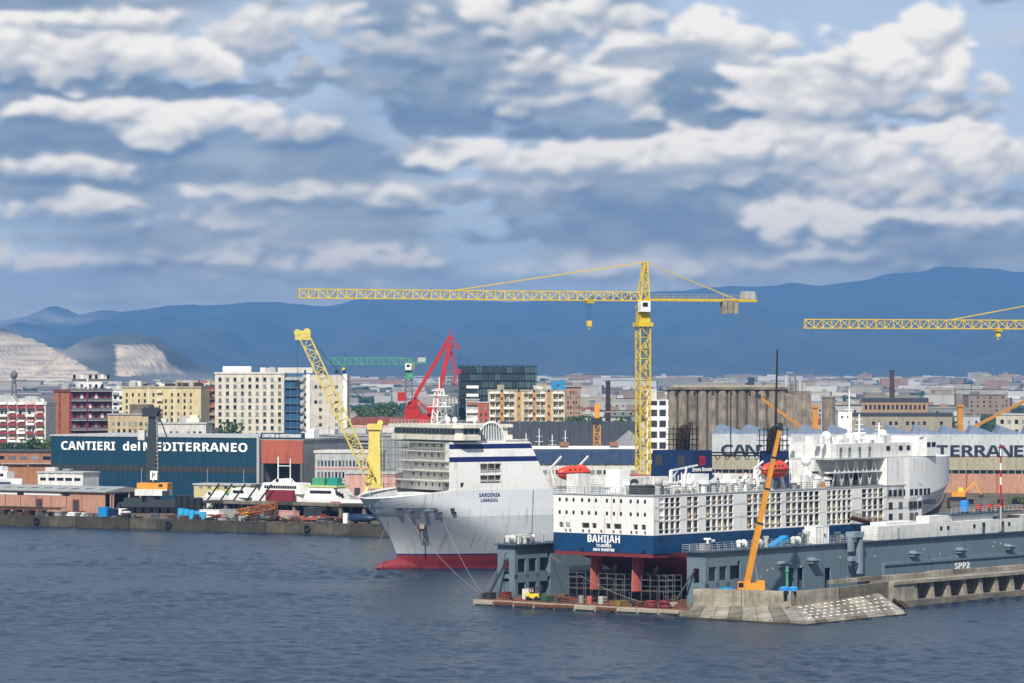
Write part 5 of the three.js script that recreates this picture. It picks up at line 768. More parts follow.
// ---------- buildings ----------
const unit = boxAt(1, 1, 1);
const bit = (name, m, p, x, y, z, sx, sy, sz, geo = unit) => { const o = piece(name, geo, m, p, x, y, z); o.scale.set(sx, sy, sz); return o; };
// front face from picture column p0 to p1, its left corner at distance d; local x runs along the front, z comes out of it
function block(o) {
  const t = o.turn ?? 0, x0 = px(o.p0, o.d), q = (o.p1 - 512) / F, L = (q * o.d - x0) / (Math.cos(t) - Math.sin(t) * q), H = hy(o.top, o.d) - GROUND;
  const g = thing(o.name, o.label, o.cat ?? 'building', x0, GROUND, o.d, t, o.group); g.userData.L = L; g.L = L; g.H = H; g.D = o.depth;
  B().bx(0, 0, -o.depth, L - (o.endInset ?? 0), H, -(o.inset ?? 0)).mesh('wall', o.mat, g);
  if (o.roof !== null) B().bx(-.3, H + .004, -o.depth - .3, L + .3, H + (o.roofH ?? .5), .3).mesh('roof', o.roof ?? mats.lightGrey, g);
  return g;
}
const panes = [mats.glass, mats.glass, mats.glassBlue, mats.midGrey, mats.glassPale];
function windows(g, x0, x1, y0, y1, cols, rows, w, h, o = {}) {      // each window is a mesh of its own
  for (let r = 0; r < rows; r++) for (let c = 0; c < cols; c++) {
    if (o.skip && rnd() < o.skip) continue;
    const x = x0 + (c + .5) * (x1 - x0) / cols, y = y0 + (r + .5) * (y1 - y0) / rows, m = pick(o.mats ?? panes);
    if (o.side) bit('window', m, g, o.at ?? g.L + .04, y, x, .12, h, w); else { bit('window', m, g, x, y, .03, w, h, .12); if (o.sill) bit('sill', mats.lightGrey, g, x, y - h / 2 - .1, .12, w + .3, .16, .3); }
  }
}
function rooftop(g, n, m = mats.offwhite) { for (let k = 0; k < n; k++) { const w = rr(2, 5), h = rr(1.2, 3); bit('roof_house', pick([m, mats.lightGrey, mats.cream]), g, rr(w, g.L - w), g.H + .5 + h / 2, -rr(2, g.D - 2), w, h, rr(2, 4)); } for (let k = 0; k < n; k++) bit('aerial', mats.midGrey, g, rr(1, g.L - 1), g.H + 2, -rr(1, g.D - 1), .14, 4, .14); }
function balconies(g, x0, x1, y0, floors, fh, bays, slab, rail, o = {}) {
  for (let f = 0; f < floors; f++) for (let b = 0; b < bays; b++) {
    const a = x0 + b * (x1 - x0) / bays, c = x0 + (b + 1) * (x1 - x0) / bays, y = y0 + f * fh;
    const bal = B(); bal.bx(a + .15, y, .02, c - .15, y + .2, 1.5); const bm = bal.mesh('balcony', slab, g);
    B().bx(a + .2, y + .2, 1.38, c - .2, y + 1.1, 1.48).mesh('balustrade', pick([].concat(rail)), bm);
    bit('balcony_door', pick(panes), g, mix(a, c, .35), y + 1.3, .03, (c - a) * .28, 2.0, .12);
    if (rnd() < .5) bit('window', pick(panes), g, mix(a, c, .75), y + 1.55, .03, (c - a) * .2, 1.2, .12);
    if (o.awning && rnd() < o.awning) { const w = B(); w.poly([[0, 0], [1.35, -.9], [1.35, -.98], [0, -.1]], (c - a) * .7, new THREE.Matrix4().makeRotationY(-Math.PI / 2)); const am = w.mesh('awning', pick([mats.whiteClean, mats.offwhite, mats.cream, mats.pinkPale]), bm); am.position.set(mix(a, c, .87), y + 2.5, .05); }
  }
}
const lettering = (g, str, size, x, y, z, m, sp = 1, name = 'lettering', label) => { const b = B(); b.text(str, size, .12, new THREE.Matrix4(), sp); const o = b.mesh(name, m, g, label); o.position.set(x, y, z); return o; };
const R = Math.PI / 180;
{ // teal shed of the yard
  const t = block({ name: 'shipyard_shed', label: 'huge teal shed with white lettering along its front', p0: 51, p1: 258, top: 436, d: 1090, turn: -28 * R, depth: 40, mat: mats.teal, roof: mats.lightGrey, roofH: .5 }), k = t.L / 207;
  B().bx(.2, 9.4, .02, t.L - .2, 11.2, .1).mesh('window_band', mats.tealDark, t);
  for (let i = 0; i < 38; i++) bit('band_mullion', mats.dark, t, 1 + i * (t.L - 2) / 37, 10.3, .14, .14, 1.8, .12);
  const rib = boxAt(.14, 1, .1); for (let i = 0; i < 52; i++) { const x = .7 + i * (t.L - 1.4) / 51; const o = piece('cladding_rib', rib, mats.teal, t, x, 4.7, .03); o.scale.y = 9.3; }
  for (const [s, a, c] of [['CANTIERI', 62, 117], ['del', 125, 142], ['MEDITERRANEO', 145.5, 248]]) { const o = lettering(t, s, s === 'del' ? 2.6 : 2.65, 0, 15.8, .08, mats.letterWhite, 1, 'lettering', `white word ${s}`); o.geometry.computeBoundingBox(); const w = o.geometry.boundingBox.max.x - o.geometry.boundingBox.min.x; o.scale.x = (c - a) * k / w; o.position.x = (mix(a, c, .5) - 51) * k; }
  bit('corner_post', mats.lightGrey, t, t.L + .35, t.H / 2, .2, .8, t.H, .9);
  for (const x of [34, 58, 71]) bit('down_pipe', mats.lightGrey, t, x, 5.2, .18, .12, 10.4, .12);
  bit('access_door', mats.roofNavy, t, t.L - 5, 2.5, .08, 4, 5, .1);
}
{ // brick hangar next to it
  const t = block({ name: 'brick_hangar', label: 'brick red hangar front with a navy name board', p0: 262, p1: 303.5, top: 440, d: 1052, turn: -24 * R, depth: 34, inset: 14, mat: mats.grey, roof: mats.roofGrey }); for (const x of [0, t.L - .4]) B().bx(x, 0, -14, x + .4, t.H, 0).mesh('side_wall', mats.grey, t);
  B().bx(0, 12.5, .02, t.L, t.H, .5).mesh('raised_door', mats.brick, t); B().bx(-.2, t.H + .5, -.6, t.L + .2, t.H + 2.2, .5).mesh('name_board', mats.teal, t); const o = lettering(t, 'CANTIERI del MEDITERRANEO', 1.0, 0, t.H + .85, .52, mats.letterWhite); o.geometry.computeBoundingBox(); o.scale.x = (t.L - 1) / (o.geometry.boundingBox.max.x - o.geometry.boundingBox.min.x); o.position.x = t.L / 2;
  for (let i = 1; i < 6; i++) bit('door_joint', mats.brickBrown, t, i * t.L / 6, 16.4, .53, .08, 7.6, .05); for (const x of [.4, t.L - .4]) bit('door_post', mats.midGrey, t, x, 6.2, .2, .8, 12.4, .7); bit('inner_plant', mats.roofNavy, t, t.L * .3, 3, .3, 4, 6, .5); rooftop(t, 4, mats.whiteClean);
}
{ const t = block({ name: 'brick_workshop', label: 'brown brick workshop with square windows beside the teal shed', p0: -30, p1: 82, top: 452, d: 1105, turn: -18 * R, depth: 22, mat: mats.brickBrown, roof: mats.roofDark }); windows(t, t.L - 9, t.L - .5, 9, 13.5, 2, 1, 3, 3, { mats: [mats.rustDark] }); windows(t, t.L - 30, t.L - 10, 12, 14, 5, 1, 2.6, 1.1); bit('pilaster', mats.pink, t, t.L - 9.6, t.H / 2, .1, .6, t.H, .3); for (let i = 0; i < 3; i++) bit('ledge', mats.lightGrey, t, t.L - 14 - i * 9, 11.2 - i * .1, .5, 8.5, .2, 1); bit('gable', mats.brickBrown, t, t.L - 4.6, t.H + .9, -5, 9, 1.4, 9.6); }
{ const t = block({ name: 'low_office', label: 'low white office with a row of dark slot windows', p0: 38, p1: 83, top: 473, d: 1042, turn: -25 * R, depth: 9, mat: mats.white, roof: mats.lightGrey }); windows(t, .5, t.L - .5, 7.2, 9, 5, 1, 2.3, .85, { mats: [mats.glass] }); for (let i = 1; i < 5; i++) bit('pilaster', mats.whiteClean, t, i * t.L / 5, t.H / 2, .08, .35, t.H, .16); bit('roof_unit', mats.offwhite, t, 3, t.H + 1.1, -3, 3.4, 1.2, 2); bit('roof_unit', mats.grey, t, 8, t.H + .9, -4, 2.4, .8, 2); }
{ // pink quay shed
  const t = block({ name: 'quay_shed', label: 'long pink shed on the quay with blue doors at its end', p0: -40, p1: 105, top: 489.5, d: 1016, turn: -31.7 * R, depth: 18.5, endInset: 7, mat: mats.pink, roof: null }); B().bx(t.L - 7, 0, -.35, t.L, t.H, 0).bx(t.L - 7, 0, -18.5, t.L, t.H, -18.1).mesh('end_wall', mats.pink, t); B().bx(t.L - .4, 5.3, -18.1, t.L, t.H, -.35).mesh('end_lintel', mats.pink, t); B().bx(t.L - .5, 0, -18.1, t.L - .2, 5.3, -11).mesh('blue_door', mats.roofNavy, t);
  const rf = B(); rf.poly([[.4, 0], [-9.2, 1.2], [-19, 0], [-19, -.3], [.4, -.3]], t.L + 1, new THREE.Matrix4().makeRotationY(Math.PI / 2).setPosition(-.5, t.H + .3, 0).multiply(new THREE.Matrix4().makeScale(-1, 1, 1))); rf.mesh('roof', mats.roofGrey, t);
  bit('fascia', mats.rustDark, t, t.L / 2, t.H - .1, .3, t.L + .8, .35, .25);
  const bay = 5.6; for (let i = 0; i * bay < t.L; i++) bit('wall_joint', mats.rustDark, t, t.L - 8.2 - i * bay, t.H / 2, .02, .12, t.H, .1);
  bit('white_band', mats.whiteClean, t, t.L / 2 - 8, 5.15, .03, t.L - 16, .9, .1);
  for (const p of [9, 61.5]) bit('slot_window', mats.glass, t, t.L - (105 - p) * .318, 5.1, .08, 2.4, .8, .12); for (const p of [30.5, 72.5]) { const dm = bit('door', mats.roofDark, t, t.L - (105 - p) * .318, 1.9, .03, 2.1, 3.2, .12); bit('door_frame', mats.brick, t, t.L - (105 - p) * .318, 1.95, -.01, 2.7, 3.7, .12); }  // dark panels painted in place of the shaded openings
  // end wall: blue doors between light posts
  for (const z of [-2.4, -3.6, -10.8, -16]) bit('end_post', mats.pinkPale, t, t.L + .2, 2.7, z, .3, 5.4, .4); for (let k = 0; k < 9; k++) bit('roof_light', mats.lightGrey, t, t.L - 4 - k * 5, t.H + 1.05, -5, 2.6, .12, 3);
}
// ---- things on the left quay
const quayAt = (p, off = 3.5) => { // a spot behind the quay edge, seen at picture column p
  const [xa, da] = EDGE[1], [xb, db] = EDGE[2], q = (p - 512) / F, ux = (xb - xa), ud = (db - da), nx = .525, nd = .851; const ax = xa + nx * off * .0 - 0, k = (q * (da + nd * off) - (xa + nx * off)) / (ux - q * ud); return [xa + nx * off + ux * k, da + nd * off + ud * k]; };
const quayThing = (name, label, cat, p, off, turn = 0, group, y = GROUND) => { const [x, d] = quayAt(p, off); return thing(name, label, cat, x, y, d, -31.7 * R + turn, group); };
{ const t = quayThing('steel_beams', 'long stack of rusty steel beams along the quay in front of pink shed', 'beams', 18, 2.8); for (let k = 0; k < 9; k++) { const L = rr(14, 24); B().bx(-L / 2, 1.5 + Math.floor(k / 3) * .3, -1.5 + (k % 3) * 1, L / 2 + rr(-3, 6), 1.75 + Math.floor(k / 3) * .3, -.9 + (k % 3) * 1).mesh('beam', pick([mats.rust, mats.rustDark]), t); } for (const x of [-9, -4.5, 0, 4.5, 9]) B().bx(x - .7, 0, -1.4, x + .7, 1.49, 1.4).mesh('trestle', mats.rustDark, t); }
{ const t = quayThing('pipe_bundle', 'bundle of pale grey pipes lying on the quay', 'pipes', 77, 2.6); for (let k = 0; k < 7; k++) B().rod(V(-2.8, .3 + .55 * Math.floor(k / 4), -.9 + (k % 4) * .6), V(2.8, .3 + .55 * Math.floor(k / 4), -.9 + (k % 4) * .6), .28, 8).mesh('pipe', k % 3 ? mats.lightGrey : mats.white, t); }
function binBox(name, label, cat, p, off, sx, sy, sz, m, group) { const t = quayThing(name, label, cat, p, off, rr(-.3, .3), group); B().bx(-sx / 2, .1, -sz / 2, sx / 2, sy, sz / 2).mesh('body', m, t); for (let k = 0; k < 4; k++) bit('rib', m, t, -sx / 2 + (k + .5) * sx / 4, sy / 2, sz / 2 + .05, .15, sy * .9, .12); B().bx(-sx / 2 - .08, sy, -sz / 2 - .08, sx / 2 + .08, sy + .15, sz / 2 + .08).mesh('rim', m, t); return t; }
binBox('blue_skip', 'blue skip beside the doors of the pink shed', 'skip', 105, 4, 3.2, 2.6, 2.2, mats.blue); binBox('navy_skip', 'navy skip right of the blue one', 'skip', 113, 4.5, 2.4, 2.2, 2, mats.navyClean); binBox('cream_container', 'white box with pipes on the quay behind the lattice boom', 'container', 212, 10, 6.5, 2.3, 2.4, mats.whiteClean); binBox('grey_skip', 'grey steel skip behind the blue drums', 'skip', 232, 14, 5, 2.4, 2.4, mats.grey); binBox('pale_container', 'pale container under the raised slab', 'container', 287, 13, 7, 2.4, 2.4, mats.pinkPale); binBox('dark_generator', 'dark generator box under the raised slab', 'generator', 262, 15, 4.5, 3.0, 2.4, mats.dark); binBox('black_generator', 'tall black box under the right part of the slab', 'generator', 313, 14, 4.5, 3.4, 2.6, mats.roofDark); binBox('white_bollard_box', 'small white box at the quay edge before the ferry bow', 'box', 346, 2.5, 1.2, 2.6, 1.1, mats.whiteClean); binBox('yellow_bin', 'yellow bin on the quay below the slab', 'skip', 247, 12, 2.2, 1.8, 1.8, mats.yellow); binBox('white_bin', 'short white bin left of the pale container', 'skip', 272, 12.5, 2.6, 1.7, 2, mats.offwhite);
for (let k = 0; k < 5; k++) { const t = quayThing('cyan_drum', ['first', 'second', 'third', 'fourth', 'rightmost'][k] + ' of the cyan drums by the harbour crane', 'drum', 181.5 + k * 5.4, 8 + (k % 2), 0, 'cyan drums on the quay'); B().cyl(0, 0, 0, 1.05 - .12 * k * .5, 2.6 - k * .22, 16).mesh('barrel', M('#37a7d6', soft, .5), t); B().cyl(0, 2.6 - k * .22, 0, .8, .16, 16).mesh('lid', mats.blue, t); }
for (let k = 0; k < 4; k++) { const t = quayThing('black_tank', ['left', 'second', 'third', 'right'][k] + ' upright black tank in the row behind the cyan drums', 'tank', 179.5 + k * 6.5, 20, 0, 'black tanks on the quay'); B().cyl(0, 0, 0, 1.2, 5.6 - (k > 1 ? .6 : 0), 16).mesh('shell', mats.black, t); for (const y of [1.2, 2.6, 4]) B().cyl(0, y, 0, 1.25, .1, 16).mesh('hoop', mats.dark, t); B().cyl(0, 5.6 - (k > 1 ? .6 : 0), 0, 1.2, .3, 16, .5).mesh('top', mats.dark, t); }
{ const t = quayThing('orange_boom', 'rusty orange lattice boom lying on the quay clutter', 'crane boom', 258, 9, .25); const om = M('#b96f2c', soil, .8); B().truss(V(-5.8, 2.0, 0), V(5.2, 4.0, 0), 1.6, 1.5, 7, .3, .2).mesh('girder', om, t); B().bar(V(-5.8, 1.4, .2), V(2, 2.0, .4), .5).mesh('ram', om, t); B().bx(-6.4, 0, -1, -4.8, 1.6, 1).bx(3.2, 0, -.7, 4.2, 3.2, .7).mesh('support', mats.rustDark, t); }
{ const t = quayThing('covered_boat', 'small dark blue covered launch parked on the quay before the ferry bow', 'boat', 361, 4, .1); const us = [-1, -.8, -.5, 0, .5, .8, .97]; B().loft(us.map((u) => { const k = Math.pow(1 - Math.abs(u) ** 3, .6), q = []; for (let i = 0; i <= 8; i++) { const a = Math.PI * i / 8; q.push(V(u * 4.3, 1.6 - Math.sin(a) * 1.2 * k, Math.cos(a) * 1.4 * k)); } return q; })).mesh('hull', mats.roofNavy, t); B().loft(us.map((u) => { const k = Math.pow(1 - Math.abs(u) ** 3, .6), q = []; for (let i = 0; i <= 8; i++) { const a = Math.PI * i / 8; q.push(V(u * 4.3, 1.6 + Math.sin(a) * 1.0 * k, Math.cos(a) * 1.4 * k)); } return q; })).mesh('cover', mats.navyClean, t); for (const x of [-2, 2]) B().bx(x - .4, 0, -1.2, x + .4, .5, 1.2).mesh('cradle', mats.wood, t); }
{ const t = quayThing('road_trailer', 'red ended flat trailer near the ferry bow', 'trailer', 334, 7); B().bx(-3.5, 1.1, -1.2, 3.5, 1.5, 1.2).mesh('bed', mats.rust, t); bit('tail_board', mats.red, t, -3.5, 1.6, 0, .2, 1.2, 2.3); const w = B(); w.rod(V(0, 0, -.2), V(0, 0, .2), .55, 12); const wg = w.geo(); for (const x of [-2.4, -1.2, 2.4]) for (const z of [-1.1, 1.1]) piece('wheel', wg, mats.tyre, t, x, .55, z); }
for (let k = 0; k < 34; k++) { // loose scrap heaps between the boom and the slab
  const p = rr(205, 342), off = rr(6.5, 15), [m, mn] = pick([[mats.rust, 'rusty'], [mats.rustDark, 'dark rusty'], [mats.midGrey, 'grey'], [mats.steel, 'bare steel'], [mats.brick, 'brick red'], [mats.tan, 'tan'], [mats.rustWhite, 'flaking white']]), t = quayThing('scrap_heap', `low heap of ${mn} plates behind the lattice boom ${p < 240 ? 'near its root' : p < 280 ? 'by the orange boom' : p < 312 ? 'under the slab' : 'towards the ferry bow'}`, 'scrap', p, off, rr(0, 3), 'scrap heaps on the quay');
  for (let j = 0; j < 5; j++) { const o = bit('plate', j ? m : mats.rustDark, t, rr(-1, 1), .2 + j * .25, rr(-.6, .6), rr(1, 3), rr(.15, .7), rr(.5, 1.4)); o.rotation.set(rr(-.1, .1), rr(0, 3), rr(-.12, .12)); }
}
{ // raised slab with white vessels laid up behind it
  const t = quayThing('slipway_slab', 'long raised concrete slab on the quay before the laid up boats', 'platform', 205, 22), L = 62;
  for (let k = 0; k < 8; k++) B().bx(k * L / 8 + .03, 3.7, -5, (k + 1) * L / 8 - .03, 4.4 + rr(-.05, .05), 2).mesh('slab', k % 3 ? mats.concreteDark : mats.quay, t); for (let k = 0; k < 9; k++) for (const z of [-4, 1]) bit('pier', mats.concreteDark, t, .5 + k * (L - 1) / 8, 1.85, z, .9, 3.7, .9); B().bx(0, 0, -5.6, L, 3.6, -5.1).mesh('rear_wall', mats.rustDark, t);
  for (let k = 0; k < 5; k++) { const s = quayThing('timber_prop', `${['leftmost', 'second', 'third', 'fourth', 'rightmost'][k]} dark slanting prop before the white hulls`, 'prop', 214 + k * 13, 24, 0, 'slanting props', GROUND + 4.4); B().bar(V(-2.2, 0, 0), V(1.8, 4.6, 0), .35).mesh('shaft', mats.dark, s); }
}
function fastFerry(label, p0, p1, off, deckY, rows, extras) {
  const t = quayThing('fast_ferry', label, 'boat', p0, off, 0, 'laid up fast ferries'), L = (p1 - p0) * .318, w = 3.6;
  const st = [0, .12, .3, .6, .85, 1]; B().loft(st.map((u) => { const k = 1 - Math.pow(Math.max(0, (u - .55) / .45), 2.2) * .95, x = u * L; return [V(x, deckY, -w * k), V(x, 2.2, -w * .8 * k), V(x, 1.2, -w * .35 * k), V(x, 1.2, w * .35 * k), V(x, 2.2, w * .8 * k), V(x, deckY, w * k)]; }), false).mesh('hull', mats.whiteClean, t); B().loft(st.map((u) => { const k = 1 - Math.pow(Math.max(0, (u - .55) / .45), 2.2) * .95; return [V(u * L, deckY, -w * k), V(u * L, deckY, w * k)]; }), false).mesh('deck', mats.offwhite, t);
  for (const [x0, x1, y0, y1, n] of rows) { B().poly([[x0 * L, y0], [x1 * L, y0], [x1 * L - 1.2, y1], [x0 * L + 1.6, y1]], w * 1.6, new THREE.Matrix4().makeTranslation(0, 0, -w * .8)).mesh('cabin', mats.whiteClean, t); for (let k = 0; k < n; k++) bit('cabin_window', mats.glass, t, mix(x0 * L + 2, x1 * L - 1.8, (k + .5) / n), mix(y0, y1, .62), w * .8 + .03, Math.min(1.4, (x1 - x0) * L / n * .6), .8, .1); }
  for (const x of [.2, .5, .8]) bit('keel_block', mats.wood, t, x * L, .6, 0, 1.4, 1.2, 3); extras?.(t, L, w); return t;
}
fastFerry('white fast ferry with a long row of dark windows behind the slab', 262, 315, 31, 6.4, [[.05, .92, 6.4, 9.4, 14], [.3, .55, 9.4, 10.5, 4]], (t, L, w) => { B().bar(V(5.5, 10.4, 0), V(5.5, 16.5, 0), .25).bar(V(9.6, 10.4, 0), V(9.6, 16, 0), .2).bar(V(5.5, 14, 0), V(9.6, 14, 0), .2).mesh('mast', mats.whiteClean, t); bit('hatch_house', mats.boot, t, 9.5, 6, w + 1, 9, 3, 1.2); });
fastFerry('white fast ferry with pale green roof and raked windscreen', 309, 366, 29.5, 5.2, [[.02, .62, 5.2, 8.4, 9]], (t, L, w) => { B().poly([[L * .56, 5.2], [L * .8, 5.2], [L * .62, 8.2], [L * .5, 8.2]], w * 1.3, new THREE.Matrix4().makeTranslation(0, 0, -w * .65)).mesh('wheelhouse', mats.offwhite, t); for (let k = 0; k < 3; k++) { const o = bit('windscreen', mats.glass, t, L * (.6 + k * .05), 7 - k * .35, w * .65 + .05, .8, 1.3, .1); o.rotation.z = .5; } bit('roof', M('#c5cf8e', soft, .6), t, L * .32, 8.7, 0, L * .6, .5, w * 1.7); bit('funnel', mats.green, t, 4, 9.9, 0, 4, 2, 2.6); bit('funnel', M('#1f8f86', soft, .5), t, 8.5, 10, 0, 3.4, 2, 2.4); bit('red_panel', mats.brick, t, L * .62, 4.2, w * .96, 3, 1, .2); });
fastFerry('small white boat under dark props left of the ferries', 205, 262, 34, 5, [[.1, .3, 5, 6.6, 3], [.55, .95, 5, 7.6, 5]]);
{ const t = quayThing('motor_yacht', 'white motor yacht on blocks above the low office', 'boat', -6, 58, .1); t.position.y = GROUND + 4; B().bx(-2, -4, -2, 10, 0, 2).mesh('cradle', mats.lightGrey, t); B().loft([0, .3, .7, 1].map((u) => { const k = 1 - Math.max(0, u - .5) ** 2 * 3.6, x = u * 13 - 3; return [V(x, 4, -2.4 * k), V(x, 1.2, -1.6 * k), V(x, .2, 0), V(x, 1.2, 1.6 * k), V(x, 4, 2.4 * k)]; }), false).mesh('hull', mats.whiteClean, t); B().bx(-2.5, 4, -2, 6, 6, 2).bx(-1.5, 6, -1.6, 4, 7.6, 1.6).mesh('cabin', mats.whiteClean, t); bit('cover', mats.roofNavy, t, 3, 2.3, 2.3, 9, 1.4, .3); for (let k = 0; k < 4; k++) bit('cabin_window', mats.glass, t, -1.2 + k * 1.8, 5.1, 2.05, 1.2, .8, .1); }
// ---- buildings behind the yard, left to right
{ const t = block({ name: 'office_block', label: 'grey office with long rows of narrow windows behind the ferries', p0: 315, p1: 372, top: 453, d: 1040, turn: -14 * R, depth: 14, mat: mats.lightGrey, roof: mats.offwhite, roofH: .8 }); for (const y of [6, 9.4, 12.8]) { windows(t, .6, t.L - .6, y - 1, y + 1, 15, 1, .62, 1.7, { mats: [mats.glass, mats.glassBlue, mats.midGrey] }); bit('spandrel', mats.pinkPale, t, t.L / 2, y - 1.45, .06, t.L, .5, .12); } }
{ const t = block({ name: 'pink_workshop', label: 'pale pink workshop with one dark door beside the yellow crane', p0: 346, p1: 396, top: 474, d: 1010, turn: -14 * R, depth: 12, mat: mats.pinkPale, roof: mats.lightGrey }); bit('door', mats.roofDark, t, 3.4, 5.4, .05, 1.7, 2.2, .1); windows(t, 7, t.L - .6, 4, 7, 3, 1, 1.4, 1.2); }
{ const t = block({ name: 'grey_factory', label: 'long grey factory with stacked roofs and pipes behind the brick hangar', p0: 300, p1: 430, top: 436, d: 1110, turn: -6 * R, depth: 40, mat: mats.grey, roof: mats.roofGrey }); for (let k = 0; k < 4; k++) bit('roof_step', k % 2 ? mats.lightGrey : mats.offwhite, t, t.L * (.15 + .22 * k), t.H + 1.3 + k * .2, -6 - k * 6, 9, 1.7, 7); for (let k = 0; k < 5; k++) { const b = B(); b.rod(V(2, t.H - 1.2 - k * 1.0, .5 + k * .12), V(t.L * .62, t.H - 1.4 - k * 1.0, .5 + k * .12), .22, 8); b.mesh('pipe', k % 2 ? mats.lightGrey : mats.midGrey, t); } windows(t, 1, t.L * .25, 4, 14, 2, 3, 1.6, 1.8, { mats: [mats.glass, mats.brick] }); for (let k = 0; k < 12; k++) bit('roof_plant', pick([mats.lightGrey, mats.midGrey, mats.whiteClean]), t, rr(2, t.L - 2), t.H + 1.2, -rr(2, 30), rr(1, 3), rr(.8, 2.4), rr(1, 3)); }
{ const t = block({ name: 'red_roof_hall', label: 'low hall with a dull red roof right of the white tower', p0: 352, p1: 420, top: 424, d: 1260, depth: 26, mat: mats.pinkPale, roof: mats.roofRed, roofH: 2.2 }); windows(t, 1, t.L - 1, 10, 13, 8, 1, 1.4, 1.4); }
// arched black roof and navy roof sheds in the middle
{ const d = 1210, x0 = px(500, d), x1 = px(640, d), t = thing('arched_shed', 'long shed under a rounded black roof in the middle', 'building', x0, GROUND, d, 0), L = x1 - x0, H = hy(448, d) - GROUND, rise = hy(422, d) - hy(448, d); B().bx(0, 0, -30, L, H, 0).mesh('wall', mats.lightGrey, t); const q = []; for (let k = 0; k <= 10; k++) { const a = k / 10 * Math.PI * .5; q.push([-30 * (k / 10) * .6 + .4, H + Math.sin(a) * rise]); } const n = 14; for (let k = 0; k < n; k++) { const b = B(); b.loft([k * L / n + .04, (k + 1) * L / n - .04].map((x) => [...q.map(([z, y]) => V(x, y, z)), V(x, H, -34)]), false); b.mesh('roof_sheet', mats.roofDark, t); } windows(t, 1, L - 1, H - 4, H - 2, 20, 1, 1.3, 1.2); for (let k = 0; k < 4; k++) { const mst = B(); mst.bar(V(0, 0, 0), V(0, 9, 0), .25).bar(V(-1.4, 4, 0), V(1.4, 4, 0), .15).bar(V(-1, 6, 0), V(1, 6, 0), .12); const o = mst.mesh('aerial_mast', mats.whiteClean, t); o.position.set(9 + k * 4.5, H - 1 - k * .3, 4); o.scale.y = .7 + .2 * (k % 2); } }
{ const d = 1040, x0 = px(524, d), t = thing('navy_roof_shed', 'shed with a rounded navy roof behind the orange lifeboat', 'building', x0, GROUND, d, 0), L = px(640, d) - x0, H = hy(464, d) - GROUND, rise = hy(449.5, d) - hy(464, d); B().bx(0, 0, -16, L, H, 0).mesh('wall', mats.offwhite, t); const q = []; for (let k = 0; k <= 8; k++) { const a = k / 8 * Math.PI * .5; q.push([.5 - 12 * k / 8, H + Math.sin(a) * rise]); } const n = 12; for (let k = 0; k < n; k++) B().loft([k * L / n + .03, (k + 1) * L / n - .03].map((x) => [...q.map(([z, y]) => V(x, y, z)), V(x, H, -16)]), false).mesh('roof_sheet', mats.roofNavy, t); bit('parapet', mats.whiteClean, t, L / 2, H + rise + .3, -11, L, 1.1, 1); for (const y of [H - 2.4, H - 5.2]) { windows(t, 1, L - 1, y - .8, y + .8, 16, 1, 1.5, 1.2, { mats: [mats.glass, mats.midGrey, mats.glassPale] }); bit('string_course', mats.tan, t, L / 2, y - 1.3, .1, L, .3, .2); } for (const x of [12, 27]) bit('roof_hatch', mats.brickBrown, t, x, H + rise + 1.4, -11, 2.6, 1.2, 2); }
{ const t = block({ name: 'gabled_hut', label: 'small pale gabled house left of the yellow tower crane mast', p0: 617, p1: 640, top: 462, d: 1075, depth: 9, mat: mats.pinkPale, roof: null }); B().poly([[-.6, 0], [t.L + .6, 0], [t.L / 2, 4.4]], 9.6, new THREE.Matrix4().makeTranslation(0, t.H + .01, -9.3)).mesh('roof', mats.roofRed, t); windows(t, .5, t.L - .5, t.H - 3, t.H - 1, 3, 1, .9, 1.2); }
{ const t = block({ name: 'grey_gable_shed', label: 'grey gable fronted shed behind the yellow tower crane', p0: 614, p1: 646, top: 446, d: 1160, depth: 12, mat: mats.lightGrey, roof: null }); B().poly([[-.6, 0], [t.L + .6, 0], [t.L / 2, 5]], 12.6, new THREE.Matrix4().makeTranslation(0, t.H + .01, -12.3)).mesh('gable', mats.grey, t); bit('door', mats.midGrey, t, t.L / 2, 3, .05, 3, 6, .1); windows(t, 1, t.L - 1, 7, 10, 3, 1, 1.2, 1.6); }
{ const t = block({ name: 'open_floor_building', label: 'white building of open floors between crane mast and silos', p0: 646, p1: 668, top: 401, d: 1290, depth: 14, inset: 5, mat: mats.grey, roof: mats.offwhite }); for (let k = 0; k < 7; k++) bit('floor_slab', mats.whiteClean, t, t.L / 2, 3 + k * 4, -1.9, t.L + .4, 1.5, 6.2); for (const x of [.4, t.L * .55, t.L - .4]) bit('column', mats.whiteClean, t, x, t.H / 2, .9, .8, t.H, .8); bit('stair_tower', mats.offwhite, t, 2, t.H + 2.4, -4, 4, 4, 4); }
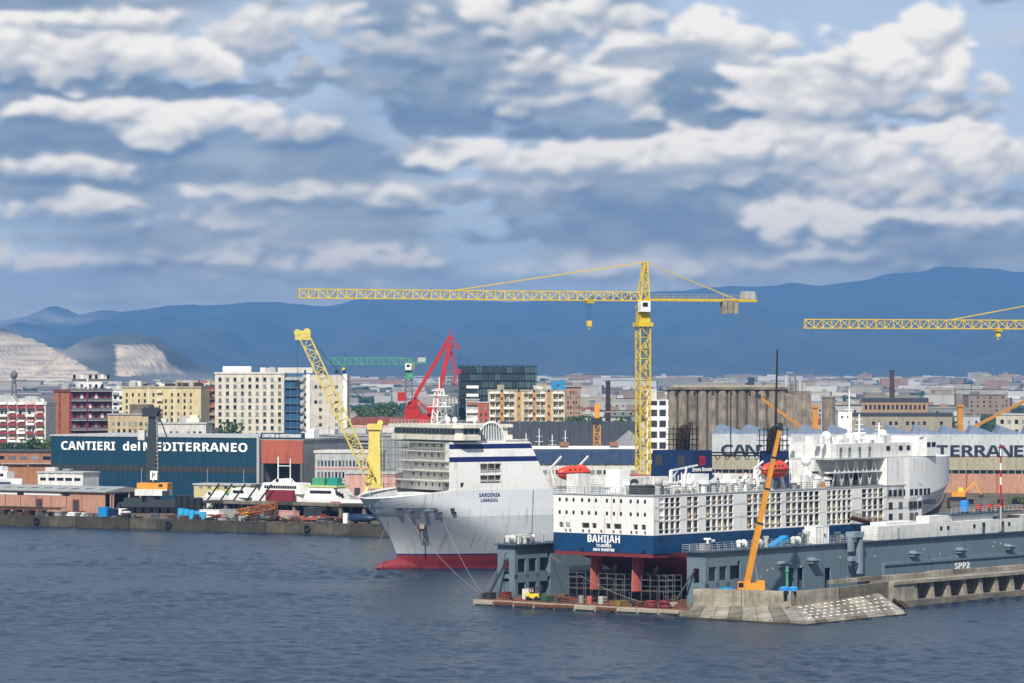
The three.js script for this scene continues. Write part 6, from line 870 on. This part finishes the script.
{ // grain silos
  const d = 1330, x0 = px(668, d), x1 = px(787, d), n = 12, r = (x1 - x0) / n / 2, H = hy(389.5, d) - GROUND, t = thing('grain_silo', 'row of tall grey concrete grain silos', 'silo', x0, GROUND, d); for (let k = 0; k < n; k++) { B().cyl(r + k * 2 * r, 0, -r, r * 1.0, H, 18).mesh('silo_cell', k % 5 === 2 ? mats.concreteDark : mats.silo, t); B().cyl(r + k * 2 * r, 0, -3 * r, r * 1.0, H - .1, 12).mesh('silo_cell', mats.silo, t); } B().bx(-.5, H, -4 * r - .5, x1 - x0 + .5, H + .9, .5).mesh('roof_slab', mats.concreteDark, t); B().bx(2, H + .9, -3 * r, x1 - x0 - 2, H + 1.7, -r * .8).mesh('conveyor_gallery', mats.tan, t); B().bx(30.5, H + .9, -2 * r, 33, H + 4.6, -r).mesh('hoist_house', mats.roofNavy, t);
  for (let k = 0; k < 6; k++) bit('outlet', mats.rustDark, t, 3 + k * 7, H - 1.2, .15, .8, 1.6, .3);
  const c = thing('silo_machinery', 'cluster of pale elevator machinery on the silo roof', 'machinery', px(793, d), GROUND, d + 3); B().bx(-3, 0, -4, 7, H - .6, 2).mesh('elevator_tower', mats.silo, c); for (let k = 0; k < 5; k++) { B().cyl(-2.2 + k * 1.7, H - .6, rr(-2, 1), .7, rr(3, 6), 10).mesh('cyclone', mats.lightGrey, c); } B().truss(V(0, H - .6, 1), V(0, H + 5.2, 1), 4, 2, 4, .2, .12, false, V(1, 0, 0)).mesh('frame', mats.midGrey, c);
  for (const [p, w, l] of [[805, 9, 'pair of grey silo cylinders right of the long silo row'], [832, 13, 'single grey silo standing apart on the right']]) { const s = thing('single_silo', l, 'silo', px(p, 1330), GROUND, 1345); const R2 = w * 1330 / F / 2; B().cyl(0, 0, 0, R2, hy(398, 1330) - GROUND, 20).mesh('silo_cell', mats.silo, s); B().cyl(0, hy(398, 1330) - GROUND, 0, R2 + .3, .7, 20).mesh('roof_slab', mats.concrete, s); bit('ladder', mats.lightGrey, s, -R2 - .3, 14, 1, .4, 28, .5); }
}
{ // big pale shed on the right with navy letters
  const d = 1165, x0 = px(712, d), t = thing('lettered_shed', 'long pale grey shed with saw tooth roof and navy lettering', 'building', x0, GROUND, d, -6 * R), L = 140, H = hy(434, d) - GROUND;
  B().bx(0, 12.2, -45, L, H, 0).mesh('upper_wall', mats.shedWhite, t); B().bx(0, 7.6, -45, L, 12.2, -.2).mesh('middle_wall', mats.tan, t); B().bx(0, 0, -45, L, 6.4, -.1).mesh('lower_wall', mats.pink, t); B().bx(0, 6.4, -45, L, 7.6, -.6).mesh('window_band', mats.glass, t);
  for (let k = 0; k < 60; k++) bit('band_mullion', mats.lightGrey, t, 1 + k * 2.3, 7, -.5, .2, 1.2, .3); for (let k = 0; k < 14; k++) bit('pilaster', mats.brick, t, 4 + k * 10, 3.2, 0, .5, 6.4, .3); for (let k = 0; k < 23; k++) bit('cladding_rib', mats.shedWhite, t, 1 + k * 6, (12.2 + H) / 2, .03, .1, H - 12.4, .1);
  for (let k = 0; k < 15; k++) { const a = k * 9.4; B().poly([[a, H + .004], [a + 9.3, H + .004], [a + 1.2, H + 2.7]], 44, new THREE.Matrix4().makeTranslation(0, 0, -44.5)).mesh('roof_tooth', mats.roofBlue, t); }
  const str = 'CANTIERI del MEDITERRANEO', pitch = 13.05 * d / F * .962; [...str].forEach((c, k) => { if (c === ' ') return; const b = B(); b.text(c, 3.7, .15, new THREE.Matrix4(), 1.45); const o = b.mesh('letter', mats.letterNavy, t); o.position.set((727 - 712) * d / F + k * pitch, H - 7.2, .04); });
}
{ const t = block({ name: 'yard_garage', label: 'low dark roofed garage on the right behind the dock', p0: 960, p1: 1040, top: 516, d: 1010, depth: 10, mat: mats.brickBrown, roof: mats.roofRed }); windows(t, 1, t.L - 1, 1, 4, 5, 1, 1.6, 1.4); }
{ const t = thing('yellow_excavator', 'yellow excavator parked before the pale shed on the right', 'excavator', px(958, 1085), GROUND, 1085); B().bx(-2.4, .2, -1.5, 2.4, 1.2, -.8).bx(-2.4, .2, .8, 2.4, 1.2, 1.5).mesh('track', mats.black, t); B().bx(-2.2, 1.3, -1.4, 2, 2.8, 1.4).mesh('body', mats.orange, t); B().bx(-.2, 2.8, 0, 1.4, 4.2, 1.3).mesh('cab', mats.yellow, t); B().bar(V(1.6, 2.4, -.5), V(5, 5.6, -.5), .6).bar(V(5, 5.6, -.5), V(7.2, 2, -.5), .45).mesh('arm', mats.orange, t); bit('bucket', mats.dark, t, 7.2, 1.5, -.5, 1.2, 1, 1.2); }

{ const t = block({ name: 'cream_store', label: 'low cream yellow store between the black tanks and white boats', p0: 194, p1: 250, top: 485, d: 1046, turn: -24 * R, depth: 8, mat: M('#d2c48e', grime, .85), roof: mats.lightGrey }); windows(t, 1, t.L - 1, 4.5, 7, 6, 1, 1.2, 1.1); bit('door', mats.green, t, t.L * .62, 2.4, .05, 1.6, 3.4, .1); }
for (let k = 0; k < 46; k++) { const p = k < 26 ? rr(-8, 200) : rr(200, 345), off = rr(1.6, 5.5), [m, mn] = pick([[mats.wood, 'brown timber'], [mats.rustDark, 'dark rusty steel'], [mats.rust, 'rusty steel'], [mats.midGrey, 'grey steel'], [mats.dark, 'black steel'], [mats.lightGrey, 'pale grey']]), w = rr(1, 3), n = 2 + Math.floor(rr(0, 4)), t = quayThing('pallet_stack', `${n > 3 ? 'tall' : 'flat'} ${w > 2 ? 'wide' : 'narrow'} stack of ${mn} boards on quay ${p < 100 ? 'before the pink shed' : p < 178 ? 'before the harbour crane' : p < 260 ? 'by the boom root' : 'near the boom tip'}`, 'pallets', p, off, rr(-.4, .4), 'stacks along the quay edge'); for (let j = 0; j < n; j++) { const o = bit('board', m, t, rr(-.1, .1), .15 + j * .28, rr(-.1, .1), w, .22, rr(.8, 1.4)); o.rotation.y = rr(-.1, .1); } }
for (let k = 0; k < 9; k++) { const t = quayThing('quay_bollard', `${['leftmost', 'second', 'third', 'fourth', 'fifth', 'sixth', 'seventh', 'eighth', 'rightmost'][k]} dark mooring bollard along the left quay edge`, 'bollard', 12 + k * 41, 1.1, 0, 'bollards on the quay edge'); B().cyl(0, 0, 0, .3, .7, 10, .24).mesh('post', mats.dark, t); B().cyl(0, .7, 0, .42, .18, 10).mesh('cap', mats.dark, t); }
for (const [p, off, l, m] of [[122, 9, 'white van parked beside the harbour crane', mats.whiteClean], [224, 17, 'grey van parked under the slab', mats.grey]]) { const t = quayThing('parked_van', l, 'van', p, off, rr(-.2, .2)); B().poly([[-2.4, .5], [2.4, .5], [2.4, 1.3], [1.6, 1.5], [1.1, 2.2], [-2.4, 2.2]], 1.8, new THREE.Matrix4().makeTranslation(0, 0, -.9)).mesh('body', m, t); bit('side_window', mats.glass, t, 1.0, 1.75, .91, .8, .5, .06); bit('windscreen', mats.glass, t, 1.45, 1.82, 0, .3, .55, 1.5); const w = B(); w.rod(V(0, 0, -.12), V(0, 0, .12), .36, 12); const wg = w.geo(); for (const x of [-1.5, 1.5]) for (const z of [-.85, .85]) piece('wheel', wg, mats.tyre, t, x, .36, z); }

// ---------- apartment blocks and the town behind the yard ----------
{ const t = block({ name: 'balcony_block', label: 'red and white balconied apartment block at the left edge', cat: 'apartment block', p0: -22, p1: 46, top: 405, d: 1350, turn: -6 * R, depth: 16, mat: mats.offwhite, roof: mats.offwhite, roofH: 1.2 }); balconies(t, 1, t.L - .5, 3, 8, 3.3, 7, mats.roofRed, [M('#8d3a3c', soft, .8), M('#8d3a3c', soft, .8), mats.whiteClean], { awning: .7 }); rooftop(t, 7); for (const x of [8, 17]) { B().poly([[0, 0], [7, 0], [5.4, 2.2], [1.6, 2.2]], 5, new THREE.Matrix4().makeTranslation(x, t.H + 1.2, -6)).mesh('roof_pavilion', mats.lightGrey, t); } }
{ const t = block({ name: 'orange_block', label: 'apartment block with blank orange end wall and dark red balconies', cat: 'apartment block', p0: 69, p1: 112, top: 392, d: 1385, turn: 24 * R, depth: 21, mat: M('#c9805a', grime, .85), roof: mats.roofRed, roofH: 1 }); const dr = M('#7d2f33', soft, .8); B().bx(.1, 0, .02, t.L, t.H, .2).mesh('front_cladding', dr, t); for (let f = 0; f < 9; f++) for (let b = 0; b < 2; b++) { const y = 5.5 + f * 3.85, a = b ? t.L * .42 : .6, c = b ? t.L - .4 : t.L * .38; const q = B(); q.bx(a, y, .2, c, y + .22, 1.8); const bm = q.mesh('balcony', mats.lightGrey, t); B().bx(a, y + .22, 1.68, c, y + 1.15, 1.78).mesh('balustrade', mats.midGrey, bm); for (let k = 0; k < (b ? 4 : 2); k++) bit('window', pick([mats.glass, mats.glass, mats.glassPale, mats.whiteClean]), t, mix(a, c, (k + .5) / (b ? 4 : 2)), y + 1.8, .24, 1.1, 2.1, .1); } bit('pier', dr, t, t.L * .4, t.H / 2, .5, 1, t.H, .7); B().bx(-.1, 0, -14, -.02, t.H, -11).mesh('end_strip', M('#a9583f', grime, .85), t); for (let f = 0; f < 8; f++) bit('vent_window', mats.rustDark, t, -.14, 7 + f * 4, -12.5, .1, 1, .8); rooftop(t, 5); B().bx(6, t.H + 1, -12, 15, t.H + 5, -4).mesh('penthouse', mats.whiteClean, t); }
{ const t = block({ name: 'narrow_white_block', label: 'narrow bluish white block right of the orange one', cat: 'apartment block', p0: 112, p1: 124, top: 390, d: 1500, depth: 14, mat: mats.white }); windows(t, .3, t.L - .3, 4, t.H - 2, 2, 11, 1.1, 1.4); for (let f = 0; f < 8; f++) bit('balcony', mats.lightGrey, t, t.L * .3, 6 + f * 3.6, .7, t.L * .5, 1, 1.2); rooftop(t, 2); }
{ const t = block({ name: 'cream_block', label: 'long cream apartment block behind the teal shed', cat: 'apartment block', p0: 122, p1: 201, top: 388, d: 1470, turn: -8 * R, depth: 16, mat: M('#d9c99c', grime, .85), roof: mats.tan, roofH: .7 }); windows(t, .8, t.L * .33, 3, t.H - 1.5, 4, 11, .8, 1.5, { mats: [mats.glass, mats.rustDark, mats.midGrey], skip: .1 }); windows(t, t.L * .36, t.L - 3, 3, t.H - 1.5, 7, 11, .8, 1.5, { mats: [mats.glass, mats.rustDark, mats.midGrey], skip: .25 }); for (const x of [.34, .66]) bit('pilaster', mats.cream, t, t.L * x, t.H / 2, .1, .6, t.H, .3); for (let k = 0; k < 10; k++) bit('balcony', mats.cream, t, t.L * .48, 4 + k * 3.5, .6, 2.4, .9, 1); rooftop(t, 8, mats.tan); for (let k = 0; k < 14; k++) bit('roof_fence', mats.rustDark, t, rr(0, t.L), t.H + 1.4, -rr(1, 12), rr(1.5, 4), rr(.8, 2), .3); }
{ const t = block({ name: 'old_ochre_house', label: 'old ochre house with a round grey tank on its roof', p0: 108, p1: 152, top: 415, d: 1285, turn: -10 * R, depth: 14, mat: M('#c4b08c', grime, .9), roof: mats.roofGrey }); windows(t, 1, t.L - 1, t.H - 7, t.H - 2, 7, 2, .9, 1.3); B().cyl(11, t.H + .5, -6, 4.3, 3.4, 20).mesh('roof_tank', mats.concreteDark, t); }
{ const t = block({ name: 'low_white_terrace', label: 'low white terrace house behind the teal shed lettering', p0: 148, p1: 206, top: 424, d: 1240, turn: -6 * R, depth: 12, mat: mats.offwhite, roof: mats.lightGrey }); windows(t, 1, t.L - 1, t.H - 5, t.H - 1.5, 9, 1, .9, 1.4, { skip: .3 }); rooftop(t, 4); }
{ const t = block({ name: 'brown_balcony_block', label: 'brown balconied block squeezed beside the white tower', cat: 'apartment block', p0: 201, p1: 215.5, top: 388, d: 1520, depth: 14, mat: mats.brickBrown, roof: mats.roofRed }); balconies(t, .2, t.L - .1, 4, 10, 3.5, 2, mats.tan, [mats.tan, mats.rustDark, mats.brick]); rooftop(t, 2); }
{ // the white tower
  const t = block({ name: 'white_tower_block', label: 'tall white apartment tower with regular windows and blue netting', cat: 'apartment block', p0: 215, p1: 284, top: 374, d: 1500, depth: 18, mat: M('#e0d8c8', grime, .85), roof: mats.offwhite, roofH: .8 }); windows(t, .6, t.L - .3, 3, t.H - .8, 9, 12, 1.25, 1.55, { sill: true });
  B().bx(t.L + .02, 0, -19, t.L + 8, t.H - 1.5, -1).mesh('setback_wall', mats.lightGrey, t); const right = B(); right.bx(t.L + 8, 0, -20, t.L + 27.2, t.H - .4, -.6); right.mesh('right_wing', M('#d6cdbd', grime, .85), t); for (let r = 0; r < 12; r++) { for (const x of [9, 13.6, 15.6, 22.5, 25.8]) if (rnd() < .85) bit('window', pick(panes), t, t.L + x, 4.6 + r * 3.26, -.56, x < 10 ? .9 : 1.3, 1.4, .1); } bit('shaft', mats.whiteClean, t, t.L + 10.4, t.H / 2, -.3, 1.4, t.H, .8); bit('corner_shaft', mats.whiteClean, t, t.L + 26.2, t.H / 2, -.3, 1.6, t.H, .8);
  for (let k = 0; k < 9; k++) { const y = 8 + k * 3.4; bit('netting', M(k % 2 ? '#1d4f79' : '#245f86', soft, .9), t, t.L + 3.4, y, -.2, 6.6, 3.1, .3); bit('scaffold_board', mats.steel, t, t.L + 4.6, y + 1.65, .3, 8.2, .2, 1.2); } for (const x of [.2, 3, 5.8, 8.4]) bit('scaffold_standard', mats.steel, t, t.L + x, 21, .7, .18, 36, .18);
  bit('roof_house', mats.whiteClean, t, 9, t.H + 2, -8, 12, 2.6, 8); bit('roof_house', mats.offwhite, t, 34, t.H + 1.6, -10, 15, 2.4, 8); rooftop(t, 4);
}
{ const t = block({ name: 'yellow_balcony_block', label: 'cream and ochre block full of balconies behind the black roof', cat: 'apartment block', p0: 488, p1: 565, top: 391, d: 1560, turn: 0, depth: 15, mat: M('#d8c7a2', grime, .85), roof: mats.tan, roofH: .6 }); for (const [a, c] of [[.02, .16], [.20, .34], [.46, .58], [.62, .74], [.84, .98]]) balconies(t, t.L * a, t.L * c, 3, 9, 3.45, 2, mats.offwhite, [mats.whiteClean, mats.offwhite, mats.tan]); for (const x of [.18, .4, .6, .79]) { B().bx(t.L * x - .9, 0, .02, t.L * x + .9, t.H, .25).mesh('ochre_strip', M('#c79a63', grime, .85), t); for (let f = 0; f < 9; f++) bit('window', pick(panes), t, t.L * x, 4.4 + f * 3.45, .3, .8, 1.2, .1); } rooftop(t, 7, mats.tan); const n = M('#2f86b8', soft, .8); B().bx(t.L - 6, t.H + .62, -8, t.L + .2, t.H + 4.6, -.2).mesh('blue_netted_house', n, t); bit('netting_gap', mats.dark, t, t.L - 3, t.H + 2.6, -.12, .8, .8, .1); }
{ const t = block({ name: 'brown_grid_block', label: 'brown block with a regular window grid right of the cream one', cat: 'apartment block', p0: 566, p1: 581, top: 388, d: 1760, depth: 14, mat: M('#b08c70', grime, .85), roof: mats.rustDark }); windows(t, .3, t.L - .3, 4, t.H - 1, 5, 11, .75, 1.6, { mats: [mats.glassPale, mats.midGrey, mats.rustDark] }); }
{ const t = block({ name: 'brick_stair_tower', label: 'narrow red brick tower left of the cream balconied block', p0: 478, p1: 489, top: 403, d: 1540, depth: 10, mat: mats.brick }); windows(t, .3, t.L - .3, 4, t.H - 1, 2, 8, .7, 1.4); }
{ const t = block({ name: 'striped_block', label: 'grey striped block beside the brick stair tower', p0: 466, p1: 479, top: 400, d: 1580, depth: 10, mat: mats.lightGrey }); for (let f = 0; f < 9; f++) bit('balcony', f % 3 ? mats.whiteClean : mats.brickBrown, t, t.L / 2, 4 + f * 3.7, .5, t.L - .4, 1.3, 1); }
{ // dark scaffolded frame building
  const d = 1720, t = thing('scaffolded_building', 'big dark building wrapped in scaffolding behind the red crane', 'building', px(458, d), GROUND, d), L = px(537, d) - px(458, d), H = hy(366, d) - GROUND; B().bx(1, 0, -16, L - 1, H - 1, -2).mesh('core', M('#35474c', grime, .8), t); const net = [M('#3c5a58', soft, .8), M('#31424a', soft, .8), M('#2a363d', soft, .8), M('#42635c', soft, .8)];
  for (let i = 0; i < 13; i++) for (let j = 0; j < 12; j++) bit('net_panel', i < 2 ? net[2] : i > 10 ? net[3] : pick(net), t, (i + .5) * L / 13, (j + .5) * H / 12, -.3, L / 13 - .5, H / 12 - .5, .2);
  for (let i = 0; i <= 26; i++) bit('standard', mats.black, t, i * L / 26, H / 2 + .5, .1, .22, H + 1, .22); for (let j = 1; j <= 12; j++) bit('ledger', mats.black, t, L / 2, j * H / 12, .1, L, .25, .3);
  const s = thing('open_scaffold', 'open grey scaffold frame standing left of the dark building', 'scaffold', px(441, 1700), GROUND, 1700); const b = B(), l = px(458, 1700) - px(441, 1700), h = hy(370, 1700) - GROUND; for (let i = 0; i <= 5; i++) for (const z of [0, -5]) b.bar(V(i * l / 5, 0, z), V(i * l / 5, h, z), .28); for (let j = 1; j <= 10; j++) for (const z of [0, -5]) b.bar(V(0, j * h / 10, z), V(l, j * h / 10, z), .24); b.mesh('tubes', mats.midGrey, s); for (let j = 1; j <= 10; j += 2) bit('deck', mats.rustDark, s, l / 2, j * h / 10 + .2, -2.5, l, .15, 4.6);
}
// right side of the town
{ const t = block({ name: 'brick_mill', label: 'long tan mill with a row of dark windows left of the chimney', p0: 862, p1: 928, top: 402, d: 2050, turn: -6 * R, depth: 18, mat: M('#a88d6e', grime, .9), roof: mats.roofDark, roofH: 2.4 }); for (let k = 0; k < 2; k++) windows(t, 1, t.L - 1, t.H - 5 - k * 6, t.H - 1 - k * 6, 14, 1, 1.4, 2.6, { mats: [mats.rustDark, mats.glass] }); }
{ const t = block({ name: 'grey_long_store', label: 'long flat grey store below the tan mill', p0: 846, p1: 952, top: 416, d: 1600, turn: -4 * R, depth: 20, mat: M('#a39a88', grime, .9), roof: mats.roofDark, roofH: 1.4 }); windows(t, 1, t.L - 1, t.H - 5, t.H - 1.5, 18, 1, 1.3, 1.6, { skip: .2 }); }
{ const t = block({ name: 'pale_corner_block', label: 'pale block with square windows at the right edge', cat: 'apartment block', p0: 996, p1: 1044, top: 415, d: 1420, turn: -8 * R, depth: 16, mat: M('#c9c2b4', grime, .9), roof: mats.lightGrey }); for (let r = 0; r < 4; r++) windows(t, 1, t.L - 1, t.H - 4.4 - r * 4, t.H - 1 - r * 4, 6, 1, 1.4, 1.7); }
{ const t = block({ name: 'white_shed_house', label: 'plain white building beside the single silo', p0: 838, p1: 852, top: 411, d: 1480, depth: 12, mat: mats.whiteClean }); windows(t, .4, t.L - .4, t.H - 4, t.H - 1, 2, 1, .8, 1); }
function chimney(p, top, base, d, r, m, label) { const t = thing('chimney', label, 'chimney', px(p, d), groundAt(px(p, d), d), d), H = hy(top, d) - groundAt(0, d); B().cyl(0, 0, 0, r, H, 16, r * .72).mesh('stack', m, t); B().cyl(0, H - 1.2, 0, r * .84, 1.2, 16).mesh('rim', mats.rustDark, t); for (const k of [.4, .7]) B().cyl(0, H * k, 0, r * (1.03 - .28 * k), .5, 16).mesh('band', mats.rustDark, t); }
chimney(892, 370, 398, 2300, 2.0, M('#5f4a42', conc, .9), 'tall brown factory chimney rising over the town on the right'); chimney(608, 381, 410, 1950, 1.7, M('#4d3b38', conc, .9), 'dark brick chimney left of the yellow tower crane mast');
{ const d = 1900, t = thing('water_tower', 'lattice tower with a round head at the far left', 'tower', px(14, d), GROUND, d), H = hy(384, d) - GROUND; B().truss(V(0, 0, 0), V(0, H, 0), 3, 3, 10, .35, .2, false, V(1, 0, 0), .7).mesh('frame', mats.midGrey, t); B().cyl(0, H, 0, 1.2, 2.6, 14).ball(0, H + 5, 0, 2.0, 2.4, 2.0, 14).mesh('head', mats.midGrey, t); }
// ---- trees
const leafGeo = (() => { const make = (n, R0, R1, flat) => { const b = B(), q = new THREE.PlaneGeometry(1, 1); for (let k = 0; k < n; k++) { const c = Math.floor(rnd() * 9), ca2 = c * 2.4, cl = V(Math.cos(ca2) * .55, (c % 3) * .35 - .25, Math.sin(ca2) * .55), a = rr(0, 6.28), e = Math.acos(rr(-1, 1)), r = .48 * Math.cbrt(rr(.25, 1)); const p = V(Math.sin(e) * Math.cos(a) * r, Math.cos(e) * r * .85, Math.sin(e) * Math.sin(a) * r).add(cl); const m = new THREE.Matrix4().makeRotationFromEuler(new THREE.Euler(rr(0, 6), rr(0, 6), rr(0, 6))).setPosition(p.x * R0, p.y * R1, p.z * R0); m.scale(V(.16 * R0, .12 * R0, 1)); b.add(q, m); } return b.geo(); }; return [make(420, 1, .9), make(420, 1, 1.15), make(380, 1, .7)]; })();
const leafMats = ['#3c5a26', '#48632e', '#32502a', '#56692f'].map((c) => new THREE.MeshPhysicalMaterial({ color: c, roughness: .9, side: THREE.DoubleSide, transmission: .25, thickness: 0 }));
function tree(label, x, d, h, r, group, y = groundAt(x, d), bare = .35) { const t = thing('tree', label, 'tree', x, y, d, rr(0, 6), group); const b = B(); b.rod(V(0, 0, 0), V(.1, h * .6, 0), r * .09, 7, r * .05); for (let k = 0; k < 4; k++) b.rod(V(.05, h * (.35 + .06 * k), 0), V(Math.cos(k * 1.7) * r * .6, h * (.62 + .07 * k), Math.sin(k * 1.7) * r * .6), r * .045, 5, r * .015); b.mesh('trunk', mats.wood, t); const c = new THREE.Mesh(pick(leafGeo), pick(leafMats)); c.name = 'crown'; c.position.y = h - r * .8; c.scale.setScalar(r * 1.0); t.add(c); return t; }
tree('round green tree behind the teal shed below the white tower', px(232, 1260), 1260, hy(424, 1260) - GROUND, 5.2); tree('small green tree behind the letters of the teal shed', px(164, 1200), 1200, hy(433, 1200) - GROUND, 3.6);
[[2, 439, 5], [14, 441, 4], [28, 440, 4.6], [46, 438, 4.4], [36, 443, 3.6], [52, 442, 3]].forEach(([p, y, r], k) => tree(['leafy tree at the left edge before the balconied block', 'second street tree before the balconied block', 'third street tree before the balconied block', 'street tree at the foot of the orange block', 'low street tree between two taller ones', 'smallest street tree left of the teal shed'][k], px(p, 1180), 1180, hy(y, 1180) - GROUND, r, 'street trees before the balconied block'));
[[586, 414, 1480, 6], [575, 416, 1500, 5], [625, 418, 1480, 5], [388, 402, 2000, 7], [376, 404, 1950, 7], [365, 407, 1900, 6], [945, 412, 1900, 6], [930, 416, 1750, 5], [1018, 495, 1060, 3.2]].forEach(([p, y, d, r], k) => tree(['tree right of the brown grid block', 'tree below the brown grid block', 'tree left of the yellow mast', 'biggest tree of the grove behind the green crane', 'middle tree of the grove behind the green crane', 'left tree of the grove behind the green crane', 'tree right of the tan mill', 'tree before the tan mill', 'bush at the foot of the lettered shed on the right'][k], px(p, d), d, hy(y, d) - GROUND, r, 'trees in the town'));
// ---- the town: individual blocks receding to the foot of the hills
const townMats = ['#c2beb6', '#b3aca0', '#d8d6d2', '#ab9d84', '#9d8873', '#8f8e8a', '#bdb199', '#857a6f', '#a8836f', '#cbcbcb'].map((c) => M(c, grime, .9)), townRoof = [mats.roofGrey, mats.roofRed, mats.lightGrey, mats.roofDark, mats.tan];
const TW = ['white', 'pale', 'white', 'ochre', 'brownish', 'grey', 'cream', 'dull brown', 'pinkish', 'white'];
function townBlock(p, d, w, h, dep) {
  const k = Math.floor(rnd() * townMats.length), x = px(p, d), far = d > 3400, red = rnd() < .16 && w < 26, kind = far ? 'far off' : 'mid distance';
  const roof = red ? mats.roofRed : pick([mats.roofGrey, mats.lightGrey, mats.roofDark, mats.tan]);
  const near = [[100, 'behind the balconied block'], [215, 'behind the cream block'], [350, 'beyond the white tower'], [455, 'behind the red crane'], [560, 'behind the scaffolded building'], [635, 'around the dark chimney'], [670, 'behind the yellow mast'], [790, 'beyond the silo row'], [850, 'right of the silos'], [900, 'around the tan mill'], [960, 'right of the tall chimney'], [9999, 'near the right edge']].find(([q]) => p < q)[1], size = w < 18 ? 'narrow' : w < 34 ? 'mid sized' : w < 48 ? 'wide' : 'very wide';
  const t = thing('town_house', `${kind} ${size} ${TW[k]} building with ${red ? 'red gabled' : roof === mats.roofDark ? 'dark flat' : roof === mats.tan ? 'tan flat' : 'grey flat'} roof ${near}`, 'building', x, groundAt(x, d) - .5, d, rr(-.35, .35), `${kind} town buildings`);
  bit('wall', townMats[k], t, 0, h / 2, 0, w, h, dep);
  if (red) B().poly([[-w / 2 - .4, 0], [w / 2 + .4, 0], [0, w * .16]], dep + .8, new THREE.Matrix4().makeTranslation(0, h + .01, -dep / 2 - .4)).mesh('roof', roof, t); else { bit('roof', roof, t, 0, h + .25, 0, w + .6, .5, dep + .6); bit('roof_house', townMats[(k + 3) % 10], t, rr(-w / 4, w / 4), h + 1.8, 0, w * .22, 2.6, 4); }
  if (d < 3000) { const rows = Math.max(1, Math.floor(h / 3.6)), cols = Math.max(2, Math.floor(w / 5)); for (let r = 0; r < rows; r++) for (let c = 0; c < cols; c++) if (rnd() < .8) bit('window', pick(panes), t, -w / 2 + (c + .5) * w / cols, 2 + r * 3.6, dep / 2 + .04, 1.5, 1.7, .12); }
}
for (let k = 0; k < 54; k++) { const d = rr(1650, 2900), p = k % 3 ? rr(590, 1060) : rr(300, 640); if (p > 640 && p < 800 && d < 2000) continue; townBlock(p, d, rr(12, 34), Math.min(rr(7, 17), EYE - 12 * d / F - GROUND), rr(9, 14)); }
for (let k = 0; k < 190; k++) { const d = 2900 + 5200 * Math.pow(rnd(), 1.25), p = k % 5 ? rr(560, 1080) : rr(-60, 600); townBlock(p, d, rr(16, 60) * (d > 5200 ? 1.5 : 1), rr(8, 22) * (d > 5200 ? 1.15 : 1), rr(10, 20)); }
{ // what lies beyond: roofs and tree belts that read as one mass
  const n = 2600, im = new THREE.InstancedMesh(unit, M('#ffffff', null, .9), n), m4 = new THREE.Matrix4(), c = new THREE.Color(); im.name = 'distant_town';
  for (let k = 0; k < n; k++) { const d = 3400 + 6400 * Math.pow(rnd(), .8), x = px(rr(-80, 1120), d), w = rr(14, 60), h = rr(6, 15); m4.makeRotationY(rr(-.4, .4)).setPosition(x, groundAt(x, d) + h / 2 - .5, -d).multiply(new THREE.Matrix4().makeScale(w, h, rr(8, 16))); im.setMatrixAt(k, m4); const g = rr(.3, .85) ** 2 * .75 + .04; c.setRGB(g, g * rr(.86, 1), g * rr(.74, .98)); im.setColorAt(k, c); }
  im.userData = { kind: 'stuff', label: 'distant pale town roofs reaching to the hills', category: 'town' }; scene.add(im);
  const nt = 9000, tm = new THREE.InstancedMesh(leafGeo[2], leafMats[2], nt); tm.name = 'distant_trees'; for (let k = 0; k < nt; k++) { const d = 1900 + 7800 * Math.pow(rnd(), .8); let p = rr(-80, 1120); const x = px(p, d); if (N3(x / 160, d / 420, 6) < -.06) { k--; continue; } const s = rr(5, 11); m4.makeScale(s * 1.3, s, s).setPosition(x, groundAt(x, d) + s * .5, -d); tm.setMatrixAt(k, m4); } tm.userData = { kind: 'stuff', label: 'belts of dark trees between the distant roofs', category: 'trees' }; scene.add(tm);
}

scene.traverse((o) => { if (o.isMesh) { o.castShadow = true; o.receiveShadow = true; } });
renderer.render(scene, camera);
